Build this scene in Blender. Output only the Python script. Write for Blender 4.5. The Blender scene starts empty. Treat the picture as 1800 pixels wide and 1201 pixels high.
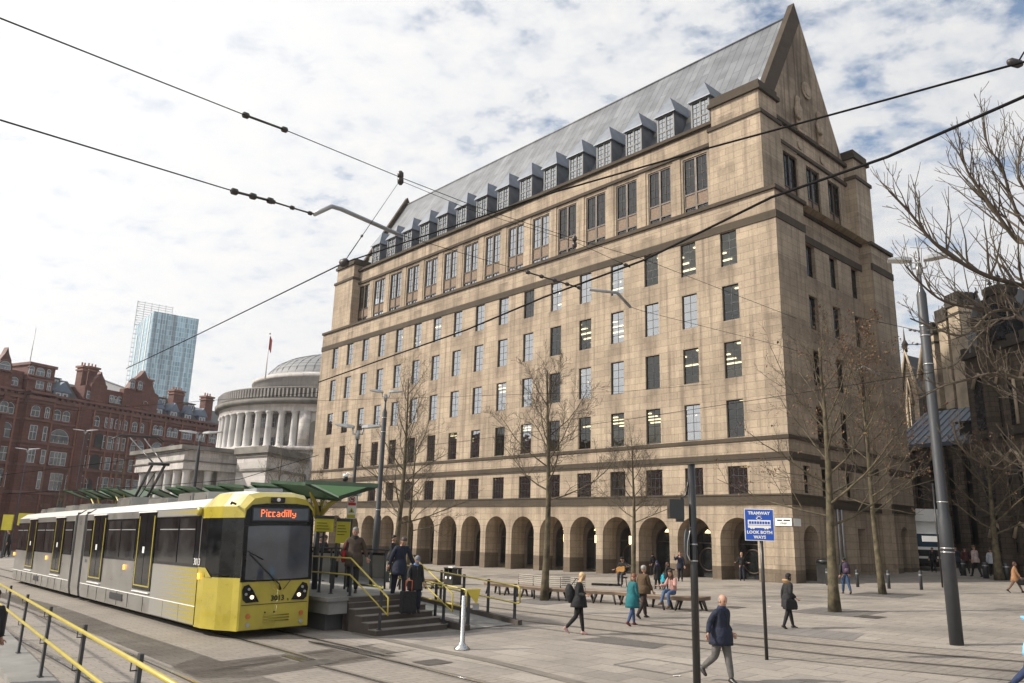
import bpy, math, random
from mathutils import Vector, Matrix
R_=math.radians
scene=bpy.context.scene
COL=scene.collection
# ------------------------------------------------------------------ camera
FPX=1370.36; PITCH=R_(13.7824); ROLL=R_(-1.6535); YAW=R_(41.95387)
CAMZ=2.484
_cp,_sp,_cr,_sr=math.cos(PITCH),math.sin(PITCH),math.cos(ROLL),math.sin(ROLL)
_R0=Vector((1,0,0)); _U0=Vector((0,-_sp,_cp)); CF=Vector((0,_cp,_sp))
CR=_cr*_R0-_sr*_U0; CU=_sr*_R0+_cr*_U0; CO=Vector((0,0,CAMZ))
cam=bpy.data.cameras.new('camera'); camo=bpy.data.objects.new('camera',cam); COL.objects.link(camo)
cam.sensor_width=36; cam.sensor_fit='HORIZONTAL'; cam.lens=FPX/1800*36; cam.clip_start=.1; cam.clip_end=6000
camo.matrix_world=Matrix(((CR.x,CU.x,-CF.x,0),(CR.y,CU.y,-CF.y,0),(CR.z,CU.z,-CF.z,CAMZ),(0,0,0,1)))
scene.camera=camo
# ------------------------------------------------------------------ light
SUN_EL=R_(34); SUN_AZ=R_(-93)      # azimuth from +Y towards +X of the direction TO the sun
sund=Vector((math.sin(SUN_AZ)*math.cos(SUN_EL),math.cos(SUN_AZ)*math.cos(SUN_EL),math.sin(SUN_EL)))
sl=bpy.data.lights.new('sun','SUN'); sl.energy=5.0; sl.angle=R_(2.0); sl.color=(1,.92,.80)
so=bpy.data.objects.new('sun',sl); COL.objects.link(so); so.rotation_euler=sund.to_track_quat('Z','Y').to_euler()
scene.view_settings.view_transform='Standard'; scene.view_settings.look='None'
scene.view_settings.exposure=0.2; scene.view_settings.gamma=1
w=bpy.data.worlds.new('World'); scene.world=w; w.use_nodes=True
def N(nt,t,**k):
    n=nt.nodes.new(t)
    for a,b in k.items():
        if hasattr(n,a): setattr(n,a,b)
        else: n.inputs[a.replace('_',' ')].default_value=b
    return n
def L(nt,a,b): nt.links.new(a,b)
def ramp(nt,inp,stops,interp='LINEAR'):
    r=nt.nodes.new('ShaderNodeValToRGB'); r.color_ramp.interpolation=interp
    el=r.color_ramp.elements
    el[0].position=stops[0][0]; el[1].position=stops[-1][0]
    for s in stops[1:-1]: el.new(s[0])
    for e,s in zip(el,stops):
        c=s[1]; e.color=(c,c,c,1) if isinstance(c,(int,float)) else (*c,1)
    L(nt,inp,r.inputs[0]); return r.outputs[0]
def math_(nt,op,a,b=None,c=None):
    n=nt.nodes.new('ShaderNodeMath'); n.operation=op
    for i,v in enumerate((a,b,c)):
        if v is None: continue
        if isinstance(v,(int,float)): n.inputs[i].default_value=v
        else: L(nt,v,n.inputs[i])
    return n.outputs[0]
def mixc(nt,f,a,b,mode='MIX'):
    n=nt.nodes.new('ShaderNodeMix'); n.data_type='RGBA'; n.blend_type=mode
    for i,v in ((0,f),(6,a),(7,b)):
        if isinstance(v,(int,float)): n.inputs[i].default_value=v
        elif isinstance(v,tuple): n.inputs[i].default_value=(*v,1)
        else: L(nt,v,n.inputs[i])
    return n.outputs[2]
def world():
    nt=w.node_tree; nt.nodes.clear()
    out=nt.nodes.new('ShaderNodeOutputWorld')
    sky=nt.nodes.new('ShaderNodeTexSky'); sky.sky_type='NISHITA'; sky.sun_disc=False
    sky.sun_elevation=SUN_EL; sky.sun_rotation=SUN_AZ; sky.air_density=1.2; sky.dust_density=.8
    b1=N(nt,'ShaderNodeBackground'); b1.inputs[1].default_value=.13; L(nt,sky.outputs[0],b1.inputs[0])
    g=nt.nodes.new('ShaderNodeTexCoord'); sep=nt.nodes.new('ShaderNodeSeparateXYZ'); L(nt,g.outputs['Generated'],sep.inputs[0])
    dx,dy,dz=sep.outputs[0],sep.outputs[1],sep.outputs[2]
    zz=math_(nt,'ADD',math_(nt,'MAXIMUM',dz,0.0),.22)
    cx=math_(nt,'DIVIDE',dx,zz); cy=math_(nt,'DIVIDE',dy,zz)
    cb=nt.nodes.new('ShaderNodeCombineXYZ'); L(nt,cx,cb.inputs[0]); L(nt,cy,cb.inputs[1])
    mp=nt.nodes.new('ShaderNodeMapping'); L(nt,cb.outputs[0],mp.inputs[0]); mp.inputs['Rotation'].default_value=(0,0,R_(35)); mp.inputs['Scale'].default_value=(1.0,1.2,1)
    n1=N(nt,'ShaderNodeTexNoise'); n1.inputs['Scale'].default_value=4.6; n1.inputs['Detail'].default_value=7; n1.inputs['Roughness'].default_value=.58; n1.inputs['Distortion'].default_value=.25
    L(nt,mp.outputs[0],n1.inputs['Vector'])
    n2=N(nt,'ShaderNodeTexNoise'); n2.inputs['Scale'].default_value=.9; n2.inputs['Detail'].default_value=3; L(nt,mp.outputs[0],n2.inputs['Vector'])
    n3=N(nt,'ShaderNodeTexNoise'); n3.inputs['Scale'].default_value=12; n3.inputs['Detail'].default_value=6; n3.inputs['Roughness'].default_value=.6; L(nt,mp.outputs[0],n3.inputs['Vector'])
    # nearness to the sun
    dp=math_(nt,'ADD',math_(nt,'ADD',math_(nt,'MULTIPLY',dx,sund.x),math_(nt,'MULTIPLY',dy,sund.y)),math_(nt,'MULTIPLY',dz,sund.z))
    near=math_(nt,'POWER',math_(nt,'MAXIMUM',math_(nt,'MULTIPLY',math_(nt,'ADD',dp,1.0),.5),0.0),2.0)
    s=math_(nt,'ADD',math_(nt,'MULTIPLY',n1.outputs[0],.54),math_(nt,'ADD',math_(nt,'MULTIPLY',n2.outputs[0],.24),math_(nt,'MULTIPLY',n3.outputs[0],.42)))
    s=math_(nt,'ADD',s,math_(nt,'MULTIPLY',near,.20))
    s=math_(nt,'SUBTRACT',s,math_(nt,'MULTIPLY',math_(nt,'MAXIMUM',math_(nt,'SUBTRACT',dz,.30),0.0),.20))
    cover=ramp(nt,s,[(.485,0.0),(.535,.5),(.59,.90),(.66,1.0)])
    tone=ramp(nt,math_(nt,'ADD',n3.outputs[0],math_(nt,'MULTIPLY',near,.30)),[(.34,(.74,.775,.84)),(.47,(.85,.875,.915)),(.60,(.95,.955,.965)),(.80,(1,.99,.975))])
    bst=math_(nt,'ADD',.68,math_(nt,'MULTIPLY',near,.38))
    b2=N(nt,'ShaderNodeBackground'); L(nt,tone,b2.inputs[0]); L(nt,bst,b2.inputs[1])
    mx=nt.nodes.new('ShaderNodeMixShader'); L(nt,cover,mx.inputs[0]); L(nt,b1.outputs[0],mx.inputs[1]); L(nt,b2.outputs[0],mx.inputs[2])
    L(nt,mx.outputs[0],out.inputs[0])
    w.cycles.sampling_method='MANUAL'; w.cycles.sample_map_resolution=512
world()
# ------------------------------------------------------------------ pixel <-> world helpers (the photograph's own pixels, 1800 wide)
def ray(x,y): return CF+CR*((x-900)/FPX)-CU*((y-600.5)/FPX)
def hit(x,y,p0,n):
    r=ray(x,y); t=(Vector(p0)-CO).dot(n)/r.dot(n); return CO+r*t
GA=(.03164,.00456,-.231)
def gz(x,y): return GA[0]*x+GA[1]*y+GA[2]
GN=Vector((-GA[0],-GA[1],1))
def G(x,y,dz=0): return hit(x,y,(0,0,GA[2]+dz),GN)
def AT(x,y,d): return CO+ray(x,y)*d
def ppm(p): return FPX/((Vector(p)-CO).dot(CF))     # pixels per metre at a point
d1=Vector((-math.sin(YAW),math.cos(YAW),0)); d2=Vector((math.cos(YAW),math.sin(YAW),0)); BC=Vector((14.5586,40.6212,0))
# ------------------------------------------------------------------ objects
def tag(o,label=None,cat=None,group=None,kind=None):
    if label: o['label']=label
    if cat: o['category']=cat
    if group: o['group']=group
    if kind: o['kind']=kind
    return o
def empty(name,loc=(0,0,0),rz=0,label=None,cat=None,group=None,mat=None,parent=None):
    o=bpy.data.objects.new(name,None); COL.objects.link(o); o.empty_display_size=.2
    if mat is not None: o.matrix_world=mat
    else: o.location=loc; o.rotation_euler=(0,0,rz)
    if parent: o.parent=parent
    return tag(o,label,cat,group)
def copy_tree(o,parent=None):
    c=o.copy(); COL.objects.link(c); c.parent=parent
    for ch in list(o.children): copy_tree(ch,c)
    return c
class MB:
    def __init__(s,xf=None): s.v=[];s.f=[];s.m=[];s.sm=[];s.xf=xf
    def p(s,*pts):
        i=len(s.v)
        for q in pts:
            q=s.xf(*q) if s.xf else q
            s.v.append((q[0],q[1],q[2]))
        return i
    def face(s,idx,m=0,sm=False): s.f.append(tuple(idx)); s.m.append(m); s.sm.append(sm)
    def quad(s,a,b,c,d,m=0):
        i=s.p(a,b,c,d); s.face((i,i+1,i+2,i+3),m)
    def poly(s,pts,m=0):
        i=s.p(*pts); s.face(range(i,i+len(pts)),m)
    def box(s,x0,x1,y0,y1,z0,z1,m=0,skip=''):
        i=s.p((x0,y0,z0),(x1,y0,z0),(x1,y1,z0),(x0,y1,z0),(x0,y0,z1),(x1,y0,z1),(x1,y1,z1),(x0,y1,z1))
        for k,q in zip('bt-+lr',((3,2,1,0),(4,5,6,7),(0,1,5,4),(2,3,7,6),(3,0,4,7),(1,2,6,5))):
            if k not in skip: s.face([i+a for a in q],m)
    def prism(s,poly,z0,z1,m=0):   # polygon in xy extruded in z
        n=len(poly); i=s.p(*[(a,b,z0) for a,b in poly],*[(a,b,z1) for a,b in poly])
        s.face([i+k for k in reversed(range(n))],m); s.face([i+n+k for k in range(n)],m)
        for k in range(n): s.face((i+k,i+(k+1)%n,i+n+(k+1)%n,i+n+k),m)
    def prismy(s,poly,y0,y1,m=0):  # polygon in xz extruded in y
        n=len(poly); i=s.p(*[(a,y0,b) for a,b in poly],*[(a,y1,b) for a,b in poly])
        s.face([i+k for k in range(n)],m); s.face([i+n+k for k in reversed(range(n))],m)
        for k in range(n): s.face((i+(k+1)%n,i+k,i+n+k,i+n+(k+1)%n),m)
    def tube(s,pts,rad,seg=8,m=0,cap=True,sm=True,ell=None):
        pts=[Vector(s.xf(*q)) if s.xf else Vector(q) for q in pts]; xf=s.xf; s.xf=None
        if isinstance(rad,(int,float)): rad=[rad]*len(pts)
        prev=None; base=[]
        for k,q in enumerate(pts):
            if k==0: t=pts[1]-pts[0]
            elif k==len(pts)-1: t=pts[-1]-pts[-2]
            else: t=(pts[k+1]-pts[k]).normalized()+(pts[k]-pts[k-1]).normalized()
            if t.length<1e-9: t=Vector((0,0,1))
            t.normalize()
            if prev is None:
                u=t.cross(Vector((0,0,1)))
                if u.length<.05: u=t.cross(Vector((1,0,0)))
            else: u=prev-t*prev.dot(t)
            u.normalize(); v=t.cross(u); prev=u
            ra=rad[k]
            base.append(s.p(*[tuple(q+u*(math.cos(2*math.pi*j/seg)*ra)+v*(math.sin(2*math.pi*j/seg)*ra)) for j in range(seg)]))
        for a,b in zip(base,base[1:]):
            for j in range(seg): s.face((a+j,a+(j+1)%seg,b+(j+1)%seg,b+j),m,sm)
        if cap:
            s.face([base[0]+j for j in reversed(range(seg))],m); s.face([base[-1]+j for j in range(seg)],m)
        s.xf=xf
    def rings(s,rings,m=0,cap=True,sm=True):
        """rings: list of lists of points, all the same length"""
        b=[s.p(*r) for r in rings]; n=len(rings[0])
        for a,c in zip(b,b[1:]):
            for j in range(n): s.face((a+j,a+(j+1)%n,c+(j+1)%n,c+j),m,sm)
        if cap: s.face([b[0]+j for j in reversed(range(n))],m,sm); s.face([b[-1]+j for j in range(n)],m,sm)
    def lathe(s,prof,c=(0,0,0),seg=16,m=0,a0=0,a1=2*math.pi,sm=True,cap=True):
        full=abs(a1-a0-2*math.pi)<1e-6; n=seg if full else seg+1
        rs=[[(c[0]+r*math.cos(a0+(a1-a0)*j/seg),c[1]+r*math.sin(a0+(a1-a0)*j/seg),c[2]+z) for j in range(n)] for r,z in prof]
        b=[s.p(*r) for r in rs]
        for a,q in zip(b,b[1:]):
            for j in range(seg): s.face((a+j,a+(j+1)%n,q+(j+1)%n,q+j),m,sm)
        if full and cap:
            s.face([b[0]+j for j in reversed(range(n))],m); s.face([b[-1]+j for j in range(n)],m)
    def ball(s,c,r,seg=10,m=0):
        rx,ry,rz=r if isinstance(r,tuple) else (r,r,r); n=max(4,seg//2+1)
        rs=[]
        for i in range(1,n):
            t=math.pi*i/n
            rs.append([(c[0]+rx*math.sin(t)*math.cos(2*math.pi*j/seg),c[1]+ry*math.sin(t)*math.sin(2*math.pi*j/seg),c[2]-rz*math.cos(t)) for j in range(seg)])
        b=[s.p(*q) for q in rs]; lo=s.p((c[0],c[1],c[2]-rz)); hi=s.p((c[0],c[1],c[2]+rz))
        for a,q in zip(b,b[1:]):
            for j in range(seg): s.face((a+j,a+(j+1)%seg,q+(j+1)%seg,q+j),m,True)
        for j in range(seg):
            s.face((lo,b[0]+(j+1)%seg,b[0]+j),m,True); s.face((hi,b[-1]+j,b[-1]+(j+1)%seg),m,True)
    def mesh(s,me,m=0,mat=None):
        i=len(s.v)
        for q in me.vertices:
            c=mat@q.co if mat else q.co
            s.v.append(tuple(c))
        for q in me.polygons: s.face([i+a for a in q.vertices],m,True)
    def text(s,txt,size,xf,m=0,ext=.004,align='CENTER',bold=0):
        cu=bpy.data.curves.new('t','FONT'); cu.body=txt; cu.size=size; cu.align_x=align; cu.align_y='CENTER'; cu.extrude=ext; cu.offset=bold; cu.resolution_u=2
        ob=bpy.data.objects.new('t',cu); COL.objects.link(ob)
        me=bpy.data.meshes.new_from_object(ob.evaluated_get(bpy.context.evaluated_depsgraph_get()))
        i=len(s.v)
        for q in me.vertices: s.v.append(tuple(xf(q.co.x,q.co.y,q.co.z)))
        for q in me.polygons: s.face([i+a for a in q.vertices],m,False)
        bpy.data.objects.remove(ob); bpy.data.curves.remove(cu); bpy.data.meshes.remove(me)
    def islands(s,name,mats,parent=None,limit=100):
        par=list(range(len(s.v)))
        def fd(a):
            while par[a]!=a: par[a]=par[par[a]]; a=par[a]
            return a
        key={}
        for i,q in enumerate(s.v):
            k=(round(q[0],3),round(q[1],3),round(q[2],3))
            if k in key: par[fd(i)]=fd(key[k])
            else: key[k]=i
        for f in s.f:
            for a in f[1:]: par[fd(a)]=fd(f[0])
        grp={}
        for n,f in enumerate(s.f): grp.setdefault(fd(f[0]),[]).append(n)
        out=[]
        for g in grp.values():
            m=MB(); mp={}
            for n in g:
                idx=[]
                for a in s.f[n]:
                    if a not in mp: mp[a]=len(m.v); m.v.append(s.v[a])
                    idx.append(mp[a])
                m.f.append(tuple(idx)); m.m.append(s.m[n]); m.sm.append(s.sm[n])
            out.append(m.build(name,mats,parent))
        return out
    def build(s,name,mats,parent=None,loc=None):
        me=bpy.data.meshes.new(name); me.from_pydata(s.v,[],s.f)
        if not isinstance(mats,(list,tuple)): mats=[mats]
        for q in mats: me.materials.append(q)
        me.polygons.foreach_set('material_index',s.m); me.polygons.foreach_set('use_smooth',s.sm); me.update()
        o=bpy.data.objects.new(name,me); COL.objects.link(o)
        if parent: o.parent=parent
        if loc: o.location=loc
        return o
def lerp(a,b,t): return a+(b-a)*t
# ------------------------------------------------------------------ materials
MATS={}
def newmat(name):
    m=bpy.data.materials.new(name); m.use_nodes=True; nt=m.node_tree; nt.nodes.clear()
    o=nt.nodes.new('ShaderNodeOutputMaterial'); b=nt.nodes.new('ShaderNodeBsdfPrincipled'); L(nt,b.outputs[0],o.inputs[0])
    MATS[name]=m; return m,nt,b
def plain(name,col,rough=.6,metal=0,var=.12,scale=3,bump=0,coat=0,spec=None,bscale=40):
    if name in MATS: return MATS[name]
    m,nt,b=newmat(name)
    tc=nt.nodes.new('ShaderNodeTexCoord')
    n=N(nt,'ShaderNodeTexNoise'); n.inputs['Scale'].default_value=scale; n.inputs['Detail'].default_value=5; L(nt,tc.outputs['Object'],n.inputs['Vector'])
    c=ramp(nt,n.outputs[0],[(.3,tuple(max(0,k*(1-var)) for k in col)),(.7,tuple(min(1,k*(1+var)) for k in col))])
    L(nt,c,b.inputs['Base Color']); b.inputs['Metallic'].default_value=metal
    L(nt,ramp(nt,n.outputs[0],[(.3,max(.02,rough-.06)),(.7,min(1,rough+.08))]),b.inputs['Roughness'])
    if coat: b.inputs['Coat Weight'].default_value=coat
    if spec is not None: b.inputs['Specular IOR Level'].default_value=spec
    if bump:
        n2=N(nt,'ShaderNodeTexNoise'); n2.inputs['Scale'].default_value=bscale; n2.inputs['Detail'].default_value=4; L(nt,tc.outputs['Object'],n2.inputs['Vector'])
        bp=nt.nodes.new('ShaderNodeBump'); bp.inputs['Strength'].default_value=bump; bp.inputs['Distance'].default_value=.02; L(nt,n2.outputs[0],bp.inputs['Height']); L(nt,bp.outputs[0],b.inputs['Normal'])
    return m
def emit(name,col,st):
    if name in MATS: return MATS[name]
    m,nt,b=newmat(name); b.inputs['Base Color'].default_value=(*col,1); b.inputs['Emission Color'].default_value=(*col,1); b.inputs['Emission Strength'].default_value=st
    return m
def masonry(name,col,mort,bw,bh,ms=.012,stain=.5,streak=True,dirt=(.25,.2,.16),rough=.85,var=.18,soot=0,bump=.3,bays=False):
    """coursed stone or brick laid on any upright face: x+y runs along, z up"""
    m,nt,b=newmat(name)
    tc=nt.nodes.new('ShaderNodeTexCoord'); sp=nt.nodes.new('ShaderNodeSeparateXYZ'); L(nt,tc.outputs['Object'],sp.inputs[0])
    a=math_(nt,'ADD',sp.outputs[0],sp.outputs[1]); cb=nt.nodes.new('ShaderNodeCombineXYZ'); L(nt,a,cb.inputs[0]); L(nt,sp.outputs[2],cb.inputs[1])
    br=nt.nodes.new('ShaderNodeTexBrick'); L(nt,cb.outputs[0],br.inputs['Vector'])
    br.inputs['Scale'].default_value=1; br.inputs['Brick Width'].default_value=bw; br.inputs['Row Height'].default_value=bh; br.inputs['Mortar Size'].default_value=ms; br.inputs['Mortar Smooth'].default_value=.3
    br.inputs['Color1'].default_value=(*[k*(1-var) for k in col],1); br.inputs['Color2'].default_value=(*[min(1,k*(1+var*.7)) for k in col],1); br.inputs['Mortar'].default_value=(*mort,1)
    n=N(nt,'ShaderNodeTexNoise'); n.inputs['Scale'].default_value=.35; n.inputs['Detail'].default_value=6; n.inputs['Roughness'].default_value=.6; L(nt,tc.outputs['Object'],n.inputs['Vector'])
    c=mixc(nt,math_(nt,'MULTIPLY',ramp(nt,n.outputs[0],[(.42,0.0),(.68,1.0)]),stain*.6),br.outputs[0],dirt)
    if streak:
        mp=nt.nodes.new('ShaderNodeMapping'); L(nt,cb.outputs[0],mp.inputs[0]); mp.inputs['Scale'].default_value=(2.2,.10,1)
        n2=N(nt,'ShaderNodeTexNoise'); n2.inputs['Scale'].default_value=1.3; n2.inputs['Detail'].default_value=4; n2.inputs['Roughness'].default_value=.55; L(nt,mp.outputs[0],n2.inputs['Vector'])
        c=mixc(nt,math_(nt,'MULTIPLY',ramp(nt,n2.outputs[0],[(.48,0.0),(.74,1.0)]),stain),c,dirt)
    n3=N(nt,'ShaderNodeTexNoise'); n3.inputs['Scale'].default_value=9; n3.inputs['Detail'].default_value=6; L(nt,tc.outputs['Object'],n3.inputs['Vector'])
    c=mixc(nt,.35,c,mixc(nt,1.0,c,ramp(nt,n3.outputs[0],[(.25,.55),(.75,1.3)]),'MULTIPLY'))
    if bays:   # run-off stains that follow the window columns below each sill
        fr=math_(nt,'FRACT',math_(nt,'ADD',math_(nt,'MULTIPLY',math_(nt,'ADD',sp.outputs[0],3.25),1/2.823),.5)); dd=math_(nt,'ABSOLUTE',math_(nt,'SUBTRACT',fr,.5))
        fz=math_(nt,'FRACT',math_(nt,'MULTIPLY',math_(nt,'SUBTRACT',sp.outputs[2],7.95-3.33),1/3.333))
        msk=math_(nt,'MULTIPLY',ramp(nt,dd,[(.15,1.0),(.27,0.0)]),ramp(nt,fz,[(.0,.15),(.55,.15),(.80,.75),(.98,1.0)]))
        n5=N(nt,'ShaderNodeTexNoise'); n5.inputs['Scale'].default_value=1.1; n5.inputs['Detail'].default_value=6; n5.inputs['Roughness'].default_value=.65; L(nt,tc.outputs['Object'],n5.inputs['Vector'])
        c=mixc(nt,math_(nt,'MULTIPLY',msk,ramp(nt,n5.outputs[0],[(.35,.15),(.65,.75)])),c,dirt)
    L(nt,c,b.inputs['Base Color']); b.inputs['Roughness'].default_value=rough; b.inputs['Specular IOR Level'].default_value=.25
    bp=nt.nodes.new('ShaderNodeBump'); bp.inputs['Strength'].default_value=bump; bp.inputs['Distance'].default_value=.02
    L(nt,math_(nt,'SUBTRACT',math_(nt,'MULTIPLY',n3.outputs[0],.5),br.outputs['Fac']),bp.inputs['Height']); L(nt,bp.outputs[0],b.inputs['Normal'])
    return m
def glassmat(name,ior=1.8,tint=(.75,.82,.85),rough=.015,wob=0.0):
    m=bpy.data.materials.new(name); m.use_nodes=True; nt=m.node_tree; nt.nodes.clear(); MATS[name]=m
    o=nt.nodes.new('ShaderNodeOutputMaterial'); t=nt.nodes.new('ShaderNodeBsdfTransparent'); t.inputs[0].default_value=(*tint,1)
    g=nt.nodes.new('ShaderNodeBsdfGlossy'); g.inputs['Roughness'].default_value=rough; g.inputs[0].default_value=(.95,.97,1,1)
    f=nt.nodes.new('ShaderNodeFresnel'); f.inputs[0].default_value=ior
    if wob:
        tc=nt.nodes.new('ShaderNodeTexCoord'); n=N(nt,'ShaderNodeTexNoise'); n.inputs['Scale'].default_value=1.3; L(nt,tc.outputs['Object'],n.inputs['Vector'])
        bp=nt.nodes.new('ShaderNodeBump'); bp.inputs['Strength'].default_value=wob; bp.inputs['Distance'].default_value=.05; L(nt,n.outputs[0],bp.inputs['Height']); L(nt,bp.outputs[0],g.inputs['Normal'])
    mx=nt.nodes.new('ShaderNodeMixShader'); L(nt,f.outputs[0],mx.inputs[0]); L(nt,t.outputs[0],mx.inputs[1]); L(nt,g.outputs[0],mx.inputs[2]); L(nt,mx.outputs[0],o.inputs[0])
    return m
M_STONE=masonry('pale_ashlar',(.41,.33,.246),(.225,.18,.135),1.15,.42,.012,.72,dirt=(.13,.102,.078),var=.12,bump=.5,bays=True)
M_SOOT=masonry('sooty_stone',(.072,.057,.042),(.07,.055,.04),1.4,.5,.01,.6,dirt=(.05,.04,.03))
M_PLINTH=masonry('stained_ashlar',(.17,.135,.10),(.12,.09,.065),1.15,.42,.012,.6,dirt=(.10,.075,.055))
M_FRAME=plain('dark_metal_frame',(.02,.022,.025),.45,.3)
M_GLASS=glassmat('window_glass',5.0,(.70,.76,.78),.02,.10); M_GLASSL=glassmat('clear_window_glass',1.75,(.70,.76,.76),.02,.12)
M_GLASSD=glassmat('dark_reflection_glass',1.45,(.25,.27,.28),.02,.15)  # tint darkened to stand in for the town hall mirrored in side panes
M_BLIND=plain('pale_blind',(.68,.72,.74),.8,var=.05)
M_BRONZE=plain('bronze_frame',(.045,.033,.025),.5,.4)
M_PANEL=plain('carved_panel',(.17,.115,.075),.7,.0,.5,9,1.0,bscale=12)
M_DARK=plain('near_black',(.012,.012,.013),.5)
M_BLACK=plain('black_paint',(.012,.012,.013),.35,0,.1,5,coat=.3)
M_POST=plain('grey_painted_post',(.035,.038,.044),.55,.1,.12,4,coat=.2)
M_YEL=plain('yellow_paint',(.45,.36,.045),.38,0,.08,4,coat=.3)
M_LEADL=plain('weathered_lead',(.17,.19,.225),.55,.2,.25,1.5)
M_YSIGN=plain('yellow_sign',(.50,.44,.03),.5)
M_STEEL=plain('brushed_steel',(.5,.5,.5),.28,.95,.08,20)
M_WHITE=plain('white_paint',(.78,.78,.76),.4,0,.04)
M_GREYM=plain('galvanised_metal',(.36,.37,.38),.45,.6)
# ------------------------------------------------------------------ ground
def paving(name,c1,c2,mort,bw,bh,ang,ms=.01,rough=.8,grime=.5,gscale=.25):
    m,nt,b=newmat(name); tc=nt.nodes.new('ShaderNodeTexCoord'); mp=nt.nodes.new('ShaderNodeMapping'); L(nt,tc.outputs['Object'],mp.inputs[0]); mp.inputs['Rotation'].default_value=(0,0,ang)
    br=nt.nodes.new('ShaderNodeTexBrick'); L(nt,mp.outputs[0],br.inputs['Vector']); br.inputs['Scale'].default_value=1
    for k,v in (('Brick Width',bw),('Row Height',bh),('Mortar Size',ms),('Mortar Smooth',.2)): br.inputs[k].default_value=v
    br.inputs['Color1'].default_value=(*c1,1); br.inputs['Color2'].default_value=(*c2,1); br.inputs['Mortar'].default_value=(*mort,1)
    n=N(nt,'ShaderNodeTexNoise'); n.inputs['Scale'].default_value=gscale; n.inputs['Detail'].default_value=7; n.inputs['Roughness'].default_value=.62; L(nt,tc.outputs['Object'],n.inputs['Vector'])
    n2=N(nt,'ShaderNodeTexNoise'); n2.inputs['Scale'].default_value=14; n2.inputs['Detail'].default_value=5; L(nt,tc.outputs['Object'],n2.inputs['Vector'])
    v=N(nt,'ShaderNodeTexVoronoi'); v.inputs['Scale'].default_value=2.3; L(nt,tc.outputs['Object'],v.inputs['Vector'])
    c=mixc(nt,1.0,br.outputs[0],ramp(nt,n.outputs[0],[(.28,1-grime*.75),(.5,1.0),(.72,1+grime*.35)]),'MULTIPLY')
    c=mixc(nt,.5,c,mixc(nt,1.0,c,ramp(nt,n2.outputs[0],[(.3,.75),(.7,1.2)]),'MULTIPLY'))
    c=mixc(nt,ramp(nt,v.outputs[0],[(.0,.55),(.035,.0)]),c,(.10,.085,.07))
    L(nt,c,b.inputs['Base Color']); L(nt,ramp(nt,n.outputs[0],[(.3,rough-.15),(.7,rough)]),b.inputs['Roughness'])
    bp=nt.nodes.new('ShaderNodeBump'); bp.inputs['Strength'].default_value=.25; bp.inputs['Distance'].default_value=.01; L(nt,math_(nt,'SUBTRACT',math_(nt,'MULTIPLY',n2.outputs[0],.4),br.outputs['Fac']),bp.inputs['Height']); L(nt,bp.outputs[0],b.inputs['Normal'])
    return m
AD=R_(90+40)   # slab courses run along the tramway
M_PAVE=paving('york_stone_paving',(.315,.283,.248),(.25,.225,.199),(.15,.125,.105),.95,.62,-R_(90+42),.013)
M_SETT=paving('granite_setts',(.265,.236,.205),(.23,.205,.18),(.15,.125,.10),.42,.21,-R_(90+40)+math.pi/2,grime=.28)
M_KERB=paving('worn_kerb_stone',(.19,.165,.14),(.16,.14,.12),(.10,.09,.075),.9,.3,-R_(90+40))
M_DPAVE=paving('dark_grey_paving',(.20,.185,.175),(.17,.16,.15),(.09,.08,.075),.6,.4,-R_(48))
M_GRATE=paving('tree_grille',(.16,.15,.14),(.13,.12,.115),(.03,.03,.03),.3,.3,-R_(48))
M_RAIL=plain('steel_rail',(.20,.17,.15),.35,.8,.3,3); M_RAILB=plain('polished_rail',(.62,.60,.58),.2,.95,.1,3); M_GROOVE=plain('rail_groove',(.03,.025,.02),.9); M_TACT=paving('tactile_paving',(.19,.175,.165),(.16,.15,.14),(.06,.055,.05),.10,.10,-R_(48),.02)
def sheet(name,pts,mat,dz,label=None):
    mb=MB(); P=[(x,y,gz(x,y)+dz) for x,y in pts]; mb.poly(P); o=mb.build(name,[mat]); o['kind']='structure'; return o
sheet('ground',[(-900,-300),(900,-300),(900,1500),(-900,1500)],M_PAVE,0)
def poly_px(name,px,mat,dz): return sheet(name,[(G(x,y).x,G(x,y).y) for x,y in px],mat,dz)
def strip(pts,w0,w1,dz,mb,m=0,h=0):
    """ribbon along ground points, offset w0..w1 to the right of travel"""
    P=[Vector((p.x,p.y)) for p in pts]; n=[]
    for i,p in enumerate(P):
        t=(P[min(i+1,len(P)-1)]-P[max(i-1,0)]).normalized(); n.append(Vector((t.y,-t.x)))
    A=[p+q*w0 for p,q in zip(P,n)]; B_=[p+q*w1 for p,q in zip(P,n)]
    g=lambda q,z:(q.x,q.y,gz(q.x,q.y)+z)
    for i in range(len(P)-1):
        mb.quad(g(A[i],dz+h),g(B_[i],dz+h),g(B_[i+1],dz+h),g(A[i+1],dz+h),m)
        if h:
            mb.quad(g(A[i],0),g(A[i+1],0),g(A[i+1],dz+h),g(A[i],dz+h),m); mb.quad(g(B_[i+1],0),g(B_[i],0),g(B_[i],dz+h),g(B_[i+1],dz+h),m)
    if h:
        for i in (0,-1): mb.quad(g(A[i],0),g(B_[i],0),g(B_[i],dz+h),g(A[i],dz+h),m)
def smooth(pts,n=6):
    out=[]
    for i in range(len(pts)-1):
        p0=pts[max(i-1,0)];p1=pts[i];p2=pts[i+1];p3=pts[min(i+2,len(pts)-1)]
        for k in range(n):
            t=k/n; out.append(.5*((2*p1)+(-p0+p2)*t+(2*p0-5*p1+4*p2-p3)*t*t+(-p0+3*p1-3*p2+p3)*t**3))
    out.append(pts[-1]); return out
TB=Vector((-7.1017,20.7293,0)); tT=Vector((-.6418,.7667,0)).normalized(); tN=Vector((.7667,.6418,0)).normalized()
def TW(s,n): p=TB+tT*s+tN*n; return Vector((p.x,p.y,gz(p.x,p.y)))
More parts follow.
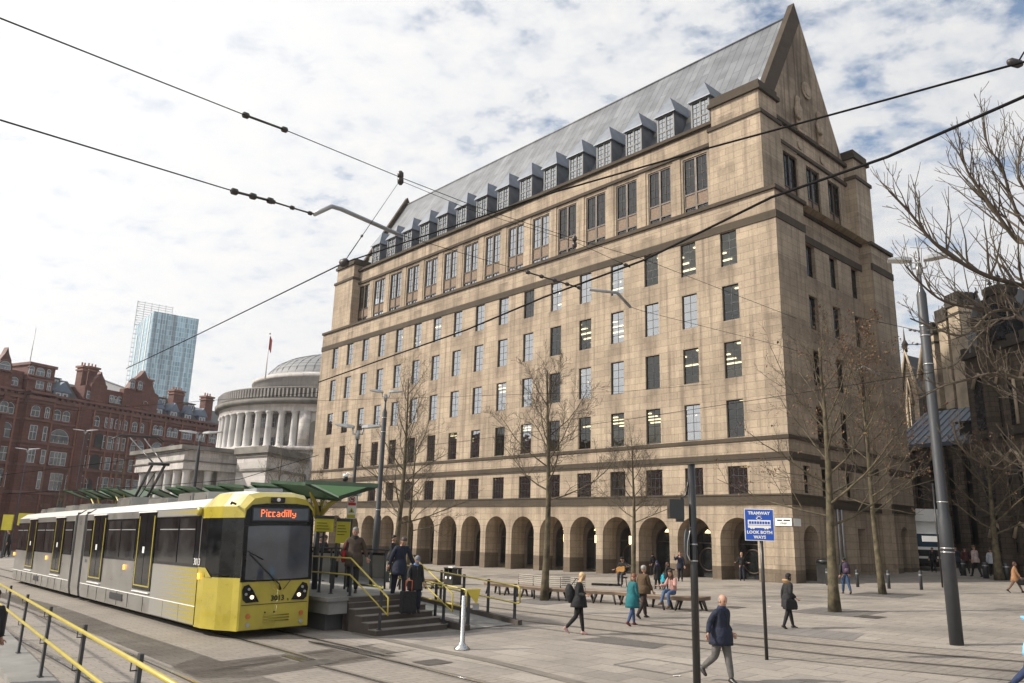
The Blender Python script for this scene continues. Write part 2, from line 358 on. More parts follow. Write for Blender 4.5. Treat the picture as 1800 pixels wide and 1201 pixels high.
def ext(a,b,d): return b+(b-a).normalized()*d
# three tracks: rails as polished strips with a dark groove beside them
T1a=[TW(70,.6),TW(1.5,.6)]+[G(*q) for q in ((499,1153.7),(672,1200),(820,1242))]
T1b=[TW(70,2.04),TW(1.0,2.04)]+[G(*q) for q in ((542,1128),(614.6,1145),(802,1190),(1010,1242))]
T0a=[G(*q) for q in ((-330,985),(-130,1027),(13,1062),(136,1113),(241,1155),(338,1198),(440,1245))]
T0b=[p+Vector((-.93,-1.1,0)) for p in T0a]
T2a=[G(*q) for q in ((560,1028),(700,1045),(820,1062),(917,1075),(1065,1092),(1209,1109),(1320,1121),(1522,1141),(1800,1164),(2050,1184))]
T2b=[G(*q) for q in ((560,1038),(700,1057),(820,1076),(917,1091),(1014,1102.5),(1125,1115),(1320,1136),(1522,1158),(1800,1182),(2050,1204))]
bed=MB()
for a,b in ((T1a,T1b),(T0b,T0a)):
    c=smooth([(p+q)/2 for p,q in zip(a,b[:len(a)])] if len(a)==len(b) else a)
    strip(c,-1.9,2.6 if a is T1a else 1.9,.004,bed)
c=smooth([(p+q)/2 for p,q in zip(T2a,T2b)]); strip(c,-1.75,1.75,.004,bed)
tag(bed.build('track_bed',[M_SETT]),kind='structure')
rl=MB()
for k,t in enumerate((T1a,T1b,T0a,T0b,T2a,T2b)):
    s=smooth(t); strip(s,-.03,.03,.012,rl,0 if k<4 else 1); strip(s,.03,.07,.008,rl,2); strip(s,-.13,-.03,.008,rl,3); strip(s,.07,.14,.008,rl,3)
tag(rl.build('tram_rails',[M_RAILB,M_RAIL,M_GROOVE,M_KERB]),kind='structure')
kb=MB(); kk=smooth([G(*q) for q in ((625,1112),(658,1120),(750,1140),(860,1162),(1015,1201),(1180,1246))]); strip(kk,-.14,.14,.010,kb)
c2=smooth([(p+q)/2 for p,q in zip(T2a,T2b)]); strip(c2,-1.85,-1.75,.009,kb); strip(c2,1.75,1.85,.009,kb)
tag(kb.build('kerb',[M_KERB]),kind='structure')
poly_px('dark_paving',[(668,1121),(741,1126),(960,1103),(1000,1102),(912,1099),(820,1108),(700,1118)],M_DPAVE,.005)
poly_px('tactile_paving',[(1005,1125),(1075,1119),(1175,1133),(1150,1141)],M_TACT,.005)
poly_px('grey_crossing_paving',[(1075,1119),(1200,1132),(1300,1142),(1330,1150),(1305,1159),(1225,1158),(1150,1141)],M_DPAVE,.0045) if False else None
poly_px('grey_paving_band',[(1290,1096),(1360,1101),(1520,1114),(1500,1126),(1400,1119),(1280,1109)],M_DPAVE,.0055)
for x,y,nm in ((1471,1076,1),(1554,1046,1),(958,1057,1)):
    p=G(x,y); 
    for e,(mt,s) in enumerate(((M_GRATE,1.15),)):
        q=[p+d1*a*s+d2*b*s for a,b in ((-1,-1),(1,-1),(1,1),(-1,1))]; sheet('tree_pit',[(k.x,k.y) for k in q],mt,.006)

M_COVER=plain('iron_cover',(.10,.09,.08),.6,.4,.3,6,.4); cv=MB()
for x,y,a,b in ((1160,1172,.75,.55),(760,1165,.30,.30),(1530,1085,.35,.35),(1290,1068,.3,.3),(560,1165,.3,.3)):
    p=G(x,y); q=[p+tT*i*a+tN*j*b for i,j in ((-1,-1),(1,-1),(1,1),(-1,1))]
    for u,v in zip(q,q[1:]+q[:1]):
        strip([u,v],-.015,.015,.013,cv)
    if a<.5: cv.poly([(k.x,k.y,gz(k.x,k.y)+.0125) for k in [p+(w_-p)*.94 for w_ in q]])
tag(cv.build('drain_covers',[M_COVER]),kind='structure')
# ------------------------------------------------------------------ the office block (u runs left along the front, v goes in, z up)
def holewall(mb,F,a0,a1,z0,z1,holes,dep,m=0,mr=None,arches=(),tb=True):
    """wall in the plane F(a,dep,z); holes (a,b,z,z) and arches (a,b,z,spring) are open, with reveals"""
    mr=m if mr is None else mr
    HS=[tuple(h) for h in holes]+[(q[0],q[1],q[2],q[3]+(q[1]-q[0])/2) for q in arches]
    A=sorted(set([a0,a1]+[k for h in HS for k in h[:2] if a0<k<a1])); Z=sorted(set([z0,z1]+[k for h in HS for k in h[2:] if z0<k<z1]))
    for i in range(len(A)-1):
        run=None
        for j in range(len(Z)-1):
            ca,cz=(A[i]+A[i+1])/2,(Z[j]+Z[j+1])/2
            solid=not any(h[0]<ca<h[1] and h[2]<cz<h[3] for h in HS)
            if solid: run=(run[0] if run else Z[j],Z[j+1])
            if run and (not solid or j==len(Z)-2):
                mb.quad(F(A[i],0,run[0]),F(A[i+1],0,run[0]),F(A[i+1],0,run[1]),F(A[i],0,run[1]),m); run=None
    for h in holes:
        a,b,c,d=h
        mb.quad(F(a,0,c),F(a,dep,c),F(a,dep,d),F(a,0,d),mr); mb.quad(F(b,dep,c),F(b,0,c),F(b,0,d),F(b,dep,d),mr)
        if tb: mb.quad(F(a,0,d),F(a,dep,d),F(b,dep,d),F(b,0,d),mr); mb.quad(F(a,dep,c),F(a,0,c),F(b,0,c),F(b,dep,c),mr)
    for a,b,c,sp in arches:
        r=(b-a)/2; cx=(a+b)/2; K=16; pt=[(cx-r*math.cos(math.pi*k/K),sp+r*math.sin(math.pi*k/K)) for k in range(K+1)]
        for p,q in zip(pt,pt[1:]):
            mb.quad(F(p[0],0,p[1]),F(q[0],0,q[1]),F(q[0],0,sp+r),F(p[0],0,sp+r),m)
            mb.quad(F(p[0],dep,p[1]),F(q[0],dep,q[1]),F(q[0],0,q[1]),F(p[0],0,p[1]),mr)
        mb.quad(F(a,0,c),F(a,dep,c),F(a,dep,sp),F(a,0,sp),mr); mb.quad(F(b,dep,c),F(b,0,c),F(b,0,sp),F(b,dep,sp),mr)
def make_roof_mat():
    m,nt,b=newmat('lead_roof'); tc=nt.nodes.new('ShaderNodeTexCoord'); sp=nt.nodes.new('ShaderNodeSeparateXYZ'); L(nt,tc.outputs['Object'],sp.inputs[0])
    cb=nt.nodes.new('ShaderNodeCombineXYZ'); L(nt,sp.outputs[2],cb.inputs[0]); L(nt,sp.outputs[0],cb.inputs[1])
    br=nt.nodes.new('ShaderNodeTexBrick'); L(nt,cb.outputs[0],br.inputs['Vector']); br.inputs['Scale'].default_value=1
    for k,v in (('Brick Width',3.1),('Row Height',.62),('Mortar Size',.022),('Mortar Smooth',.4)): br.inputs[k].default_value=v
    br.inputs['Color1'].default_value=(.13,.138,.152,1); br.inputs['Color2'].default_value=(.175,.184,.20,1); br.inputs['Mortar'].default_value=(.06,.065,.08,1)
    n=N(nt,'ShaderNodeTexNoise'); n.inputs['Scale'].default_value=.7; n.inputs['Detail'].default_value=6; L(nt,tc.outputs['Object'],n.inputs['Vector'])
    c=mixc(nt,.6,br.outputs[0],mixc(nt,1.0,br.outputs[0],ramp(nt,n.outputs[0],[(.3,.6),(.7,1.45)]),'MULTIPLY'))
    L(nt,c,b.inputs['Base Color']); b.inputs['Roughness'].default_value=.55; b.inputs['Metallic'].default_value=.25
    bp=nt.nodes.new('ShaderNodeBump'); bp.inputs['Strength'].default_value=.6; bp.inputs['Distance'].default_value=.04; L(nt,br.outputs['Fac'],bp.inputs['Height']); L(nt,bp.outputs[0],b.inputs['Normal'])
    return m
M_ROOF=make_roof_mat(); M_LEAD=plain('lead_cheek',(.14,.155,.18),.5,.3,.3,1.2); M_LEADP=plain('replaced_lead_sheet',(.30,.325,.36),.5,.2,.15,1.5)
M_CEIL=plain('office_ceiling',(.50,.50,.46),.9); M_ROOM=plain('office_wall',(.28,.27,.24),.9,var=.4,scale=.4); M_TUBE=emit('ceiling_tube',(1,.80,.48),2.6); M_WARM=emit('warm_lamp',(1,.72,.30),3.0)
M_LAMP=emit('pendant_lamp',(1,.74,.36),4.5)
def offices():
    root=empty('office_building',BC,YAW-math.pi/2,label='long pale stone office block with steep grey roof, dormers and a ground floor arcade',cat='building')
    B=lambda u,v,z:(-u,v,z)
    UL=51.1; VD=15.6; ST=2.823; WL=[3.08+ST*i for i in range(17)]
    zt=20.05
    WC=[h for z in (17.95,14.66,11.30,7.95) for h in [(u-.545,u+.545,z,z+2.1) for u in WL]]
    WE=[(u-.61,u+.61,4.86,6.38) for u in WL]
    AR=[(u-1.13+.1,u+1.13+.1,-1.2,2.49) for u in WL]
    wall=MB(B)
    F=lambda a,d,z:(a,d,z)
    holewall(wall,F,0,UL,4.75,20.1,WC+WE,.17,0)
    holewall(wall,F,0,UL,1.05,4.3,[],1.3,0,0,[(a,b,1.05,s) for a,b,c,s in AR])
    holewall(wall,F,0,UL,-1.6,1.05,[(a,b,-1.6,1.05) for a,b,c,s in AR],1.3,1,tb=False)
    # side face: piers at both ends, recessed middle with windows
    SP=[(0,3.26,0),(3.26,12.34,.73),(12.34,15.6,0)]
    SW=[5.28,8.29,11.30]
    S=lambda off:(lambda a,d,z:(off+d,a,z))
    for a,b,off in SP:
        if off: holewall(wall,S(off),a,b,-1.6,4.3,[(8.9,9.9,-1.6,3.3)],.5,0); holewall(wall,S(off),a,b,4.75,20.1,[(c-.55,c+.55,z,z+2.1) for z in (17.95,14.66,11.3,7.95) for c in SW]+[(c-.4,c+.4,4.95,6.5) for c in SW],.26,0)
        elif a==0:
            holewall(wall,S(0),a,b,1.05,4.3,[],1.2,0,0,[(1.02,2.6,1.05,2.5)]); holewall(wall,S(0),a,b,-1.6,1.05,[(1.02,2.6,-1.6,1.05)],1.2,1,tb=False); holewall(wall,S(0),a,b,4.75,20.1,[(1.42,2.14,4.95,6.4)],.26,0)
        else:
            holewall(wall,S(0),a,b,1.05,4.3,[],1.2,0,0,[(13.2,14.35,1.05,2.95)]); holewall(wall,S(0),a,b,-1.6,1.05,[(13.2,14.35,-1.6,1.05)],1.2,1,tb=False); holewall(wall,S(0),a,b,4.75,20.1,[],.26,0)
    for v in (3.26,12.34): wall.quad((0,v,-1.6),(.73,v,-1.6),(.73,v,22),(0,v,22))
    # far end and back
    wall.quad((UL,0,-2),(UL,VD,-2),(UL,VD,21.98),(UL,0,21.98)); wall.quad((0,VD,-2),(UL,VD,-2),(UL,VD,21.98),(0,VD,21.98)); wall.quad((4.4,14.4,21.9),(46.7,14.4,21.9),(46.7,14.4,28.1),(4.4,14.4,28.1))
    # parapet stage under the upper ledge
    for a,b,off in SP: wall.quad((off,a,20.5),(off,b,20.5),(off,b,21.85),(off,a,21.85))
    wall.quad((0,0,20.5),(UL,0,20.5),(UL,0,21.85),(0,0,21.85))
    wall.quad((0,0,21.98),(UL,0,21.98),(UL,1.6,21.98),(0,1.6,21.98)); wall.quad((0,0,21.98),(0,VD,21.98),(2.2,VD,21.98),(2.2,0,21.98))
    # upper stage: window plane v=1.2, pavilions v=.4 (u .85 to 4.4 and mirrored)
    UW=[6.02+2.83*i for i in range(15)]
    holewall(wall,lambda a,d,z:(a,1.2+d,z),4.4,46.7,21.9,26.65,[(u-.93,u+.93,22.35,26.4) for u in UW],.16,0)
    wall.quad((4.4,1.22,26.6),(46.7,1.22,26.6),(46.7,1.22,28.1),(4.4,1.22,28.1))
    holewall(wall,lambda a,d,z:(1.6+d,a,z),2.7,12.9,21.9,26.9,[(c-.9,c+.9,22.9,26.4) for c in (5.21,8.15,11.1)],.3,0)
    wall.quad((1.62,2.7,26.8),(1.62,12.9,26.8),(1.62,12.9,28.3),(1.62,2.7,28.3))
    for a,b in ((.85,4.4),(46.7,50.25)):
        for c,d in ((.4,2.7),(12.9,15.2)):
            wall.box(a,b,c,d,21.9,27.15); wall.box(a+.12,b-.12,c+.12,d-.1,27.35,28.75)
    # the band of carved pilasters between upper windows
    for u in [UW[0]-1.415+2.83*i for i in range(16)]: wall.box(u-.30,u+.30,1.15,1.2,22.0,26.62)
    # gables with a steep weathered rake
    vm=7.8
    for ub,uf,sgn in ((1.95,1.62,-1),(49.3,49.63,1)):
        wall.poly([(uf,2.6,28.3),(uf,13.0,28.3),(uf,vm,37.4)],3)
        th=.45*sgn*-1
        A,Bq,C_=(ub,1.95,28.6),(ub,vm,39.1),(ub,13.65,28.6); o=(uf,2.6,28.3),(uf,vm,37.4),(uf,13.0,28.3)
        wall.quad(A,o[0],o[1],Bq,2); wall.quad(Bq,o[1],o[2],C_,2)
        ui=ub+th
        wall.quad((ui,1.95,28.6),A,Bq,(ui,vm,39.1),2); wall.quad(Bq,C_,(ui,13.65,28.6),(ui,vm,39.1),2); wall.poly([(ui,1.95,28.6),(ui,vm,39.1),(ui,13.65,28.6)],2)
    wo=wall.build('wall',[M_STONE,M_PLINTH,M_SOOT,masonry('stained_gable_ashlar',(.32,.255,.19),(.20,.155,.115),1.15,.42,.011,1.0,dirt=(.07,.055,.042),var=.12)],root)
    # dark string courses, each wraps front and side
    led=MB(B)
    def course(z0,z1,pr,prs=None):
        led.box(-pr,UL+.02,-pr,.05,z0,z1); 
        for a,b,off in SP: led.box(off-pr,off+.06,a if off else (a+.05 if a==0 else a-pr),b if off else b+(pr if a==0 else 0),z0,z1)
    course(20.07,20.53,.06); course(21.8,22.02,.16); course(7.70,7.90,.07); course(6.72,7.02,.05); course(6.58,6.72,.02); course(4.29,4.77,.05); course(4.77,4.86,.09)
    led.box(4.4,46.7,1.04,1.25,26.63,26.86); led.box(4.3,46.8,1.0,1.8,28.08,28.3); led.box(4.4,46.7,1.14,1.2,27.98,28.08)
    led.box(1.45,1.66,2.7,12.9,26.72,26.95); led.box(1.4,1.9,2.6,13.0,28.2,28.45)
    for a,b in ((.85,4.4),(46.7,50.25)):
        for c,d in ((.4,2.7),(12.9,15.2)):
            led.box(a-.1,b+.08,c-.1,d+.1,27.12,27.36); led.box(a-.06,b+.02,c-.06,d+.06,28.74,29.0); led.box(a+.06,b-.08,c+.06,d-.06,29.0,29.4)
    led.build('stone_course',[M_SOOT],root)
    # roof with dormers
    rf=MB(B); zr=38.2; zl=lambda v:zr-1.75*(vm-v)
    rf.quad((2.3,1.5,zl(1.5)),(49.0,1.5,zl(1.5)),(49.0,vm,zr),(2.3,vm,zr)); rf.quad((49.0,14.1,zl(1.5)),(2.3,14.1,zl(1.5)),(2.3,vm,zr),(49.0,vm,zr))
    rf.tube([(2.3,vm,zr+.03),(49.0,vm,zr+.03)],.09,8)
    # replaced pale sheets by the near gable
    for u,a,b in ((2.5,2.4,4.3),(3.05,2.2,3.9),(3.6,2.3,3.7),(4.6,2.1,2.9)):
        e=.02; rf.quad((u,a,zl(a)+e),(u+.5,a,zl(a)+e),(u+.5,b,zl(b)+e),(u,b,zl(b)+e),1)
    rfo=rf.build('roof',[M_ROOF,M_LEADP],root)
    # window masters
    def window(w,h,nx,ny,mat=M_FRAME,t=.035,name='window',glass=M_GLASS):
        f=MB(); fr=.05
        f.box(-w/2,-w/2+fr,-.012,.03,0,h); f.box(w/2-fr,w/2,-.012,.03,0,h); f.box(-w/2+fr,w/2-fr,-.03,.03,0,fr); f.box(-w/2+fr,w/2-fr,-.03,.03,h-fr,h)
        for i in range(1,nx): x=-w/2+w*i/nx; f.box(x-t/2,x+t/2,-.010,.022,fr,h-fr)
        for j in range(1,ny): z=h*j/ny; f.box(-w/2+fr,w/2-fr,-.008,.018,z-t/2,z+t/2)
        o=f.build(name,[mat],root); g=MB(); g.quad((-w/2,.0,0),(w/2,.0,0),(w/2,.0,h),(-w/2,.0,h)); g.build('glass',[glass],o); return o
    def blindmesh(w,h,part):
        q=MB(); n=max(1,int(w/.11)); x=-w/2
        for i in range(n):
            if part<1 and i%7==5: continue
            q.box(-w/2+w*i/n,-w/2+w*(i+.82)/n,.11,.125,h*(1-part)+.02,h)
        return q
    rnd=random.Random(5)
    ww={}
    def place(key,mk,loc,rz,blind=None):
        if key not in ww: ww[key]=mk(); o=ww[key]
        else: o=copy_tree_nb(ww[key],root)
        o.location=loc; o.rotation_euler=(0,0,rz)
        if blind:
            if blind not in bl: bl[blind]=blindmesh(blind[0],blind[1],blind[2]).build('blind',[M_BLIND],o)
            else: c=bl[blind].copy(); COL.objects.link(c); c.parent=o
        return o
    bl={}
    def copy_tree_nb(o,parent):
        c=o.copy(); COL.objects.link(c); c.parent=parent
        for ch in list(o.children):
            if ch.name.startswith('blind'): continue
            d=ch.copy(); COL.objects.link(d); d.parent=c
        return c
    # front windows: column 0 is nearest the corner
    dark={(0,0),(1,0),(2,0),(0,1),(4,1),(5,1),(1,2),(2,2),(0,2),(5,2),(0,3),(2,3),(3,3),(4,3),(5,3),(7,3),(6,0)}
    for r,z in enumerate((17.95,14.66,11.30,7.95)):
        for c,u in enumerate(WL):
            lit=(c,r) in dark
            b=None if lit else (1.05,2.06,rnd.choice((1,1,1,.99,.7,.45)))
            if (c,r) not in dark and rnd.random()<.22: b=None
            place('ml' if lit else 'm',lambda:window(1.09,2.1,2,4,glass=M_GLASSL if lit else M_GLASS,t=.028),B(u,.13,z),0,b)
    for c,u in enumerate(WL):
        place('e',lambda:window(1.22,1.52,4,3,t=.03),B(u,.13,4.86),0,(1.2,1.5,1) if c in (4,7,9,10,11,12,14) else None)
    for z in (17.95,14.66,11.3,7.95):
        for c in SW: place('ms',lambda:window(1.09,2.1,2,4,glass=M_GLASSD),B(.73+.22,c,z),math.pi/2)
    for c,off in ((1.78,0),(5.28,.73),(8.29,.73)):
        place('es',lambda:window(.8,1.55,2,3,t=.03,name='small_window',glass=M_GLASSD),B(off+.22,c,4.95),math.pi/2)
    # mullioned windows of the upper stage
    def mull(h,gl=M_GLASS):
        f=MB(); w=.93; fr=.09
        for x0,x1 in ((-w,-w+fr),(-fr/2-.03,fr/2+.03),(w-fr,w)): f.box(x0,x1,-.05,.06,0,h)
        zs=[0,.62,.72,1.5,1.62,h-fr] if h>3.8 else [0,.45,.55,1.2,1.3,h-fr]
        for z in (zs[0],zs[1],zs[3],zs[5]): f.box(-w+fr,w-fr,-.04,.06,z,z+.1)
        for s in (-1,1):
            x0,x1=(-w+fr,-.075) if s<0 else (.075,w-fr)
            x=(x0+x1)/2; f.box(x-.008,x+.008,.0,.03,zs[4],h-fr)
            for j in range(1,4): z=lerp(zs[4],h-fr,j/4); f.box(x0,x1,.0,.028,z-.008,z+.008)
            x=(x0+x1)/2; f.box(x-.012,x+.012,.0,.04,.1,zs[1])
        o=f.build('mullioned_window',[M_BRONZE],root)
        p=MB()
        for x0,x1 in ((-w+fr,-.075),(.075,w-fr)): p.box(x0,x1,.0,.05,zs[2],zs[3])
        p.build('carved_panel',[M_PANEL],o)
        g=MB()
        for x0,x1 in ((-w+fr,-.075),(.075,w-fr)): g.quad((x0,.03,.1),(x1,.03,.1),(x1,.03,zs[1]),(x0,.03,zs[1])); g.quad((x0,.03,zs[4]),(x1,.03,zs[4]),(x1,.03,h-fr),(x0,.03,h-fr))
        g.build('glass',[gl],o); return o
    for i,u in enumerate(UW): place('u' if i>4 else 'ub',lambda:mull(4.05,M_GLASS if i>4 else M_GLASSL),B(u,1.30,22.35),0)
    for c in (5.21,8.15,11.1): place('us',lambda:mull(3.5,M_GLASSD),B(1.6+.16,c,22.9),math.pi/2)
    # dormers
    def dormer():
        d=MB(); w=.72; h0=0; h1=2.05; y0=0; yb=1.75
        d.box(-w,-w+.12,y0,y0+.1,h0,h1); d.box(w-.12,w,y0,y0+.1,h0,h1); d.box(-w+.12,w-.12,y0,y0+.1,h1-.12,h1); d.box(-.06,.06,y0+.01,y0+.09,.1,h1-.12); d.box(-w+.12,w-.12,y0,y0+.1,0,.12); d.box(-w+.12,w-.12,y0+.02,y0+.08,.78,.88)
        for x in (-w,w): d.quad((x,y0+.05,0),(x,yb+.4,0),(x,yb,h1),(x,y0+.05,h1),1)
        o=d.build('dormer',[M_GREYL,M_LEAD],root)
        r=MB(); e=.17; ap=(0,.60,3.62); bk=(0,2.7,3.62); z=h1
        c=[(-w-e,-e,z),(w+e,-e,z),(w+e,yb+.3,z),(-w-e,yb+.3,z)]
        r.poly([c[0],c[1],ap]); r.poly([c[1],c[2],bk,ap]); r.poly([c[3],c[0],ap,bk]); r.quad(c[0],c[3],c[2],c[1])
        r.box(-w-e,w+e,-e,-e+.03,z-.06,z+.02); r.box(w+e-.03,w+e,-e,yb,z-.06,z+.0)
        r.build('dormer_roof',[M_LEADL],o)
        g=MB(); g.quad((-w+.1,.06,.1),(w-.1,.06,.1),(w-.1,.06,h1-.1),(-w+.1,.06,h1-.1)); g.build('glass',[M_GLASS],o)
        t=MB()
        for x0,x1 in ((-w+.12,-.06),(.06,w-.12)):
            x=(x0+x1)/2; t.box(x-.012,x+.012,.03,.05,.1,h1-.1)
            for zz in (.45,1.2,1.57): t.box(x0,x1,.03,.05,zz-.012,zz+.012)
        t.build('glazing_bars',[M_FRAME],o); return o
    global M_GREYL; M_GREYL=plain('grey_window_surround',(.13,.135,.14),.6)
    for i in range(15): place('d',dormer,B(6.0+2.80*i,1.95,28.75),0)
    # interiors: ceilings, partitions, strip lights seen from below
    it=MB(B)
    for r,z in enumerate((17.95,14.66,11.30,7.95)):
        it.quad((1.2,.3,z+2.35),(UL-.3,.3,z+2.35),(UL-.3,6.5,z+2.35),(1.2,6.5,z+2.35),0); it.quad((1.2,6.5,z-.3),(1.2,9,z-.3),(1.2,9,z+2.4),(1.2,6.5,z+2.4),1)
        it.quad((1.36,6.5,z-.6),(UL-.3,6.5,z-.6),(UL-.3,6.5,z+2.35),(1.36,6.5,z+2.35),1)
        for c,u in enumerate(WL):
            if (c,r) in dark or rnd.random()<.15:
                for k,v in enumerate((1.3,2.3,3.4,4.6,5.8)):
                    if rnd.random()<.85: it.box(u-1.2+.35*k,u+.5+.35*k,v,v+.12,z+2.27,z+2.32,2)
    it.quad((1.2,.3,6.6),(UL-.3,.3,6.6),(UL-.3,4.5,6.6),(1.2,4.5,6.6),0); it.quad((1.36,4.5,4.8),(UL-.3,4.5,4.8),(UL-.3,4.5,6.6),(1.36,4.5,6.6),1)
    for c,u in enumerate(WL):
        if c==0: it.box(u-.6,u+.7,1.2,1.6,6.45,6.52,3)
        if c in (4,5,6,8): it.box(u-.6,u+.7,1.1,1.2,6.45,6.5,2); it.box(u-.3,u+.9,2.3,2.4,6.45,6.5,2)
    it.quad((1.5,1.55,26.7),(UL-1.5,1.55,26.7),(UL-1.5,6,26.7),(1.5,6,26.7),0); it.quad((2.5,6,22),(UL-1.5,6,22),(UL-1.5,6,26.7),(2.5,6,26.7),1)
    it.quad((2.2,2.4,22),(2.2,15,22),(2.2,14.3,26.7),(2.2,2.4,26.7),1); it.quad((1.7,2.45,26.75),(49,2.45,26.75),(49,14.3,26.75),(1.7,14.3,26.75),1); it.quad((1.35,3,4.8),(1.35,15,4.8),(1.35,15,20.3),(1.35,3,20.3),1)
    it.quad((3,2.9,28),(48.9,2.9,28),(48.9,3.4,30.8),(3,3.4,30.8),1)
    it.build('interior',[M_CEIL,M_ROOM,M_TUBE,M_WARM],root)
    # arcade back wall with shopfronts
    bk=MB(B)
    for c,u in enumerate(WL):
        a,b=u-1.03,u+1.23; pass
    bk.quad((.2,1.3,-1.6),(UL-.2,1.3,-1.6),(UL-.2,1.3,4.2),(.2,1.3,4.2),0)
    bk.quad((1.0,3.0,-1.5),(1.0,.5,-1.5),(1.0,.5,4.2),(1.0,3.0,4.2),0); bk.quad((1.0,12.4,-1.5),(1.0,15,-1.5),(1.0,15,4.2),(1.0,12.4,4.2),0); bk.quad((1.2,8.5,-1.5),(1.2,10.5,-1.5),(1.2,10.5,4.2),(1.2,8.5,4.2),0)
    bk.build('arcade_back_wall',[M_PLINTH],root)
    def shop(circ):
        f=MB(); w=.85; K=12; sp=2.25
        arc=[(-w*math.cos(math.pi*k/K),sp+w*math.sin(math.pi*k/K)) for k in range(K+1)]
        f.tube([(x,0,z) for x,z in [(-w,.35)]+arc+[(w,.35)]],.045,6); f.box(-w,w,-.03,.03,.32,.4); f.box(-w,w,-.03,.03,sp-.03,sp+.03)
        if circ:
            pts=[(.62*math.cos(2*math.pi*k/24),0,1.35+.62*math.sin(2*math.pi*k/24)) for k in range(25)]; f.tube(pts,.05,6)
        o=f.build('arch_window',[M_BRONZE],root)
        g=MB(); i=g.p(*[(x,0,z) for x,z in [(-w,.35)]+arc+[(w,.35)]]); g.face(range(i,i+K+3)); g.build('glass',[M_SHOP],o); return o
    global M_SHOP; M_SHOP=plain('shop_glass',(.012,.013,.014),.04,spec=.6,var=.6,scale=2)
    for c,u in enumerate(WL):
        k='s1' if c in (0,3,1) else 's0'
        zb=-.02 if c<8 else -.3
        place(k,(lambda:shop(True)) if k=='s1' else (lambda:shop(False)),B(u+.0,1.24,zb),0)
    # wall lamps inside the arches (lit)
    for c,u in enumerate(WL):
        if c in (3,4,5,6,7,8,9):
            q=MB(); q.tube([(0,0,.24),(0,0,.32)],.02,6,0); q.box(-.05,.05,-.05,.05,-.24,.24,1); q.box(-.06,.06,-.06,.06,.24,.28,0)
            if 'lamp' not in ww: ww['lamp']=q.build('pendant_lamp',[M_FRAME,M_LAMP],root); o=ww['lamp']
            else: o=ww['lamp'].copy(); COL.objects.link(o); o.parent=root
            o.location=B(u-.1,1.05,2.25)
        if c in (1,2,4,5,6,7,8):
            q=MB()
            if 'up' not in ww: q.poly([(-.2,0,0),(.2,0,0),(.12,0,.12),(0,0,.2),(-.12,0,.12)],0); q.poly([(-.2,.02,0),(0,.02,.2),(.2,.02,0)],0); ww['up']=q.build('arch_uplight',[M_WARM],root); o=ww['up']
            else: o=ww['up'].copy(); COL.objects.link(o); o.parent=root
            o.location=B(u+.0,1.2,2.78)
    # gable carvings
    c=MB(B)
    c.tube([(1.60,7.95,32.1),(1.50,7.95,32.1)],.62,20); c.tube([(1.51,7.95,32.1),(1.44,7.95,32.1)],.42,16)
    c.build('roundel',[M_STONE],root)
    for v in (6.5,9.4):
        f=MB(B); f.rings([[(1.58-r2*max(0,math.sin(a)),v+r1*math.cos(a),z) for a in [math.pi*2*k/12 for k in range(12)]] for z,r1,r2 in ((28.5,.42,.25),(29.0,.3,.3),(29.6,.34,.3),(30.1,.42,.32),(30.5,.2,.2),(30.6,.18,.22),(30.85,.2,.24),(31.1,.08,.1))])
        f.box(1.3,1.6,v-.5,v+.5,28.3,28.5); f.tube([(1.45,v-.42,30.0),(1.35,v-.55,29.4),(1.3,v-.2,29.2)],.1,6); f.build('relief_figure',[M_STONE],root)
    for v in (6.6,9.6): s=MB(B); s.tube([(1.63,v,27.55),(1.53,v,27.55)],.3,12); s.build('small_roundel',[M_STONE],root)
    # street nameplates and cctv
    s=MB(B); s.box(.05,.98,-.03,-.002,3.22,3.62,0); s.box(-.035,-.002,.05,.75,3.22,3.6,0)
    s.box(.03,1.0,-.028,-.001,3.2,3.64,1)
    s.box(.58,.86,-.033,-.03,3.46,3.53,1); s.box(.14,.50,-.033,-.03,3.46,3.53,1); s.text('STREET',.13,lambda x,y,z:B(.5-x,-.034-z,3.34+y),1)
    s.build('street_nameplate',[M_WHITE,M_BLACK],root)
    # rainwater pipes on the side
    p=MB(B)
    for v in (6.3,6.8): p.tube([(.66,v,-.3),(.66,v,4.3)],.06,8)
    p.build('rainwater_pipe',[M_GREYM],root)
    return root
offices()
# ------------------------------------------------------------------ tram (x forward, y away from the near side, z up)
def frame(o,xa,ya):
    xa=xa.normalized(); za=xa.cross(ya).normalized(); ya=za.cross(xa)
    return Matrix(((xa.x,ya.x,za.x,o[0]),(xa.y,ya.y,za.y,o[1]),(xa.z,ya.z,za.z,o[2]),(0,0,0,1)))
TRAM_M=frame((-7.1017,20.7293,-.3612),-Vector((-.6418,.7667,-.0168)),Vector((.7665,.6416,.0272)))
M_TW=plain('tram_roof_white',(.74,.73,.68),.35,coat=.4,var=.05); M_TS=plain('tram_silver',(.31,.305,.29),.32,.55,.16,1.2,coat=.3)
M_TY=plain('tram_yellow',(.38,.31,.028),.3,0,.13,2,coat=.5); M_TB=plain('tram_black_glass',(.008,.009,.010),.06,spec=.22,var=.5); M_RUB=plain('bellows_rubber',(.03,.03,.032),.7)
M_WS=glassmat('windscreen',1.75,(.30,.35,.42),.02); M_ORG=emit('amber_lamp',(1,.30,.05),3.0); M_LED=emit('led_matrix',(1,.16,.04),2.3); M_HL=emit('headlamp',(1,.66,.40),2.0)
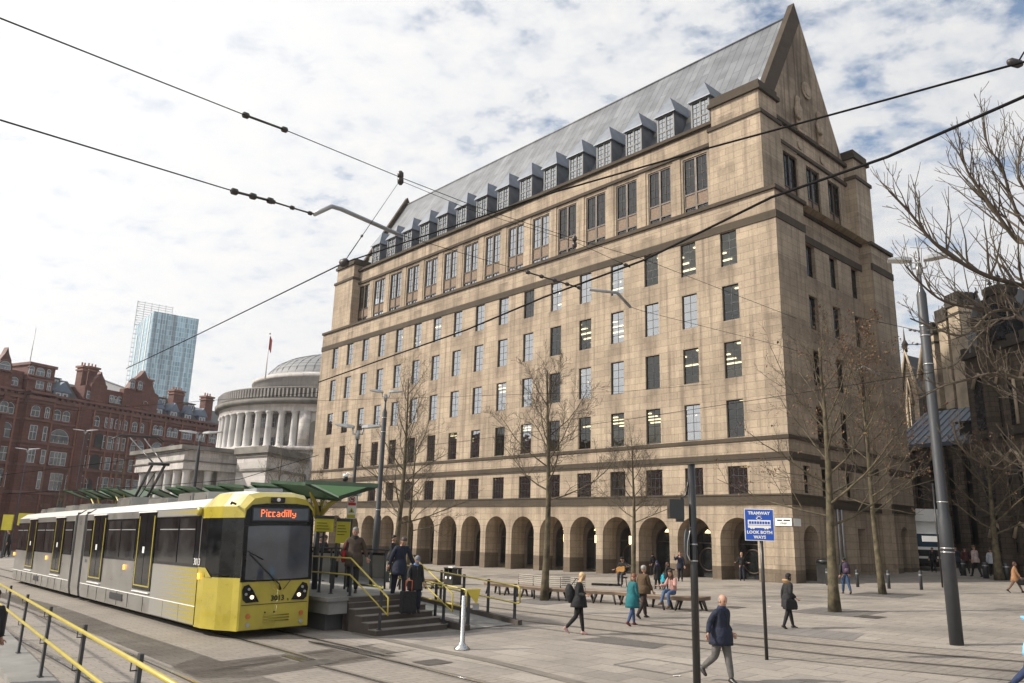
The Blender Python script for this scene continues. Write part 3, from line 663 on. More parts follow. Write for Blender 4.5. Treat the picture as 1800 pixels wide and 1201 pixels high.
def dotted():
    m,nt,b=newmat('tram_dot_pattern'); tc=nt.nodes.new('ShaderNodeTexCoord'); sp=nt.nodes.new('ShaderNodeSeparateXYZ'); L(nt,tc.outputs['Object'],sp.inputs[0])
    fx=math_(nt,'FRACT',math_(nt,'MULTIPLY',sp.outputs[0],7.0)); fz=math_(nt,'FRACT',math_(nt,'MULTIPLY',sp.outputs[2],7.0))
    a=math_(nt,'POWER',math_(nt,'SUBTRACT',fx,.5),2.0); c=math_(nt,'POWER',math_(nt,'SUBTRACT',fz,.5),2.0)
    d=math_(nt,'SQRT',math_(nt,'ADD',a,c))
    r=math_(nt,'MULTIPLY',math_(nt,'ADD',sp.outputs[0],6.1),.125)   # dots grow towards the cab
    k=math_(nt,'LESS_THAN',d,r); L(nt,mixc(nt,k,(.31,.305,.29),(.40,.33,.04)),b.inputs['Base Color']); b.inputs['Roughness'].default_value=.35; b.inputs['Metallic'].default_value=.2; return m
M_DOT=dotted()
def tram():
    root=empty('tram',mat=TRAM_M,label='yellow and silver articulated tram with an amber Piccadilly destination display',cat='tram')
    Wd=2.65
    # cross section half profile (y from near side, z)
    def sect(y0,y1,zt=3.62,zs=3.33,zb=.2): return [(y0+.05,zb),(y0,.5),(y0,zs),(y0+.33,zt-.06),(y0+.7,zt),(y1-.7,zt),(y1-.33,zt-.06),(y1,zs),(y1,.5),(y1-.05,zb)]
    def hull(name,xs,mat):
        mb=MB(); prof=[(x,sect(*s)) for x,s in xs]; n=10; b=[mb.p(*[(x,y,z) for y,z in p]) for x,p in prof]
        for i,(a,c) in enumerate(zip(b,b[1:])):
            for j in range(n):
                k=(j+1)%n; z=(prof[i][1][j][1]+prof[i][1][k][1])/2; m=1 if z>3.4 else 0
                mb.face((a+j,c+j,c+k,a+k),m)
        mb.face([b[0]+j for j in range(n)],0); mb.face([b[-1]+j for j in reversed(range(n))],0)
        return mb.build(name,mat,root)
    fl=(0,Wd)
    hull('body',[(-15.03,fl),(-6.0,fl),(-1.9,fl)],[M_TS,M_TW]); hull('body',[(-30.2,fl),(-17.02,fl)],[M_TS,M_TW]); hull('articulation_module',[(-16.62,fl),(-15.4,fl)],[M_TS,M_TW])
    hull('rear_cab',[(-31.1,(.35,Wd-.35,3.45,3.2)),(-30.2,fl)],[M_TY,M_TW])
    for a,b in ((-17.02,-16.62),(-15.4,-15.03)):
        mb=MB(); 
        for k in range(5):
            x=lerp(a,b,(k+.0)/5); e=.05+.03*(k%2); mb.box(x,x+(b-a)/5,e,Wd-e,.3,3.5-e)
        mb.build('bellows',[M_RUB],root)
    # front cab: loft with narrowing nose
    cab=MB(); st=[(-1.9,0,Wd,.2,3.33,3.62),(-1.4,.0,Wd,.2,3.33,3.74),(-.75,.14,Wd-.08,.2,3.33,3.74),(-.28,.36,Wd-.20,.2,3.32,3.70),(-.04,.44,Wd-.26,.2,3.26,3.58),(0,.48,Wd-.29,.22,3.0,3.2)]
    def cs(y0,y1,zb,zs,zt): return [(y0,zb),(y0,.84),(y0,1.5),(y0,3.03),(y0,zs),(y0+.24,zt-.06),(y0+.55,zt),(y1-.55,zt),(y1-.24,zt-.06),(y1,zs),(y1,3.03),(y1,1.5),(y1,.84),(y1,zb)]
    b=[cab.p(*[(x,y,z) for y,z in cs(*q)]) for x,*q in st]; n=14
    for i,(a,c) in enumerate(zip(b,b[1:])):
        for j in range(n):
            k=(j+1)%n; m=0
            if j in (5,6,7): m=1 if i<3 else 0
            if j in (2,10): m=2
            if j in (3,9) : m=0
            cab.face((a+j,c+j,c+k,a+k),m,False)
    cab.face([b[-1]+j for j in reversed(range(n))],0)
    # slanted lower edge of the side glazing
    cab.build('cab',[M_TY,M_TW,M_TB],root)
    e=MB(); e.poly([(-1.95,-.012,1.5),(-1.35,-.012,1.5),(-1.40,.0,1.70),(-1.95,-.012,1.72)],0)
    for s in (0,1):
        f=(lambda y:y) if s==0 else (lambda y:Wd-y)
        e.poly([(-1.9,f(-.006),1.5),(-1.4,f(-.006),1.5),(-1.05,f(.05),1.5),(-1.35,f(-.004),1.73),(-1.9,f(-.006),1.73)],0)
    e.build('cab_panel',[M_TY],root)
    # front windscreen surround (black) and glass
    ws=MB(); o=[(.44,1.40),(.44,3.0),(.48,3.22),(.62,3.36),(1.0,3.40),(1.85,3.40),(2.2,3.36),(2.33,3.22),(2.38,3.0),(2.40,1.40)]
    i=ws.p(*[(.02,y,z) for y,z in o],*[(-.10,y,z) for y,z in o]); N_=len(o)
    ws.face([i+k for k in range(N_)],0)
    for k in range(N_): ws.face((i+k,i+N_+k,i+N_+(k+1)%N_,i+(k+1)%N_),0)
    w0=ws.build('windscreen_surround',[M_TB],root)
    g=MB(); g.rings([[(.026,.53,1.47),(.05,1.325,1.45),(.026,2.12,1.47),(.026,2.12,2.78),(.05,1.325,2.82),(.026,.53,2.78)]]*1,cap=False); 
    g=MB(); a=[(.03,.54,1.46),(.05,.9,1.44),(.06,1.42,1.44),(.05,1.9,1.44),(.03,2.30,1.46)]; t=[(.025,.54,2.80),(.045,.9,2.82),(.052,1.42,2.82),(.045,1.9,2.82),(.025,2.30,2.80)]
    ia=g.p(*a); it=g.p(*t)
    for k in range(4): g.face((ia+k,ia+k+1,it+k+1,it+k),0,True)
    global M_WSO; M_WSO=plain('tinted_windscreen',(.045,.055,.072),.03,spec=1.0,var=.35,scale=1.0)
    g.build('windscreen',[M_WSO],root)
    # destination display
    d=MB(); d.box(.022,.04,.60,2.24,2.93,3.30,0); d.box(.04,.045,.64,2.20,2.96,3.27,1)
    # dot matrix lettering
    FONT={'P':["1110","1001","1001","1110","1000","1000","1000"],'i':["1","0","1","1","1","1","1"],'c':["000","000","111","100","100","100","111"],'a':["0000","0000","0110","0001","0111","1001","0111"],'d':["0001","0001","0111","1001","1001","1001","0111"],'l':["1","1","1","1","1","1","1"],'y':["0000","0000","1001","1001","0111","0001","1110"]}
    x=0; pix=[]
    for ch in 'Piccadilly':
        q=FONT[ch]
        for r,row in enumerate(q):
            for c,v in enumerate(row):
                if v=='1': pix.append((x+c,r+(1 if ch=='y' else 0)))
        x+=len(q[0])+1
    tot=x; s=.0262
    for c,r in pix:
        y=1.36+(c-tot/2)*s*1.08; z=3.215-r*s*1.05; d.box(.045,.05,y,y+s*.78,z,z+s*.78,2)
    d.build('destination_display',[M_DARK,plain('display_glass',(.08,.10,.12),.2),M_LED],root)
    # headlights
    for sg in (0,1):
        f=(lambda y:y) if sg==0 else (lambda y:Wd+.17-y)
        h=MB(); P=[(.50,1.20),(.54,1.30),(.66,1.34),(.78,1.20),(.96,.90),(.62,.88),(.53,.96)]
        pts=[(.03 if y<.9 else .03,f(y),z) for y,z in P]; i=h.p(*pts,*[(-.1,f(y),z) for y,z in P]); n=len(P)
        h.face([i+k for k in range(n)],0)
        for k in range(n): h.face((i+k,i+(k+1)%n,i+n+(k+1)%n,i+n+k),0)
        o=h.build('headlight',[M_TB],root)
        l=MB(); l.lathe([(0.001,.0),(.075,.0),(.085,-.02)],seg=14); 
        for r_,y,z,mt in ((.05,.76,1.02,0),(.035,.60,1.10,1),(.035,.67,1.22,1)):
            q=MB(); q.tube([(.02,f(y),z),(.05,f(y),z)],r_,14,0); q.build('lamp',[M_HL if mt==0 else M_GREYM],o)
    det=MB()
    for y in (.70,2.16): det.tube([(.0,y,.55),(.03,y,.55)],.06,12,1); det.tube([(.0,y,.34),(.03,y,.34)],.055,12,2)
    for z in (.40,.47,.54): det.tube([(.02,1.12,z),(.035,1.12,z),(.035,1.80,z),(.02,1.80,z)],.016,6,0)
    for y in (1.15,1.40): det.tube([(0,y,.62),(.02,y,.62)],.022,8,3)
    det.box(.0,.012,.50,2.33,.82,.835,3)
    det.build('bumper_details',[M_TY,plain('orange_reflector',(.45,.12,.03),.3),M_GREYM,M_DARK],root)
    tx=MB(); tx.text('3013',.19,lambda x,y,z:(.02+z,1.47+x,.96+y),0,bold=.004); tx.text('B',.08,lambda x,y,z:(.02+z,1.76+x,.91+y),0); tx.build('fleet_number',[M_DARK],root)
    tx=MB(); tx.text('3013',.26,lambda x,y,z:(-2.0+x,-.02-z,1.86+y),0); tx.build('fleet_number',[M_WHITE],root)
    tx=MB(); tx.text('3013',.2,lambda x,y,z:(-14.5+x,-.006-z,1.56+y),0); tx.build('fleet_number',[M_GREYM],root)
    w=MB(); w.tube([(.05,1.52,1.18),(.10,1.45,1.32),(.09,.62,2.1)],[.035,.02,.012],6); w.tube([(.09,.98,1.95),(.085,.55,2.18)],.012,5); w.tube([(.05,1.60,1.18),(.09,1.78,1.42)],.010,5); w.build('wiper',[M_DARK],root)
    t=MB(); t.prismy([(-.02,3.56),(.05,3.56),(.05,3.44),(-.02,3.42)],1.12,1.5,0); t.tube([(.04,1.31,3.5),(.07,1.31,3.5)],.05,12,1); t.build('top_lamp',[M_DARK,M_WHITE],root)
    # side windows: one black band per section, glazed panels with slim bars
    for a,b in ((-14.95,-1.95),(-30.2,-17.1)):
        for y in (-.008,Wd+.008):
            m=MB(); m.box(a,b,min(y,y+(.012 if y<1 else -.012)),max(y,y+(.012 if y<1 else -.012)),1.72,3.10); m.build('window_band',[M_TB],root)
    def win(x0,x1):
        f=MB(); f.box(x0,x1,-.022,-.009,1.80,3.04,0); f.box(x0+.04,x1-.04,-.026,-.022,2.72,2.75,1); o=f.build('window',[M_TINT,M_GREYM],root); return o
    global M_TINT; M_TINT=plain('tinted_tram_glass',(.022,.022,.022),.05,spec=.40,var=.8,scale=1.1)  # tinted glass, its mottled base tone imitates varied reflections
    for x0,x1 in ((-5.5,-3.75),(-3.65,-2.3),(-11.5,-9.9),(-9.8,-8.05),(-14.8,-14.0),(-18.6,-17.25),(-22.8,-20.9),(-24.7,-22.9),(-28.5,-27.2),(-30.1,-28.6)): win(x0,x1)
    # doors
    for x0,x1 in ((-7.80,-5.93),(-13.8,-11.9),(-20.7,-18.8),(-26.95,-25.0)):
        f=MB(); f.box(x0,x1,-.03,-.012,.88,3.27,0)
        for x in (x0+.10,(x0+x1)/2-.02,x1-.17):
            if abs(x-(x0+x1)/2)<.1: f.box(x,x+.04,-.036,-.03,1.0,3.2,0)
            else: f.box(x,x+.07,-.040,-.03,1.02,3.16,1)
        f.box(x0+.1,x1-.1,-.040,-.03,.98,1.02,1); f.box(x0-.03,x1+.03,-.05,-.0,3.27,3.31,2); f.box(x0+.05,x1-.05,-.06,-.0,.80,.83,2)
        f.box(x0+.75,x0+.95,-.041,-.036,2.0,2.2,2)
        f.build('door',[M_TB,M_TY,M_WHITE],root)
    # silver lower panels: grooves, dotted yellow panel by the cab, skirt line, vents
    m=MB(); m.box(-5.9,-1.9,-.010,.01,.72,1.70,0); m.box(-5.9,-1.9,-.010,.01,.24,.69,0); m.box(-7.0,-1.9,-.010,.01,3.12,3.30,0); m.build('dotted_panel',[M_DOT],root)
    m=MB()
    m.box(-14.95,-1.9,-.016,.0,.695,.72,1); m.box(-30.2,-17.1,-.016,.0,.695,.72,1)
    for x in [-3.2,-4.6,-6.6,-8.3,-9.6,-11.0,-12.3,-13.6,-18.3,-19.6,-21,-22.4,-23.7,-25,-26.3,-27.6,-29]: m.box(x-.008,x+.008,-.012,.0,.24,.69,0)
    m.box(-1.91,-1.885,-.012,0,.24,1.7,0); m.build('panel_lines',[M_DARK,M_WHITE],root)
    for x0,x1 in ((-10.5,-8.9),(-24.4,-23.2)):
        v=MB(); v.box(x0,x1,-.014,.0,.40,.62,0)
        for k in range(6): v.box(x0+.03,x1-.03,-.02,-.014,.42+k*.033,.435+k*.033,1)
        v.build('vent',[M_RUB,M_POST],root)
    for x in (-1.75,-9.0,-21.9,-30.4):
        q=MB(); q.tube([(x,-.02,1.42),(x,-.02,1.58)],.04,8); q.build('side_marker_lamp',[M_ORG],root)
    # roof equipment, pantograph, mirrors
    for x0,x1,h in ((-9.5,-7.4,.14),(-6.3,-5.0,.22),(-4.8,-3.6,.20),(-13.6,-11.7,.30),(-20,-18,.22),(-22.8,-21.0,.22),(-27,-25,.2),(-28.6,-27.6,.18)):
        q=MB(); q.box(x0,x1,.7,1.95,3.6,3.64+h,0); q.box(x0+.1,x1-.1,.66,1.99,3.62,3.55+h,0); q.build('roof_unit',[M_TS],root)
    q=MB(); q.box(-1.5,-.6,.95,1.7,3.7,3.83,0); q.build('roof_unit',[M_GREYM],root)
    p=MB(); kn=(-10.9,5.15); hd=(-14.2,6.42)
    for y in (1.1,1.55): p.tube([(-12.9,y,3.9),(kn[0],y,kn[1])],.055,8)
    p.tube([(kn[0],.95,kn[1]),(kn[0],1.7,kn[1])],.06,8)
    for y in (1.15,1.5): p.tube([(kn[0],y,kn[1]),(hd[0],1.325+(y-1.325)*1.6,hd[1])],.028,6)
    p.tube([(kn[0]-.4,1.325,kn[1]-.3),(-12.2,1.325,4.4),(-13.3,1.325,3.9)],.025,6)
    for dx in (0,.35): p.tube([(hd[0]+dx,.35,hd[1]-.12),(hd[0]+dx,.6,hd[1]+.06),(hd[0]+dx,2.05,hd[1]+.06),(hd[0]+dx,2.3,hd[1]-.12)],.03,6)
    p.box(-13.6,-12.4,.8,1.85,3.85,3.95,0); p.build('pantograph',[M_BLACK],root)
    q=MB(); q.ball((-2.0,-.06,3.22),(.14,.09,.13),12,0); q.build('side_camera',[M_TY],root)
    q=MB(); q.tube([(-.35,.30,3.38),(-.25,.15,3.42),(-.15,.10,3.38)],.03,6); q.build('grab_handle',[M_DARK],root)
    # bogies and underframe
    for x in (-3.8,-15.9,-27.8):
        q=MB(); q.box(x-1.1,x+1.1,.35,2.3,.12,.45,0)
        bo=q.build('bogie',[M_DARK],root)
        for dx in (-.9,.9):
            for y in (.55,1.98):
                w_=MB(); w_.tube([(x+dx,y,.33),(x+dx,y+.13,.33)],.31,18); w_.build('wheel',[M_RAIL],bo)
    q=MB(); q.box(-30,-.6,.3,2.35,.2,.24,0); q.build('underframe',[M_DARK],root)
tram()
# ------------------------------------------------------------------ tram platform, steps, ramp, railings, canopies
M_CONC=plain('platform_concrete',(.20,.195,.185),.85,0,.25,1.5,.3); M_DCON=plain('dark_platform_wall',(.075,.075,.078),.8,0,.3,1.2,.3); M_STEP=plain('dark_step_stone',(.075,.062,.052),.8,0,.3,2,.3); M_NOSE=plain('step_nosing',(.20,.18,.16),.7,0,.2,3)
def _green():
    m,nt,b=newmat('green_canopy_panel'); o=[n for n in nt.nodes if n.type=='OUTPUT_MATERIAL'][0]; t=nt.nodes.new('ShaderNodeBsdfTranslucent'); t.inputs[0].default_value=(.14,.26,.14,1); b.inputs['Base Color'].default_value=(.115,.18,.105,1); b.inputs['Roughness'].default_value=.3
    mx=nt.nodes.new('ShaderNodeMixShader'); mx.inputs[0].default_value=.5; L(nt,b.outputs[0],mx.inputs[1]); L(nt,t.outputs[0],mx.inputs[2]); L(nt,mx.outputs[0],o.inputs[0]); return m
M_GREEN=_green(); M_GREEND=plain('dark_green_canopy_edge',(.035,.07,.04),.4)
M_BALG=glassmat('green_balustrade_glass',1.5,(.80,.93,.86),.02)
PB=lambda s,n,z:(-s,n,z)
def railing(name,label,posts,rails,group=None,root_at=None,pm=M_POST,rm=M_YEL,pw=.045,rr=.024,brackets=True,cat='handrail'):
    """posts: (base, top) world points; rails: polylines of world points"""
    L0=Vector(posts[0][0]); r=empty(name,L0,0,label,cat,group)
    first=None
    for a,b in posts:
        m=MB(); a=Vector(a)-L0; b=Vector(b)-L0
        u=Vector((tT.x,tT.y,0)); v=Vector((tN.x,tN.y,0))
        for z0,z1,k in ((a.z,b.z,pw),(a.z,a.z+.015,pw*1.9)):
            q=[a+u*k*i+v*k*.45*j for i,j in ((-1,-1),(1,-1),(1,1),(-1,1))]; m.prism([(t.x,t.y) for t in q],z0,z1)
        m.build('post',[pm],r)
    for pl in rails:
        m=MB(); m.tube([Vector(p)-L0 for p in pl],rr,10); m.build('rail',[rm],r)
    if brackets:
        m=MB()
        for a,b in posts:
            for pl in rails:
                best=None
                for p,q in zip(pl,pl[1:]):
                    p=Vector(p);q=Vector(q); t=max(0,min(1,(Vector((a[0],a[1],0))-Vector((p.x,p.y,0))).dot(Vector((q.x-p.x,q.y-p.y,0)))/max(1e-6,Vector((q.x-p.x,q.y-p.y,0)).length_squared)))
                    c=p+(q-p)*t; e=(Vector((c.x,c.y,0))-Vector((a[0],a[1],0))).length
                    if best is None or e<best[0]: best=(e,c)
                if best[0]<.35 and best[1].z<b[2]+.2:
                    c=best[1]-L0; a_=Vector(a)-L0; k=Vector((a_.x,a_.y,c.z-.12)); m.tube([k,Vector((c.x,c.y,c.z-.12)),c],.010,5)
        if m.v: m.islands('bracket',[pm],r)
    return r
def PW(s,n,z): return TRAM_M@Vector((-s,n,z))
def platform():
    root=empty('tram_platform',mat=TRAM_M,label='raised concrete tram platform beside the tram with dark steps at its end',cat='platform')
    m=MB(PB)
    m.box(-.30,22,2.78,5.85,.80,.90,0); m.box(-.24,22,2.86,5.80,.46,.80,1); m.box(.2,22,3.0,5.75,-.2,.46,2)
    m.box(22,40,2.78,7.6,.80,.90,0); m.box(22,40,2.86,7.5,-.2,.80,1)
    m.build('deck',[M_CONC,M_CONC,M_DCON],root)
    for i in range(5):
        z=.15*(i+1); s0=-1.80+.36*i
        q=MB(PB); q.box(s0,s0+.36 if i<4 else -.1,3.42,5.70,-.1,z-.02,0); q.box(s0-.02,s0+.36,3.40,5.72,z-.02,z,1); q.build('step',[M_STEP,M_NOSE],root)
    q=MB(PB); q.box(-.34,.0,3.42,5.70,-.1,.88,0); q.build('step',[M_STEP],root)
    # ramp from plaza level up to the deck behind the steps
    q=MB(PB); 
    i=q.p((-2.3,6.0,.02),(10.5,6.0,.9),(10.5,7.75,.9),(-2.3,7.75,.02),(-2.3,6.0,-.1),(10.5,6.0,-.1),(10.5,7.75,-.1),(-2.3,7.75,-.1))
    for f in ((0,1,2,3),(4,5,1,0),(7,3,2,6),(1,5,6,2)): q.face([i+k for k in f],0)
    q.box(10.5,22,5.85,7.75,.2,.9,0); q.build('ramp',[M_CONC],root)
    q=MB(PB)
    for n0 in (5.85,7.75):
        a=(-2.35,n0,0); i=q.p((-2.45,n0,-.1),(-2.45,n0+.16,-.1),(10.5,n0+.16,.5),(10.5,n0,.5),(-2.45,n0,.14),(-2.45,n0+.16,.14),(10.5,n0+.16,1.02),(10.5,n0,1.02))
        for f in ((4,5,6,7),(0,4,7,3),(1,2,6,5),(0,1,5,4)): q.face([i+k for k in f],0)
    q.build('ramp_kerb',[M_STEP],root)
platform()
def rails():
    # step rail, tram side: flat on the deck, then down the steps
    n=3.55; P=lambda s,z:PW(s,n,z)
    railing('handrail','yellow tubular handrail running down the tram side of the steps',[(P(1.75,.9),P(1.75,1.93)),(P(1.0,.9),P(1.0,1.93)),(P(-.12,.9),P(-.12,1.97)),(P(-1.75,.15),P(-1.75,1.18))],
      [[P(2.5,1.45),P(2.5,1.85),P(2.4,1.92),P(-.1,1.92),P(-2.15,.98),P(-2.15,.55),P(-.1,1.47),P(2.4,1.47),P(2.5,1.5)]],'yellow handrails of the tram stop')
    n2=5.62; P=lambda s,z:PW(s,n2,z)
    railing('handrail','yellow tubular handrail running down the plaza side of the steps',[(P(-.15,.9),P(-.15,1.97)),(P(-1.72,.15),P(-1.72,1.18))],
      [[P(.0,1.92),P(-.1,1.92),P(-2.15,.98),P(-2.15,.5),P(-.1,1.45),P(0,1.47)]],'yellow handrails of the tram stop')
    for nn,lab,x0 in ((5.95,'yellow double handrail on the near kerb of the ramp ending at the ticket validator',-2.1),(7.83,'yellow double handrail on the far kerb of the ramp with a rounded end',-2.2)):
        zz=lambda s:max(.12,.14+.068*(s+2.4))
        P=lambda s,z:PW(s,nn,zz(s)+z)
        ss=[x0+1.25*i for i in range(9)]
        railing('handrail',lab,[(P(s,0),P(s,.98)) for s in ss],[[P(x0-.25,.5),P(x0-.25,.88),P(x0-.18,.93),P(ss[-1],.93)],[P(x0-.25,.5),P(x0-.15,.45),P(ss[-1],.45)]],'yellow handrails of the tram stop')
    # glazed balustrade along the deck's far side
    a=5.72; L0=PW(1.6,a,.9); r=empty('glass_balustrade',L0,0,'green tinted glass balustrade with grey posts behind the platform','balustrade')
    q=MB(); q2=MB(); q3=MB()
    for i in range(11):
        s=1.6+1.8*i; b=PW(s,a,.9)-L0; t=PW(s,a,2.08)-L0
        p=MB(); p.tube([b,t],.035,6); p.build('post',[M_POST],r)
        if i<10:
            A=[PW(s+.06,a,.98)-L0,PW(s+1.74,a,.98)-L0,PW(s+1.74,a,1.98)-L0,PW(s+.06,a,1.98)-L0]; g=MB(); g.quad(*[tuple(k) for k in A]); g.build('glass_pane',[M_BALG],r)
    p=MB(); p.tube([PW(1.4,a,2.08)-L0,PW(19.8,a,2.08)-L0],.03,8); p.build('rail',[M_POST],r)
    # foreground railing on the opposite platform kerb, bottom left
    base=[(11,1111,1),(38.7,1144,1),(86,1184,1),(150,1236,1),(232,1302,1)]
    tops=[(11,1024),(49.5,1044),(98,1072),(161.5,1105),(248,1149)]
    B0=[G(38.7,1144,.12),G(86,1184,.12)]; dv=(B0[1]-B0[0]); 
    # height from the photograph's second post
    h=0
    for k in range(60):
        q=B0[0]+Vector((0,0,.5+k*.02)); d=q-CO; y=600.5-FPX*d.dot(CU)/d.dot(CF)
        if y<1046: h=.5+k*.02; break
    h=h or 1.1
    Ta=G(49.5,1045,.12+h+.02); Tb=G(248,1149,.12+h+.02); dv=(Tb-Ta)/3; B0[0]=Ta.copy()
    pts=[Ta+dv*k for k in (-3,-2,-1,0,1,2,3,4)]
    for p in pts: p.z=gz(p.x,p.y)+.12
    toV=-dv.normalized().cross(Vector((0,0,1)))*.09
    if toV.dot(CO-B0[0])<0: toV=-toV
    R=lambda z:[p+toV+Vector((0,0,z)) for p in pts]
    railing('handrail','weathered yellow handrail on dark posts in the bottom left foreground',[(tuple(p),tuple(p+Vector((0,0,h+.02)))) for p in pts],[R(h-.04),R(h-.50)],'yellow handrails of the tram stop',pw=.05,rr=.028)
    k=MB(); c=[pts[0]-dv*2]+[pts[-1]+dv*2]; 
    strip([Vector((p.x,p.y,0)) for p in c],-.20,.48,.0,k,0,.12) if (Vector((dv.y,-dv.x,0))).dot(CO-B0[0])>0 else strip([Vector((p.x,p.y,0)) for p in c],-.48,.20,.0,k,0,.12)
    o=k.build('platform_kerb',[M_CONC]); o['kind']='structure'
rails()
def canopy(s0,s1,lab,n0=2.95,n1=5.0,z0=4.06,gable=True):
    L0=PW(s0,4.9,0); r=empty('platform_canopy',mat=TRAM_M,label=lab,cat='canopy',group='green platform canopies')
    per=2.5; k=int(round((s1-s0)/per)); per=(s1-s0)/k
    c=MB(PB); e=MB(PB)
    for i in range(k):
        a=s0+i*per; b=a+per; sl_=.026*(a-s0); lo,hi=z0-.30+sl_,z0+.14+sl_
        nf=n0+(.2 if i%2 else -.1)
        # a sawtooth of tilted leaves, each dipping to the platform centre
        nm=(n0+n1)/2
        for (na,nb,za,zb) in ((nf,nm,hi,lo),(nm,n1,lo,hi)):
            P=[(a,na,za-.10),(b+.15,na,za+.08),(b+.15,nb,zb+.08),(a,nb,zb-.10)]
            c.quad(*P,0); Q=[(x,y,z-.05) for x,y,z in P]; c.quad(*Q[::-1],0)
            e.quad(P[0],P[1],(P[1][0],P[1][1],P[1][2]-.1),(P[0][0],P[0][1],P[0][2]-.1),0); e.quad(P[1],P[2],(P[2][0],P[2][1],P[2][2]-.1),(P[1][0],P[1][1],P[1][2]-.1),0); e.quad(P[3],P[0],(P[0][0],P[0][1],P[0][2]-.08),(P[3][0],P[3][1],P[3][2]-.08),0); e.quad(P[2],P[3],(P[3][0],P[3][1],P[3][2]-.1),(P[2][0],P[2][1],P[2][2]-.1),0)
    if gable:
        # pointed end leaf
        nm=(n0+n1)/2
        tip=(s0-1.5,nm+.5,z0-.02)
        for A,B_ in (((s0,n0-.1,z0+.1),(s0,nm,z0-.35)),((s0,nm,z0-.35),(s0,n1,z0+.1))):
            c.poly([A,B_,tip],0); e.poly([A,tip,(tip[0],tip[1],tip[2]-.12),(A[0],A[1],A[2]-.12)],0); e.poly([B_,tip,(tip[0],tip[1],tip[2]-.12),(B_[0],B_[1],B_[2]-.12)],0)
    c.build('canopy_panel',[M_GREEN],r); e.build('canopy_rib',[M_GREEND],r)
    nm=(n0+n1)/2
    for s in [s0+1.3+i*5.2 for i in range(int((s1-s0)/5.2))]:
        p=MB(PB); p.tube([(s,nm,.9),(s,nm,3.45)],.09,10,0); p.build('column',[M_POST],r)
        p=MB(PB)
        for dx,dy in ((-1,-.9),(1,-.9),(-1,.9),(1,.9)): p.tube([(s,nm,3.05),(s+dx*.25,nm+dy*.25,3.5),(s+dx*.75,nm+dy*.75,z0-.25)],[.09,.07,.035],8)
        p.build('branch_bracket',[M_YEL],r)
canopy(1.6,18.2,'green sawtooth platform canopy on yellow branching brackets behind the tram cab')
canopy(22.5,35,'smaller green sawtooth canopy further along the platform, left of the first',gable=False,z0=4.72)
# ------------------------------------------------------------------ red brick hotel along the far left
M_BRICK=masonry('red_terracotta',(.155,.062,.048),(.09,.055,.045),.9,.28,.02,.55,dirt=(.05,.022,.018),rough=.6); M_BRICKD=plain('terracotta_trim',(.14,.062,.048),.55,0,.3,.6,.5,bscale=6); M_BRICKL=plain('weathered_terracotta',(.20,.085,.055),.6,0,.25,1)
M_SLATE=plain('slate_roof',(.060,.062,.062),.55,0,.3,.8,.3,bscale=8); M_BLUE=plain('blue_grey_lead',(.13,.165,.22),.5,.2,.2,1); M_WWIN=plain('white_window_frame',(.48,.49,.50),.5)
M_HGL=plain('far_window_glass',(.10,.115,.13),.08,spec=.9,var=.7,scale=.8)
HA=AT(-60,860,105); HB=AT(430,860,150); HA.z=0; HB.z=0
hE=(HB-HA).normalized(); hN=Vector((hE.y,-hE.x,0))   # hN points towards the square
if hN.dot(CO-HA)<0: hN=-hN
HM=Matrix(((hE.x,-hN.x,0,HA.x),(hE.y,-hN.y,0,HA.y),(0,0,1,0),(0,0,0,1)))   # local x along the front, y into the building
def hu(x,y,dep=0):
    q=hit(x,y,HA-hN*dep,hN)-HA; return q.dot(hE)
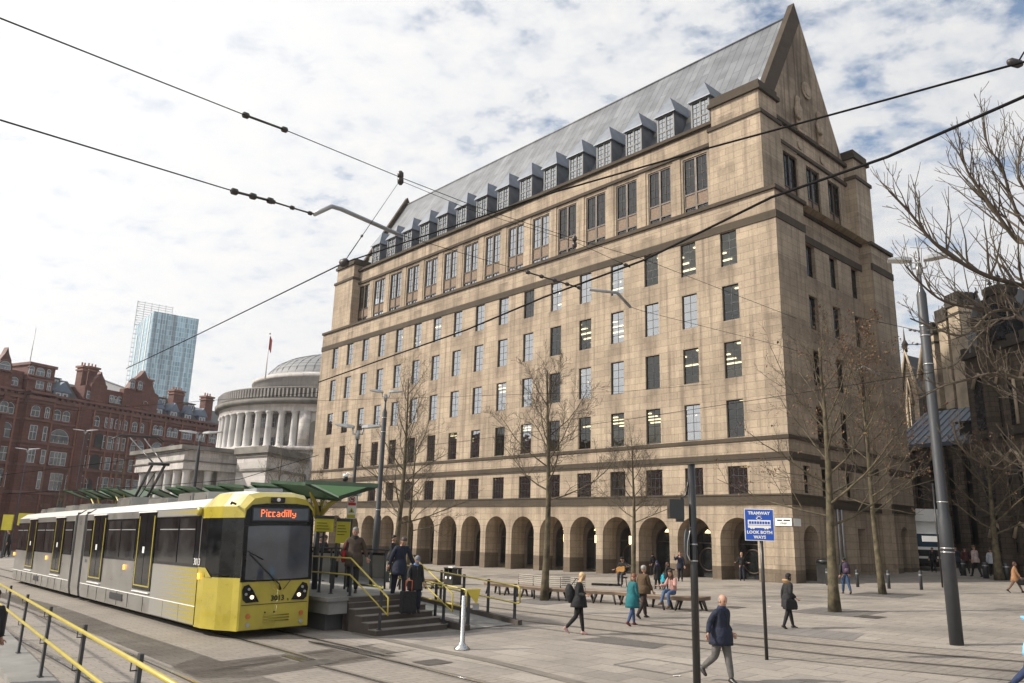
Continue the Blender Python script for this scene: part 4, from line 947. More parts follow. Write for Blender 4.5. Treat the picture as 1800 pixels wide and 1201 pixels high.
def hotel():
    r=empty('red_brick_hotel',mat=HM,label='ornate dark red brick and terracotta hotel with chimneys and dormers behind the tram',cat='building')
    b=MB(); LN=62
    b.box(-110,LN,0,22,-8,20.3,0)
    # turret bay, gabled bays and pavilions stand proud of the front
    def X(px,py=800): return hu(px,py)
    def bay(x0,x1,z1,pr=.55,m=0): b.box(X(x0,720),X(x1,720),-pr,2,-8,z1,m)
    bay(40,86,19.6,.9); bay(0,10,19.6,.5); bay(140,160,19.6,.35)
    tur=(X(40,680),X(86,680)); b.box(tur[0],tur[1],-.9,7,20.4,24.4,0)
    b.box(X(-60,700),X(34,700),-.1,8,20.3,23.2,0)
    b.box(X(146,700),X(216,700),-.1,6,20.3,23.0,0)
    def gable(x0,x1,zb,zt,pr=.3,y0=690):
        a,c=X(x0,y0),X(x1,y0); m=(a+c)/2; w=c-a
        P=[(a,20.3),(c,20.3),(c,zb),(c-w*.12,zb+.3),(c-w*.22,zb+(zt-zb)*.45),(m+w*.10,zb+(zt-zb)*.72),(m,zt),(m-w*.10,zb+(zt-zb)*.72),(a+w*.22,zb+(zt-zb)*.45),(a+w*.12,zb+.3),(a,zb)]
        b.prismy(P,-pr,.6,0)
    gable(214,276,23.6,27.3,.5); gable(158,186,23.4,25.6,.3,685); gable(-20,14,23.0,26.2,.4)
    b.build('wall',[M_BRICK],r)
    t=MB()
    for z,h,p in ((20.25,.35,.55),(19.4,.5,.25),(18.95,.15,.15),(16.35,.3,.2),(13.1,.3,.2),(12.6,.12,.12),(9.9,.3,.2),(6.0,.35,.25)):
        t.box(-110,LN,-p-.0,.02,z,z+h,0)
        a,c=X(40,720),X(86,720); t.box(a-.1,c+.1,-.9-p,-.5,z+.01,z+h+.01,0)
    for u in [X(x,760) for x in (20,36,87,132,142,160,188,205,214,226,243,262,288,318,343,366)]: t.box(u-.14,u+.14,-.22,.02,-2,19.4,1)
    for i in range(90): u=-24+i*.95; t.box(u-.2,u+.2,-.42,-.1,19.9,20.2,0)
    t.box(tur[0]-.2,tur[1]+.2,-1.15,7,24.3,24.7,0); t.box(tur[0]-.2,tur[1]+.2,-1.15,7,22.2,22.5,0)
    t.build('cornice',[M_BRICKD,M_BRICKL],r)
    # roofs
    q=MB()
    def hip(x0,x1,z1,y1=3.5,m=0,yy=700):
        a,c=X(x0,yy),X(x1,yy); q.quad((a,.1,20.4),(c,.1,20.4),(c,y1,z1),(a,y1,z1),m); q.quad((a,y1,z1),(c,y1,z1),(c,y1+8,z1),(a,y1+8,z1),m); q.quad((a,.1,20.4),(a,y1,z1),(a,y1+8,z1),(a,y1+8,20.4),m); q.quad((c,.1,20.4),(c,y1+8,20.4),(c,y1+8,z1),(c,y1,z1),m)
    hip(88,140,23.7); hip(276,366,24.2,3.8); hip(366,440,23.8,5); hip(150,276,24.2,8)
    q.build('roof',[M_SLATE],r)
    # dormers
    def dorm(px,py,w,h,pitch,y0=.3,mat=M_BLUE):
        u=X(px,py); z=zz(px,py)-h/2
        d=MB(); d.box(u-w/2,u+w/2,y0,y0+2.5,z,z+h,0)
        if pitch: d.prismy([(u-w/2-.25,z+h),(u+w/2+.25,z+h),(u,z+h+pitch)],y0-.25,y0+2.6,0)
        else: d.box(u-w/2-.15,u+w/2+.15,y0-.2,y0+2.6,z+h,z+h+.15,0)
        o=d.build('dormer',[mat],r); v=MB()
        for s in (-1,1): v.box(u+s*w*.21-w*.17,u+s*w*.21+w*.17,y0-.05,y0,z+.12,z+h-.12,0)
        for s in (-1,1): v.box(u+s*w*.21-w*.08,u+s*w*.21+w*.08,y0-.06,y0-.05,z+.25,z+h-.3,1)
        v.build('window',[M_WWIN,M_HGL],o)
    def zz(x,y,dep=0): return hit(x,y,HA-hN*dep,hN).z
    for x,y in ((281,724),(307,729),(332,734),(357,738)): dorm(x,y,1.7,1.2,1.5)
    for x,y in ((297,706),(324,711),(347,716)): dorm(x,y,1.6,1.25,0,1.7,M_SLATE)
    dorm(110,697,2.6,1.3,1.6); dorm(111,670,1.9,1.1,0,2.2,M_SLATE)
    # chimneys
    for x,y,w,zt in ((146,650,.9,26.9),(257,665,1.9,27.0),(313,678,2.2,26.2),(290,690,.8,25.4),(366,690,1.8,26.3),(384,702,1.2,25.0),(163,640,1.9,28.5)):
        dep=2 if x not in (290,384,163) else 9
        u=hu(x,y,dep); c=MB(); c.box(u-w/2,u+w/2,dep-.6,dep+.8,20,zt-.9,0); c.box(u-w/2-.15,u+w/2+.15,dep-.75,dep+.95,zt-1.4,zt-1.15,1); c.box(u-w/2-.2,u+w/2+.2,dep-.8,dep+1,zt-.9,zt-.6,1)
        n=max(2,int(w/.5))
        for i in range(n): xx=u-w/2+w*(i+.5)/n; c.lathe([(.16,0),(.2,.05),(.14,.1),(.13,.6)],(xx,dep+.1,zt-.6),8,1)
        c.build('chimney',[M_BRICK,M_BRICKL],r)
    # windows: (x, kind)
    def win(u,z0,z1,w,arch,pr=.0,lights=2):
        f=MB(); r_=w/2 if arch else 0; y=-.03-pr
        zt=z1-r_
        P=[(u-w/2,z0),(u+w/2,z0),(u+w/2,zt)]+([(u+r_*math.cos(math.pi*k/8),zt+r_*math.sin(math.pi*k/8)) for k in range(1,8)] if arch else [])+[(u-w/2,zt)]
        f.prismy(P,y,y+.06,1)
        e=.07; f.box(u-w/2,u-w/2+e,y-.05,y,z0,zt,0); f.box(u+w/2-e,u+w/2,y-.05,y,z0,zt,0); f.box(u-w/2,u+w/2,y-.05,y,z0,z0+e,0)
        zm=z0+(z1-z0)*.55; f.box(u-w/2+e,u+w/2-e,y-.045,y,zm-e/2,zm+e/2,0)
        if arch: f.tube([(a,y-.03,c) for a,c in P[2:]],.05,5,0)
        else: f.box(u-w/2,u+w/2,y-.05,y,zt-e,zt,0)
        for k in range(1,lights): x=u-w/2+w*k/lights; f.box(x-.03,x+.03,y-.04,y,z0+e,zt-(0 if arch else e),0)
        f.box(u-w/2-.15,u+w/2+.15,y-.22,y+.02,z0-.22,z0,2)
        if arch: 
            f.tube([(u+(r_+.16)*math.cos(math.pi*k/8),y-.05,zt+(r_+.16)*math.sin(math.pi*k/8)) for k in range(9)],.10,6,2)
        f.build('window',[M_WWIN,M_HGL,M_BRICKD],r)
    R2=[13.7,55/1,0]
    for x,w,a in ((1,1.1,1),(13.7,1.5,1),(55,1.3,1),(76,.7,1),(100.6,1.2,1),(117,1.2,1),(154.5,1.2,1),(171,1.2,1),(189.5,.6,0),(197.6,.6,0),(209.7,1.0,1),(222,1.0,1),(239.6,1.0,1),(251.7,1.0,1),(277,1.0,1),(286,1.0,1),(302.5,1.1,1),(312,1.1,1),(328,1.1,1),(337.5,1.1,1),(354,1.1,1),(361,1.1,1),(373.6,.9,1),(381,.9,1)):
        win(X(x,725),16.95,18.55,w,a,.9 if 40<x<86 else (.5 if x<12 else 0))
    for x,w,a,l in ((6,1.8,1,2),(49,1.1,0,2),(70,.6,0,1),(103,3.2,1,4),(133,.5,0,1),(150,2.0,0,3),(185,.8,0,1),(193,.8,0,1),(205,1.2,0,2),(215,1.2,0,2),(243,2.6,1,3),(278,2.6,1,3),(305,2.4,1,3),(335,2.4,1,3),(362,2.0,1,3)):
        win(X(x,770),13.6,15.7,w,a,.9 if 40<x<86 else 0,l)
    for x,w,l in ((2,1.5,2),(45,1.1,2),(66,.7,1),(89,.8,1),(99,1.2,2),(109,.9,1),(127,.5,1),(144,2.2,3),(180,.8,1),(189,.8,1),(201,1.1,1),(211,1.1,1),(231,1.1,1),(241,1.1,1),(262,1.1,1),(275,1.1,1),(292,1.1,1),(305,1.1,1)):
        win(X(x,815),10.35,12.35,w,0,.9 if 40<x<86 else 0,l)
    for x,w,a,l in ((-2,1.5,1,2),(38.5,1.3,0,2),(60,.6,0,1),(97,2.0,0,3),(120,1.1,1,2),(140,2.4,1,4),(175,.9,0,1),(185,.9,0,1),(194,1,0,1),(206,1,0,1),(226,1.1,0,1),(237,1.1,0,1),(262,1.1,0,1),(275,1.1,0,1)):
        win(X(x,850),6.7,9.2,w,a,.9 if 40<x<86 else 0,l)
    for x,w in ((60,1.2),(77,.6),(157,1.1),(173,1.1),(196,.7),(204,.7),(210,1.0),(225,.9),(240,.9),(255,.9),(20,1.1)): win(X(x,692),21.0,22.2,w,x in(20,210,255),.9 if 40<x<86 else .4 if x>214 else .12)
    for x,w in ((47,.8),(63,1.3),(78,.6),(2,1.6)): win(X(x,660),22.9,24.1,w,1,.9 if x>10 else .5)
    for x in (229,243): win(X(x,672),23.9,25.3,.9,1,.55)
    for x,z in ((170,13.7),(168,10.4),(162,6.6),(120,3)):   # near-black panels painting the shade inside open loggias
        u=X(x,800); f=MB(); f.prismy([(u-.75,z),(u+.75,z),(u+.75,z+1.5)]+[(u+.75*math.cos(math.pi*k/8),z+1.5+.75*math.sin(math.pi*k/8)) for k in range(1,8)]+[(u-.75,z+1.5)],-.05,0,0); f.build('loggia_shade',[M_DARK],r)
    p=MB(); u=X(65,650); p.tube([(u,2,24.5),(u,2,30.5)],.05,6,0); p.ball((u,2,27.2),.12,6,0); p.build('flagstaff',[M_GREYM],r)
hotel()
def simple_block():
    L0=AT(180,700,190); L0.z=0; r=empty('white_rooftop_block',L0,R_(30),'pale flat sided building peeping above the red hotel roofs beside a chimney','building')
    m=MB(); m.prismy([(-5,0),(6,0),(6,33.5),(-3,36.0),(-5,36.2)],-3,3,0); m.build('wall',[M_WHITE],r)
    q=MB(); q.prismy([(-5.2,36.2),(-3,36.05),(6.2,33.5),(6.2,33.8),(-3,36.35),(-5.2,36.5)],-3.2,3.2,0); q.build('roof_edge',[M_GREYM],r)
simple_block()
# ------------------------------------------------------------------ glass tower far off
def tower():
    c=AT(249,700,480); c.z=0
    # right face runs to pixel 344, left face to 235
    pr=AT(332,700,497); pl=AT(222,700,497); pr.z=pl.z=0
    e=(pr-c); W=e.length; e.normalize(); n=Vector((-e.y,e.x,0))
    if n.dot(c-CO)<0: n=-n
    M=Matrix(((e.x,n.x,0,c.x),(e.y,n.y,0,c.y),(0,0,1,0),(0,0,0,1)))
    r=empty('glass_tower',mat=M,label='tall blue glass skyscraper with an open blade screen on its roof',cat='tower')
    zt=hit(262,547,c,Vector((0,-1,0))).z
    m,nt,b=newmat('tower_glass'); tc=nt.nodes.new('ShaderNodeTexCoord'); sp=nt.nodes.new('ShaderNodeSeparateXYZ'); L(nt,tc.outputs['Object'],sp.inputs[0])
    a=math_(nt,'ADD',sp.outputs[0],sp.outputs[1]); cb=nt.nodes.new('ShaderNodeCombineXYZ'); L(nt,a,cb.inputs[0]); L(nt,sp.outputs[2],cb.inputs[1])
    br=nt.nodes.new('ShaderNodeTexBrick'); br.offset=0; L(nt,cb.outputs[0],br.inputs['Vector'])
    for k,v in (('Scale',1),('Brick Width',1.5),('Row Height',3.2),('Mortar Size',.16),('Mortar Smooth',.1)): br.inputs[k].default_value=v
    br.inputs['Color1'].default_value=(.07,.15,.21,1); br.inputs['Color2'].default_value=(.20,.32,.39,1); br.inputs['Mortar'].default_value=(.30,.40,.45,1)
    mp=nt.nodes.new('ShaderNodeMapping'); L(nt,cb.outputs[0],mp.inputs[0]); mp.inputs['Scale'].default_value=(.55,.012,1)
    n1=N(nt,'ShaderNodeTexNoise'); n1.inputs['Scale'].default_value=1; n1.inputs['Detail'].default_value=2; L(nt,mp.outputs[0],n1.inputs['Vector'])
    L(nt,mixc(nt,1.0,br.outputs[0],ramp(nt,n1.outputs[0],[(.35,.6),(.65,1.7)]),'MULTIPLY'),b.inputs['Base Color']); b.inputs['Roughness'].default_value=.25; b.inputs['Metallic'].default_value=.1
    D=10
    for _ in range(300):
        q=c+n*D+Vector((0,0,100))-CO; D+=.25
        if 900+FPX*q.dot(CR)/q.dot(CF)<228: break
    t=MB(); t.box(0,W,0,D,-5,zt,0); t.build('glass_facade',[m],r)
    f=MB()
    for i in range(3): y=D*(i+.5)/3; f.box(-.25,-.05,y-1.2,y+1.2,-5,zt-8*(i==2),0)
    f.build('white_fin',[plain('tower_white_fin',(.50,.53,.55),.5)],r)
    k=MB()
    z=-2
    while z<zt+18: 
        k.box(-1.5,.0,D-.2,D,z,z+.5,0); z+=3.2
    z=20
    while z<zt: k.box(W,W+1.3,D-.2,D,z,z+.5,0); z+=3.2
    k.box(-1.5,-1.3,D-.2,D,-5,zt+17,0)
    for i in range(11): k.box(-1.5,W*.78,D-.2,D,zt+.5+i*1.6,zt+.85+i*1.6,0)
    for i in range(6): x=lerp(-1.3,W*.78,i/5); k.box(x-.2,x+.2,D-.2,D+.1,zt-2,zt+17.5,0)
    k.build('blade_screen',[plain('blade_metal',(.60,.62,.60),.5)],r)
tower()
# ------------------------------------------------------------------ round library
M_PORT=masonry('portland_stone',(.56,.53,.51),(.38,.36,.34),1.3,.55,.01,.5,dirt=(.24,.225,.21)); M_PORTS=plain('grey_stained_stone',(.17,.16,.145),.85,0,.45,.5,.3); M_COLM=plain('stone_column',(.52,.51,.50),.8,0,.2,.6)
LC=Vector((-27.07,120.9,0)); lv=Vector((LC.x,LC.y,0)).normalized(); ll=Vector((-lv.y,lv.x,0))
def LP(th,r,z): a=R_(th); return (r*(math.cos(a)*ll.x-math.sin(a)*lv.x),r*(math.cos(a)*ll.y-math.sin(a)*lv.y),z)
def library():
    r=empty('round_library',LC,0,'round pale stone library with a colonnade, balustrade and shallow grey dome','building')
    b=MB(); b.lathe([(17.2,-8),(17.2,12.3)],seg=96); b.lathe([(17.6,12.3),(17.6,12.8)],seg=96); b.lathe([(14.6,12.7),(14.6,17.7)],seg=96); b.lathe([(17.0,17.55),(17.05,18.5),(17.1,18.5)],seg=96,cap=False); b.lathe([(17.0,17.55),(14.2,17.56)],seg=96,cap=False)
    b.lathe([(12.6,19),(12.6,23.0),(12.9,23.05),(12.9,23.5),(12.2,23.9)],seg=96)
    a0=math.atan2(LP(76,1,0)[1],LP(76,1,0)[0]); 
    b.build('drum_wall',[M_PORT],r)
    d=MB(); d.lathe([(17.1,18.5),(17.7,18.6),(17.75,19.2),(17.1,19.35)],seg=96,cap=False); d.lathe([(17.1,19.3),(17.1,20.6),(17.25,20.65),(17.25,20.85),(16.6,20.85),(16.6,19.3),(12.4,19.3)],seg=96,cap=False); d.build('cornice',[M_PORTS],r)
    q=MB(); K=10; q.lathe([(11.0*math.cos(math.pi/2*k/K),23.7+4.9*math.sin(math.pi/2*k/K)) for k in range(K+1)],seg=64,cap=False)
    m,nt,bb=newmat('dome_lead'); tc=nt.nodes.new('ShaderNodeTexCoord'); w_=N(nt,'ShaderNodeTexWave'); w_.wave_type='RINGS'; w_.rings_direction='Z'; w_.inputs['Scale'].default_value=.6; w_.inputs['Distortion'].default_value=.3; L(nt,tc.outputs['Object'],w_.inputs['Vector']); L(nt,ramp(nt,w_.outputs['Fac'],[(.0,(.14,.145,.155)),(.2,(.21,.215,.225)),(1,(.24,.245,.255))]),bb.inputs['Base Color']); bb.inputs['Roughness'].default_value=.7; bb.inputs['Metallic'].default_value=0
    for j in range(48):
        t=2*math.pi*j/48; q.tube([(11.05*math.cos(math.pi/2*k/6)*math.cos(t),11.05*math.cos(math.pi/2*k/6)*math.sin(t),23.72+4.92*math.sin(math.pi/2*k/6)) for k in range(7)],.045,4)
    q.build('dome',[m],r)
    c=MB(); c.lathe([(.62,0),(.62,.15),(.5,.3),(.48,1.6),(.42,4.4),(.5,4.55),(.62,4.7),(.62,4.85)],seg=14); first=None
    for i in range(-16,9):
        th=19+6.5*i
        if first is None: first=c.build('column',[M_COLM],r); o=first
        else: o=first.copy(); COL.objects.link(o); o.parent=r
        o.location=LP(th,16.5,12.75)
    n=MB()
    for th in (76,88.5): 
        p=LP(th,16.4,12.8); n.lathe([(.9,12.8),(.9,17.6)],(p[0],p[1],0),8)
    n.build('pilaster',[M_PORT],r)
    f=MB(); A=[LP(77+i*1.5,16.6,0) for i in range(8)]
    for p,s in zip(A,A[1:]): f.quad((p[0],p[1],12.8),(s[0],s[1],12.8),(s[0],s[1],17.6),(p[0],p[1],17.6),0)
    f.build('niche_bay',[M_PORT],r)
    g=MB(); pts=[LP(79.5+.0*k,16.9,z) for k,z in enumerate((13.3,13.3))]
    P=[LP(80.2+2.6*math.cos(math.pi*k/10) if k else 82.8,16.72,13.3) for k in range(0)]
    arc=[(83,13.2),(83,15.6)]+[(80.8+2.2*math.cos(math.pi*k/10),15.6+.65*1.1*math.sin(math.pi*k/10)) for k in range(1,10)]+[(78.6,15.6),(78.6,13.2)]
    i=g.p(*[LP(t,16.75,z) for t,z in arc]); g.face(range(i,i+len(arc))); g.build('niche',[M_PORTS],r)  # flat niche panel, grey colour paints the shade of its recess
    wn=MB(); wn.box(-.5,.5,-.05,.1,0,1.5,1); 
    for x in (-.5,0,.44): wn.box(x,x+.06,-.08,-.02,0,1.5,0)
    for z in (0,.7,1.44): wn.box(-.5,.5,-.08,-.02,z,z+.06,0)
    first=None
    for i in range(-4,9):
        for z in (15.6,13.1):
            th=22.2+6.5*i; p=LP(th,14.65,z)
            if first is None: first=wn.build('window',[M_WWIN,M_HGL],r); o=first
            else: o=first.copy(); COL.objects.link(o); o.parent=r
            o.location=p; o.rotation_euler=(0,0,math.atan2(p[1],p[0])+math.pi/2)
            if z<14: o.scale=(1,1,.8)
    # balustrade balusters
    s=MB()
    for k in range(60):
        th=-20+k*1.9; p=LP(th,17.35,19.5); s.box(p[0]-.1,p[0]+.1,p[1]-.1,p[1]+.1,19.45,20.6,0)
    s.build('balusters',[M_PORT],r)
    # lower windows of the podium
    for th,z in ((66,7.6),(78,7.4),(72,3.5),(60,3.5)):
        o=first.copy(); COL.objects.link(o); o.parent=r; p=LP(th,17.25,z); o.location=p; o.rotation_euler=(0,0,math.atan2(p[1],p[0])+math.pi/2)
library()
def portico():
    # two square-edged blocks in front of the drum: a columned portico and a plain wing
    c=AT(326,800,95); c.z=0; a=AT(244,800,106); a.z=0; e=(a-c).normalized(); n=Vector((e.y,-e.x,0))
    if n.dot(c-CO)<0: n=-n
    W=(a-c).length
    M=Matrix(((e.x,n.x,0,c.x),(e.y,n.y,0,c.y),(0,0,1,0),(0,0,0,1)))
    r=empty('library_portico',mat=M,label='pale stone columned portico joined to the round library, half hidden by the tram canopy',cat='portico')
    zt=hit(326,783,c,Vector((0,-1,0))).z; zb=hit(326,824,c,Vector((0,-1,0))).z; D=15
    m=MB(); m.box(-.2,W+.2,-.2,D,zb,zt-.5,0); m.box(2.2,W,2.4,D,-6,zb,0); m.build('entablature',[M_PORT],r)
    k=MB(); k.box(-.9,W+.9,-.9,D+.5,zt-.5,zt,0); k.box(-.4,W+.4,-.4,D,zb+.9,zb+1.05,0); k.build('cornice',[M_PORTS],r)
    cm=MB(); cm.lathe([(.6,-6),(.6,0),(.52,.3),(.5,4),(.46,zb-.5),(.58,zb-.2),(.6,zb)],seg=14); first=None
    n_=6
    for i in range(n_):
        for y in ((.7,) if i else (.7,3.4)):
            if first is None: first=cm.build('column',[M_COLM],r); o=first
            else: o=first.copy(); COL.objects.link(o); o.parent=r
            o.location=(.7+(W-1.4)*i/(n_-1),y,0)
    # side (facing right-hand) with the big arch
    q=MB(); S=lambda a_,d,z:(.3+d,a_,z)
    holewall(q,S,4.4,D,-6,zb,[],1.2,0,0,[(6.6,12.6,-6,zb-4.0)]); q.build('arch_wall',[M_PORT],r)
    q=MB(); q.quad((1.6,6,-6),(1.6,13,-6),(1.6,13,zb),(1.6,6,zb)); q.build('arch_window',[M_HGL],r)
    # plain wing right of it
    c2=AT(470,800,93); c2.z=0; c3=AT(512,800,104); 
    z2=hit(470,784,c2,Vector((0,-1,0))).z
    r2=empty('library_wing',c2,0,'plain stone block with a heavy cornice standing in front of the library colonnade','building')
    q=MB(); u=Vector((-math.cos(R_(40)),-0.25,0)).normalized()
    L_=AT(418,800,97); L_.z=0; R2=AT(545,800,104); R2.z=0
    ex=(L_-c2); ey=(R2-c2); P=lambda s,t,z:tuple(ex*s+ey*t+Vector((0,0,z)))
    def bx(s0,s1,t0,t1,z0,z1,mm=0):
        i=q.p(P(s0,t0,z0),P(s1,t0,z0),P(s1,t1,z0),P(s0,t1,z0),P(s0,t0,z1),P(s1,t0,z1),P(s1,t1,z1),P(s0,t1,z1))
        for f in ((3,2,1,0),(4,5,6,7),(0,1,5,4),(2,3,7,6),(3,0,4,7),(1,2,6,5)): q.face([i+k for k in f],mm)
    bx(0,1,0,1,-6,z2-1.0); q.build('wall',[M_PORT],r2); q=MB(); bx(-.09,1.05,-.05,1.0,z2-.8,z2); bx(-.04,1.02,-.02,1,z2-2.9,z2-2.6); bx(-.03,1.02,-.02,1,z2-1.2,z2-.8); q.build('cornice',[M_PORTS],r2)
portico()
def flagpole(x,y0,y1,d,label,col,fx=1):
    p=AT(x,y0,d); t=AT(x+ (y0-y1)*.06,y1,d); r=empty('flagpole',(p.x,p.y,p.z),0,label,'flagpole')
    h=t.z-p.z; m=MB(); m.tube([(0,0,0),(0,0,h)],[.10,.05],8); m.build('pole',[M_WHITE],r); m=MB(); m.ball((0,0,h+.1),.14,8); m.build('finial',[M_GREYM],r)
    f=MB(); 
    P=[[(fx*(.05+.09*k),.08*math.sin(k*1.7),h-.2-1.9*j-.15*k) for j in (0,1)] for k in range(5)]
    for a,b in zip(P,P[1:]): f.quad(a[0],a[1],b[1],b[0])
    o=f.build('flag',[plain('flag_'+col,(.30,.05,.05) if col=='red' else (.1,.1,.2),.7)],r)
    s=o.modifiers.new('s','SOLIDIFY'); s.thickness=.02
flagpole(466,668,583,108,'tall white flagpole with a furled flag on the round library','red')
# ------------------------------------------------------------------ sooty gothic town hall on the right
M_GOTH=masonry('sooty_gothic_stone',(.105,.082,.062),(.05,.04,.032),.7,.3,.02,.75,dirt=(.030,.025,.020),var=.3); M_GOTHD=plain('black_gothic_trim',(.045,.038,.031),.85,0,.4,1,.4,bscale=5); M_GOTHL=plain('pale_sunlit_gothic_stone',(.36,.29,.21),.85,0,.35,1,.3)  # pale stone trim, its colour raised to paint sunlight onto the chimneys
M_DSL=plain('dark_slates',(.030,.032,.036),.6,0,.35,1.2,.5,bscale=14); M_BSL=plain('blue_sheet_roof',(.075,.095,.125),.5,.15,.2,.8)
def gothic():
    O0=AT(1790,900,44); O0.z=0
    ang=R_(-6)       # front runs away from the camera, slightly to the left
    e=Vector((math.sin(ang),math.cos(ang),0)); n=Vector((e.y,-e.x,0))
    # local x along the wall going away, local y into the building (to the right)
    M=Matrix(((e.x,n.x,0,O0.x),(e.y,n.y,0,O0.y),(0,0,1,0),(0,0,0,1)))
    r=empty('gothic_town_hall',mat=M,label='soot blackened gothic town hall with arcades, gables, turrets and battlemented chimneys at the right',cat='building')
    Zt=lambda x,y,d:AT(x,y,d).z
    # (local frame) convert a pixel at a given depth to local coordinates
    Mi=M.inverted()
    def lc(x,y,d): q=Mi@AT(x,y,d); return q
    b=MB(); t=MB(); w=MB(); ro=MB(); p=MB()
    b.box(-40,3,0,20,-2,Zt(1795,590,44),0)            # long near range
    z1=Zt(1790,590,44)
    for z in (z1-.3,z1*.62,z1*.30,1.6): t.box(-40,3.1,-.25,.05,z,z+.3,0)
    for i in range(20):
        x=1.8-i*2.0
        for z0,z2 in ((z1*.66,z1*.9),(z1*.34,z1*.56),(2.2,z1*.27)):
            P=[(x-.62,z0),(x+.62,z0),(x+.62,z2-.8),(x+.35,z2-.25),(x,z2),(x-.35,z2-.25),(x-.62,z2-.8)]
            w.prismy(P,-.04,0,0); t.tube([(a,-.1,c) for a,c in P[2:]],.11,6,1); 
            t.tube([(x-.78,-.1,z0),(x-.78,-.1,z2-.8)],.10,6,1)
        if i%2==0: b.box(x-1.25,x-.85,-.55,0,-2,z1+.8,0); p.lathe([(.3,0),(.3,.5),(.03,2.2)],(x-1.05,-.3,z1+.8),4,0)
    for i in range(40): x=3-i; t.box(x-.25,x+.15,-.1,.2,z1,z1+.45,0)
    ro.quad((-40,.5,z1),(3,.5,z1),(3,7,z1+8),(-40,7,z1+8)); 
    # corner turret with spire
    def at(px,py,d): q=lc(px,py,d); return q.x,q.y,q.z
    def turret(px,ytop,ybase,d,rad,seg=8,spire=True,ysp=None):
        x,y,_=at(px,900,d); zt=Zt(px,ytop,d); zb=Zt(px,ybase,d)
        b.lathe([(rad,-2),(rad,zb)],(x,y,0),seg,0,sm=False); t.lathe([(rad+.15,zb-.4),(rad+.25,zb-.1),(rad+.25,zb+.1),(rad,zb+.2)],(x,y,0),seg,0,sm=False)
        ro.lathe([(rad+.1,zb+.1),(.08,zt-.8)],(x,y,0),seg,0,sm=False); p.lathe([(.05,zt-1),(.05,zt-.5),(.16,zt-.4),(.05,zt-.25),(.02,zt)],(x,y,0),6,0)
        for k in range(seg): a=2*math.pi*(k+.5)/seg; w.box(x+rad*.93*math.cos(a)-.25,x+rad*.93*math.cos(a)+.25,y+rad*.93*math.sin(a)-.25,y+rad*.93*math.sin(a)+.25,zb-3.2,zb-1.0,0)
    turret(1762,474,540,54,.6); turret(1789,455,505,47,.5); turret(1806,440,480,44,.7)
    def chim(px0,px1,ytop,ybot,d):
        x0,y0,_=at(px0,900,d); x1,y1,_=at(px1,900,d); zt=Zt((px0+px1)/2,ytop,d); zb=Zt(px0,ybot,d)
        cx,cy=(x0+x1)/2,(y0+y1)/2; hw=math.hypot(x1-x0,y1-y0)/2
        b.box(cx-hw*.8,cx+hw*.8,cy-hw,cy+hw,zb-6,zt-.5,1); t.box(cx-hw*.8-.15,cx+hw*.8+.15,cy-hw-.15,cy+hw+.15,zt-.9,zt-.5,0)
        t.box(cx-hw*.8-.05,cx+hw*.8+.05,cy-hw-.05,cy+hw+.05,zt-1.7,zt-1.5,0)
        for i in range(5):
            a=lerp(-hw,hw,i/4)
            for sx in (-1,1): t.box(cx+sx*hw*.8-.14,cx+sx*hw*.8+.14,cy+a-.13,cy+a+.13,zt-.5,zt+.15,0)
            for sy in (-1,1): t.box(cx+a*.8-.12,cx+a*.8+.12,cy+sy*hw-.13,cy+sy*hw+.13,zt-.5,zt+.15,0)
    chim(1713,1750,492,570,60); chim(1690,1720,523,575,62); chim(1664,1694,552,580,64)
    # central block with roof and an arcaded parapet
    x,y,_=at(1712,900,58)
    def block(px0,px1,d0,d1,ytop,dep,roof=None,arc=True):
        a=Mi@AT(px0,900,d0); c=Mi@AT(px1,900,d1); zt=Zt(px1,ytop,d1)
        f=(c-a); f.z=0; Ln=f.length; f.normalize(); g=Vector((-f.y,f.x,0))
        if g.y<0 and abs(g.y)>.3: g=-g
        if (M.to_3x3()@g).dot(AT(px0,900,d0)-CO)<0: g=-g
        P=lambda u,v,z:tuple(Vector((a.x,a.y,0))+f*u+g*v+Vector((0,0,z)))
        for mb,(u0,u1,v0,v1,z0,z2) in ((b,(0,Ln,0,dep,-2,zt)),(t,(-.1,Ln+.1,-.25,.1,zt-.4,zt)),(t,(-.05,Ln+.05,-.15,.1,zt*.72,zt*.72+.25)),(t,(-.05,Ln+.05,-.15,.1,zt*.4,zt*.4+.25))):
            i=mb.p(P(u0,v0,z0),P(u1,v0,z0),P(u1,v1,z0),P(u0,v1,z0),P(u0,v0,z2),P(u1,v0,z2),P(u1,v1,z2),P(u0,v1,z2))
            for q in ((3,2,1,0),(4,5,6,7),(0,1,5,4),(2,3,7,6),(3,0,4,7),(1,2,6,5)): mb.face([i+k for k in q],0)
        if arc:
            k=max(2,int(Ln/1.5))
            for j in range(k):
                u=Ln*(j+.5)/k; h=.42
                for z0,z2 in ((zt*.76,zt*.93),(zt*.46,zt*.66),(1.5,zt*.34)):
                    A=[(u-h,z0),(u+h,z0),(u+h,z2-.7),(u,z2),(u-h,z2-.7)]; i=w.p(*[P(q,-.05,z) for q,z in A]); w.face(range(i,i+5),0)
                    t.tube([P(q,-.1,z) for q,z in A[2:]],.09,5,1)
        if roof:
            zr=Zt(px0,roof,d0); i=ro.p(P(-.2,-.2,zt),P(Ln+.2,-.2,zt),P(Ln+.2,dep/2,zr),P(-.2,dep/2,zr),P(-.2,dep,zt),P(Ln+.2,dep,zt)); ro.face((i,i+1,i+2,i+3)); ro.face((i+3,i+2,i+5,i+4)); ro.face((i+1,i+5,i+2)); ro.face((i+3,i+4,i))
        return P,Ln,zt
    block(1708,1756,66,56,642,14,575,True)
    block(1648,1712,72,64,660,12,None,True)
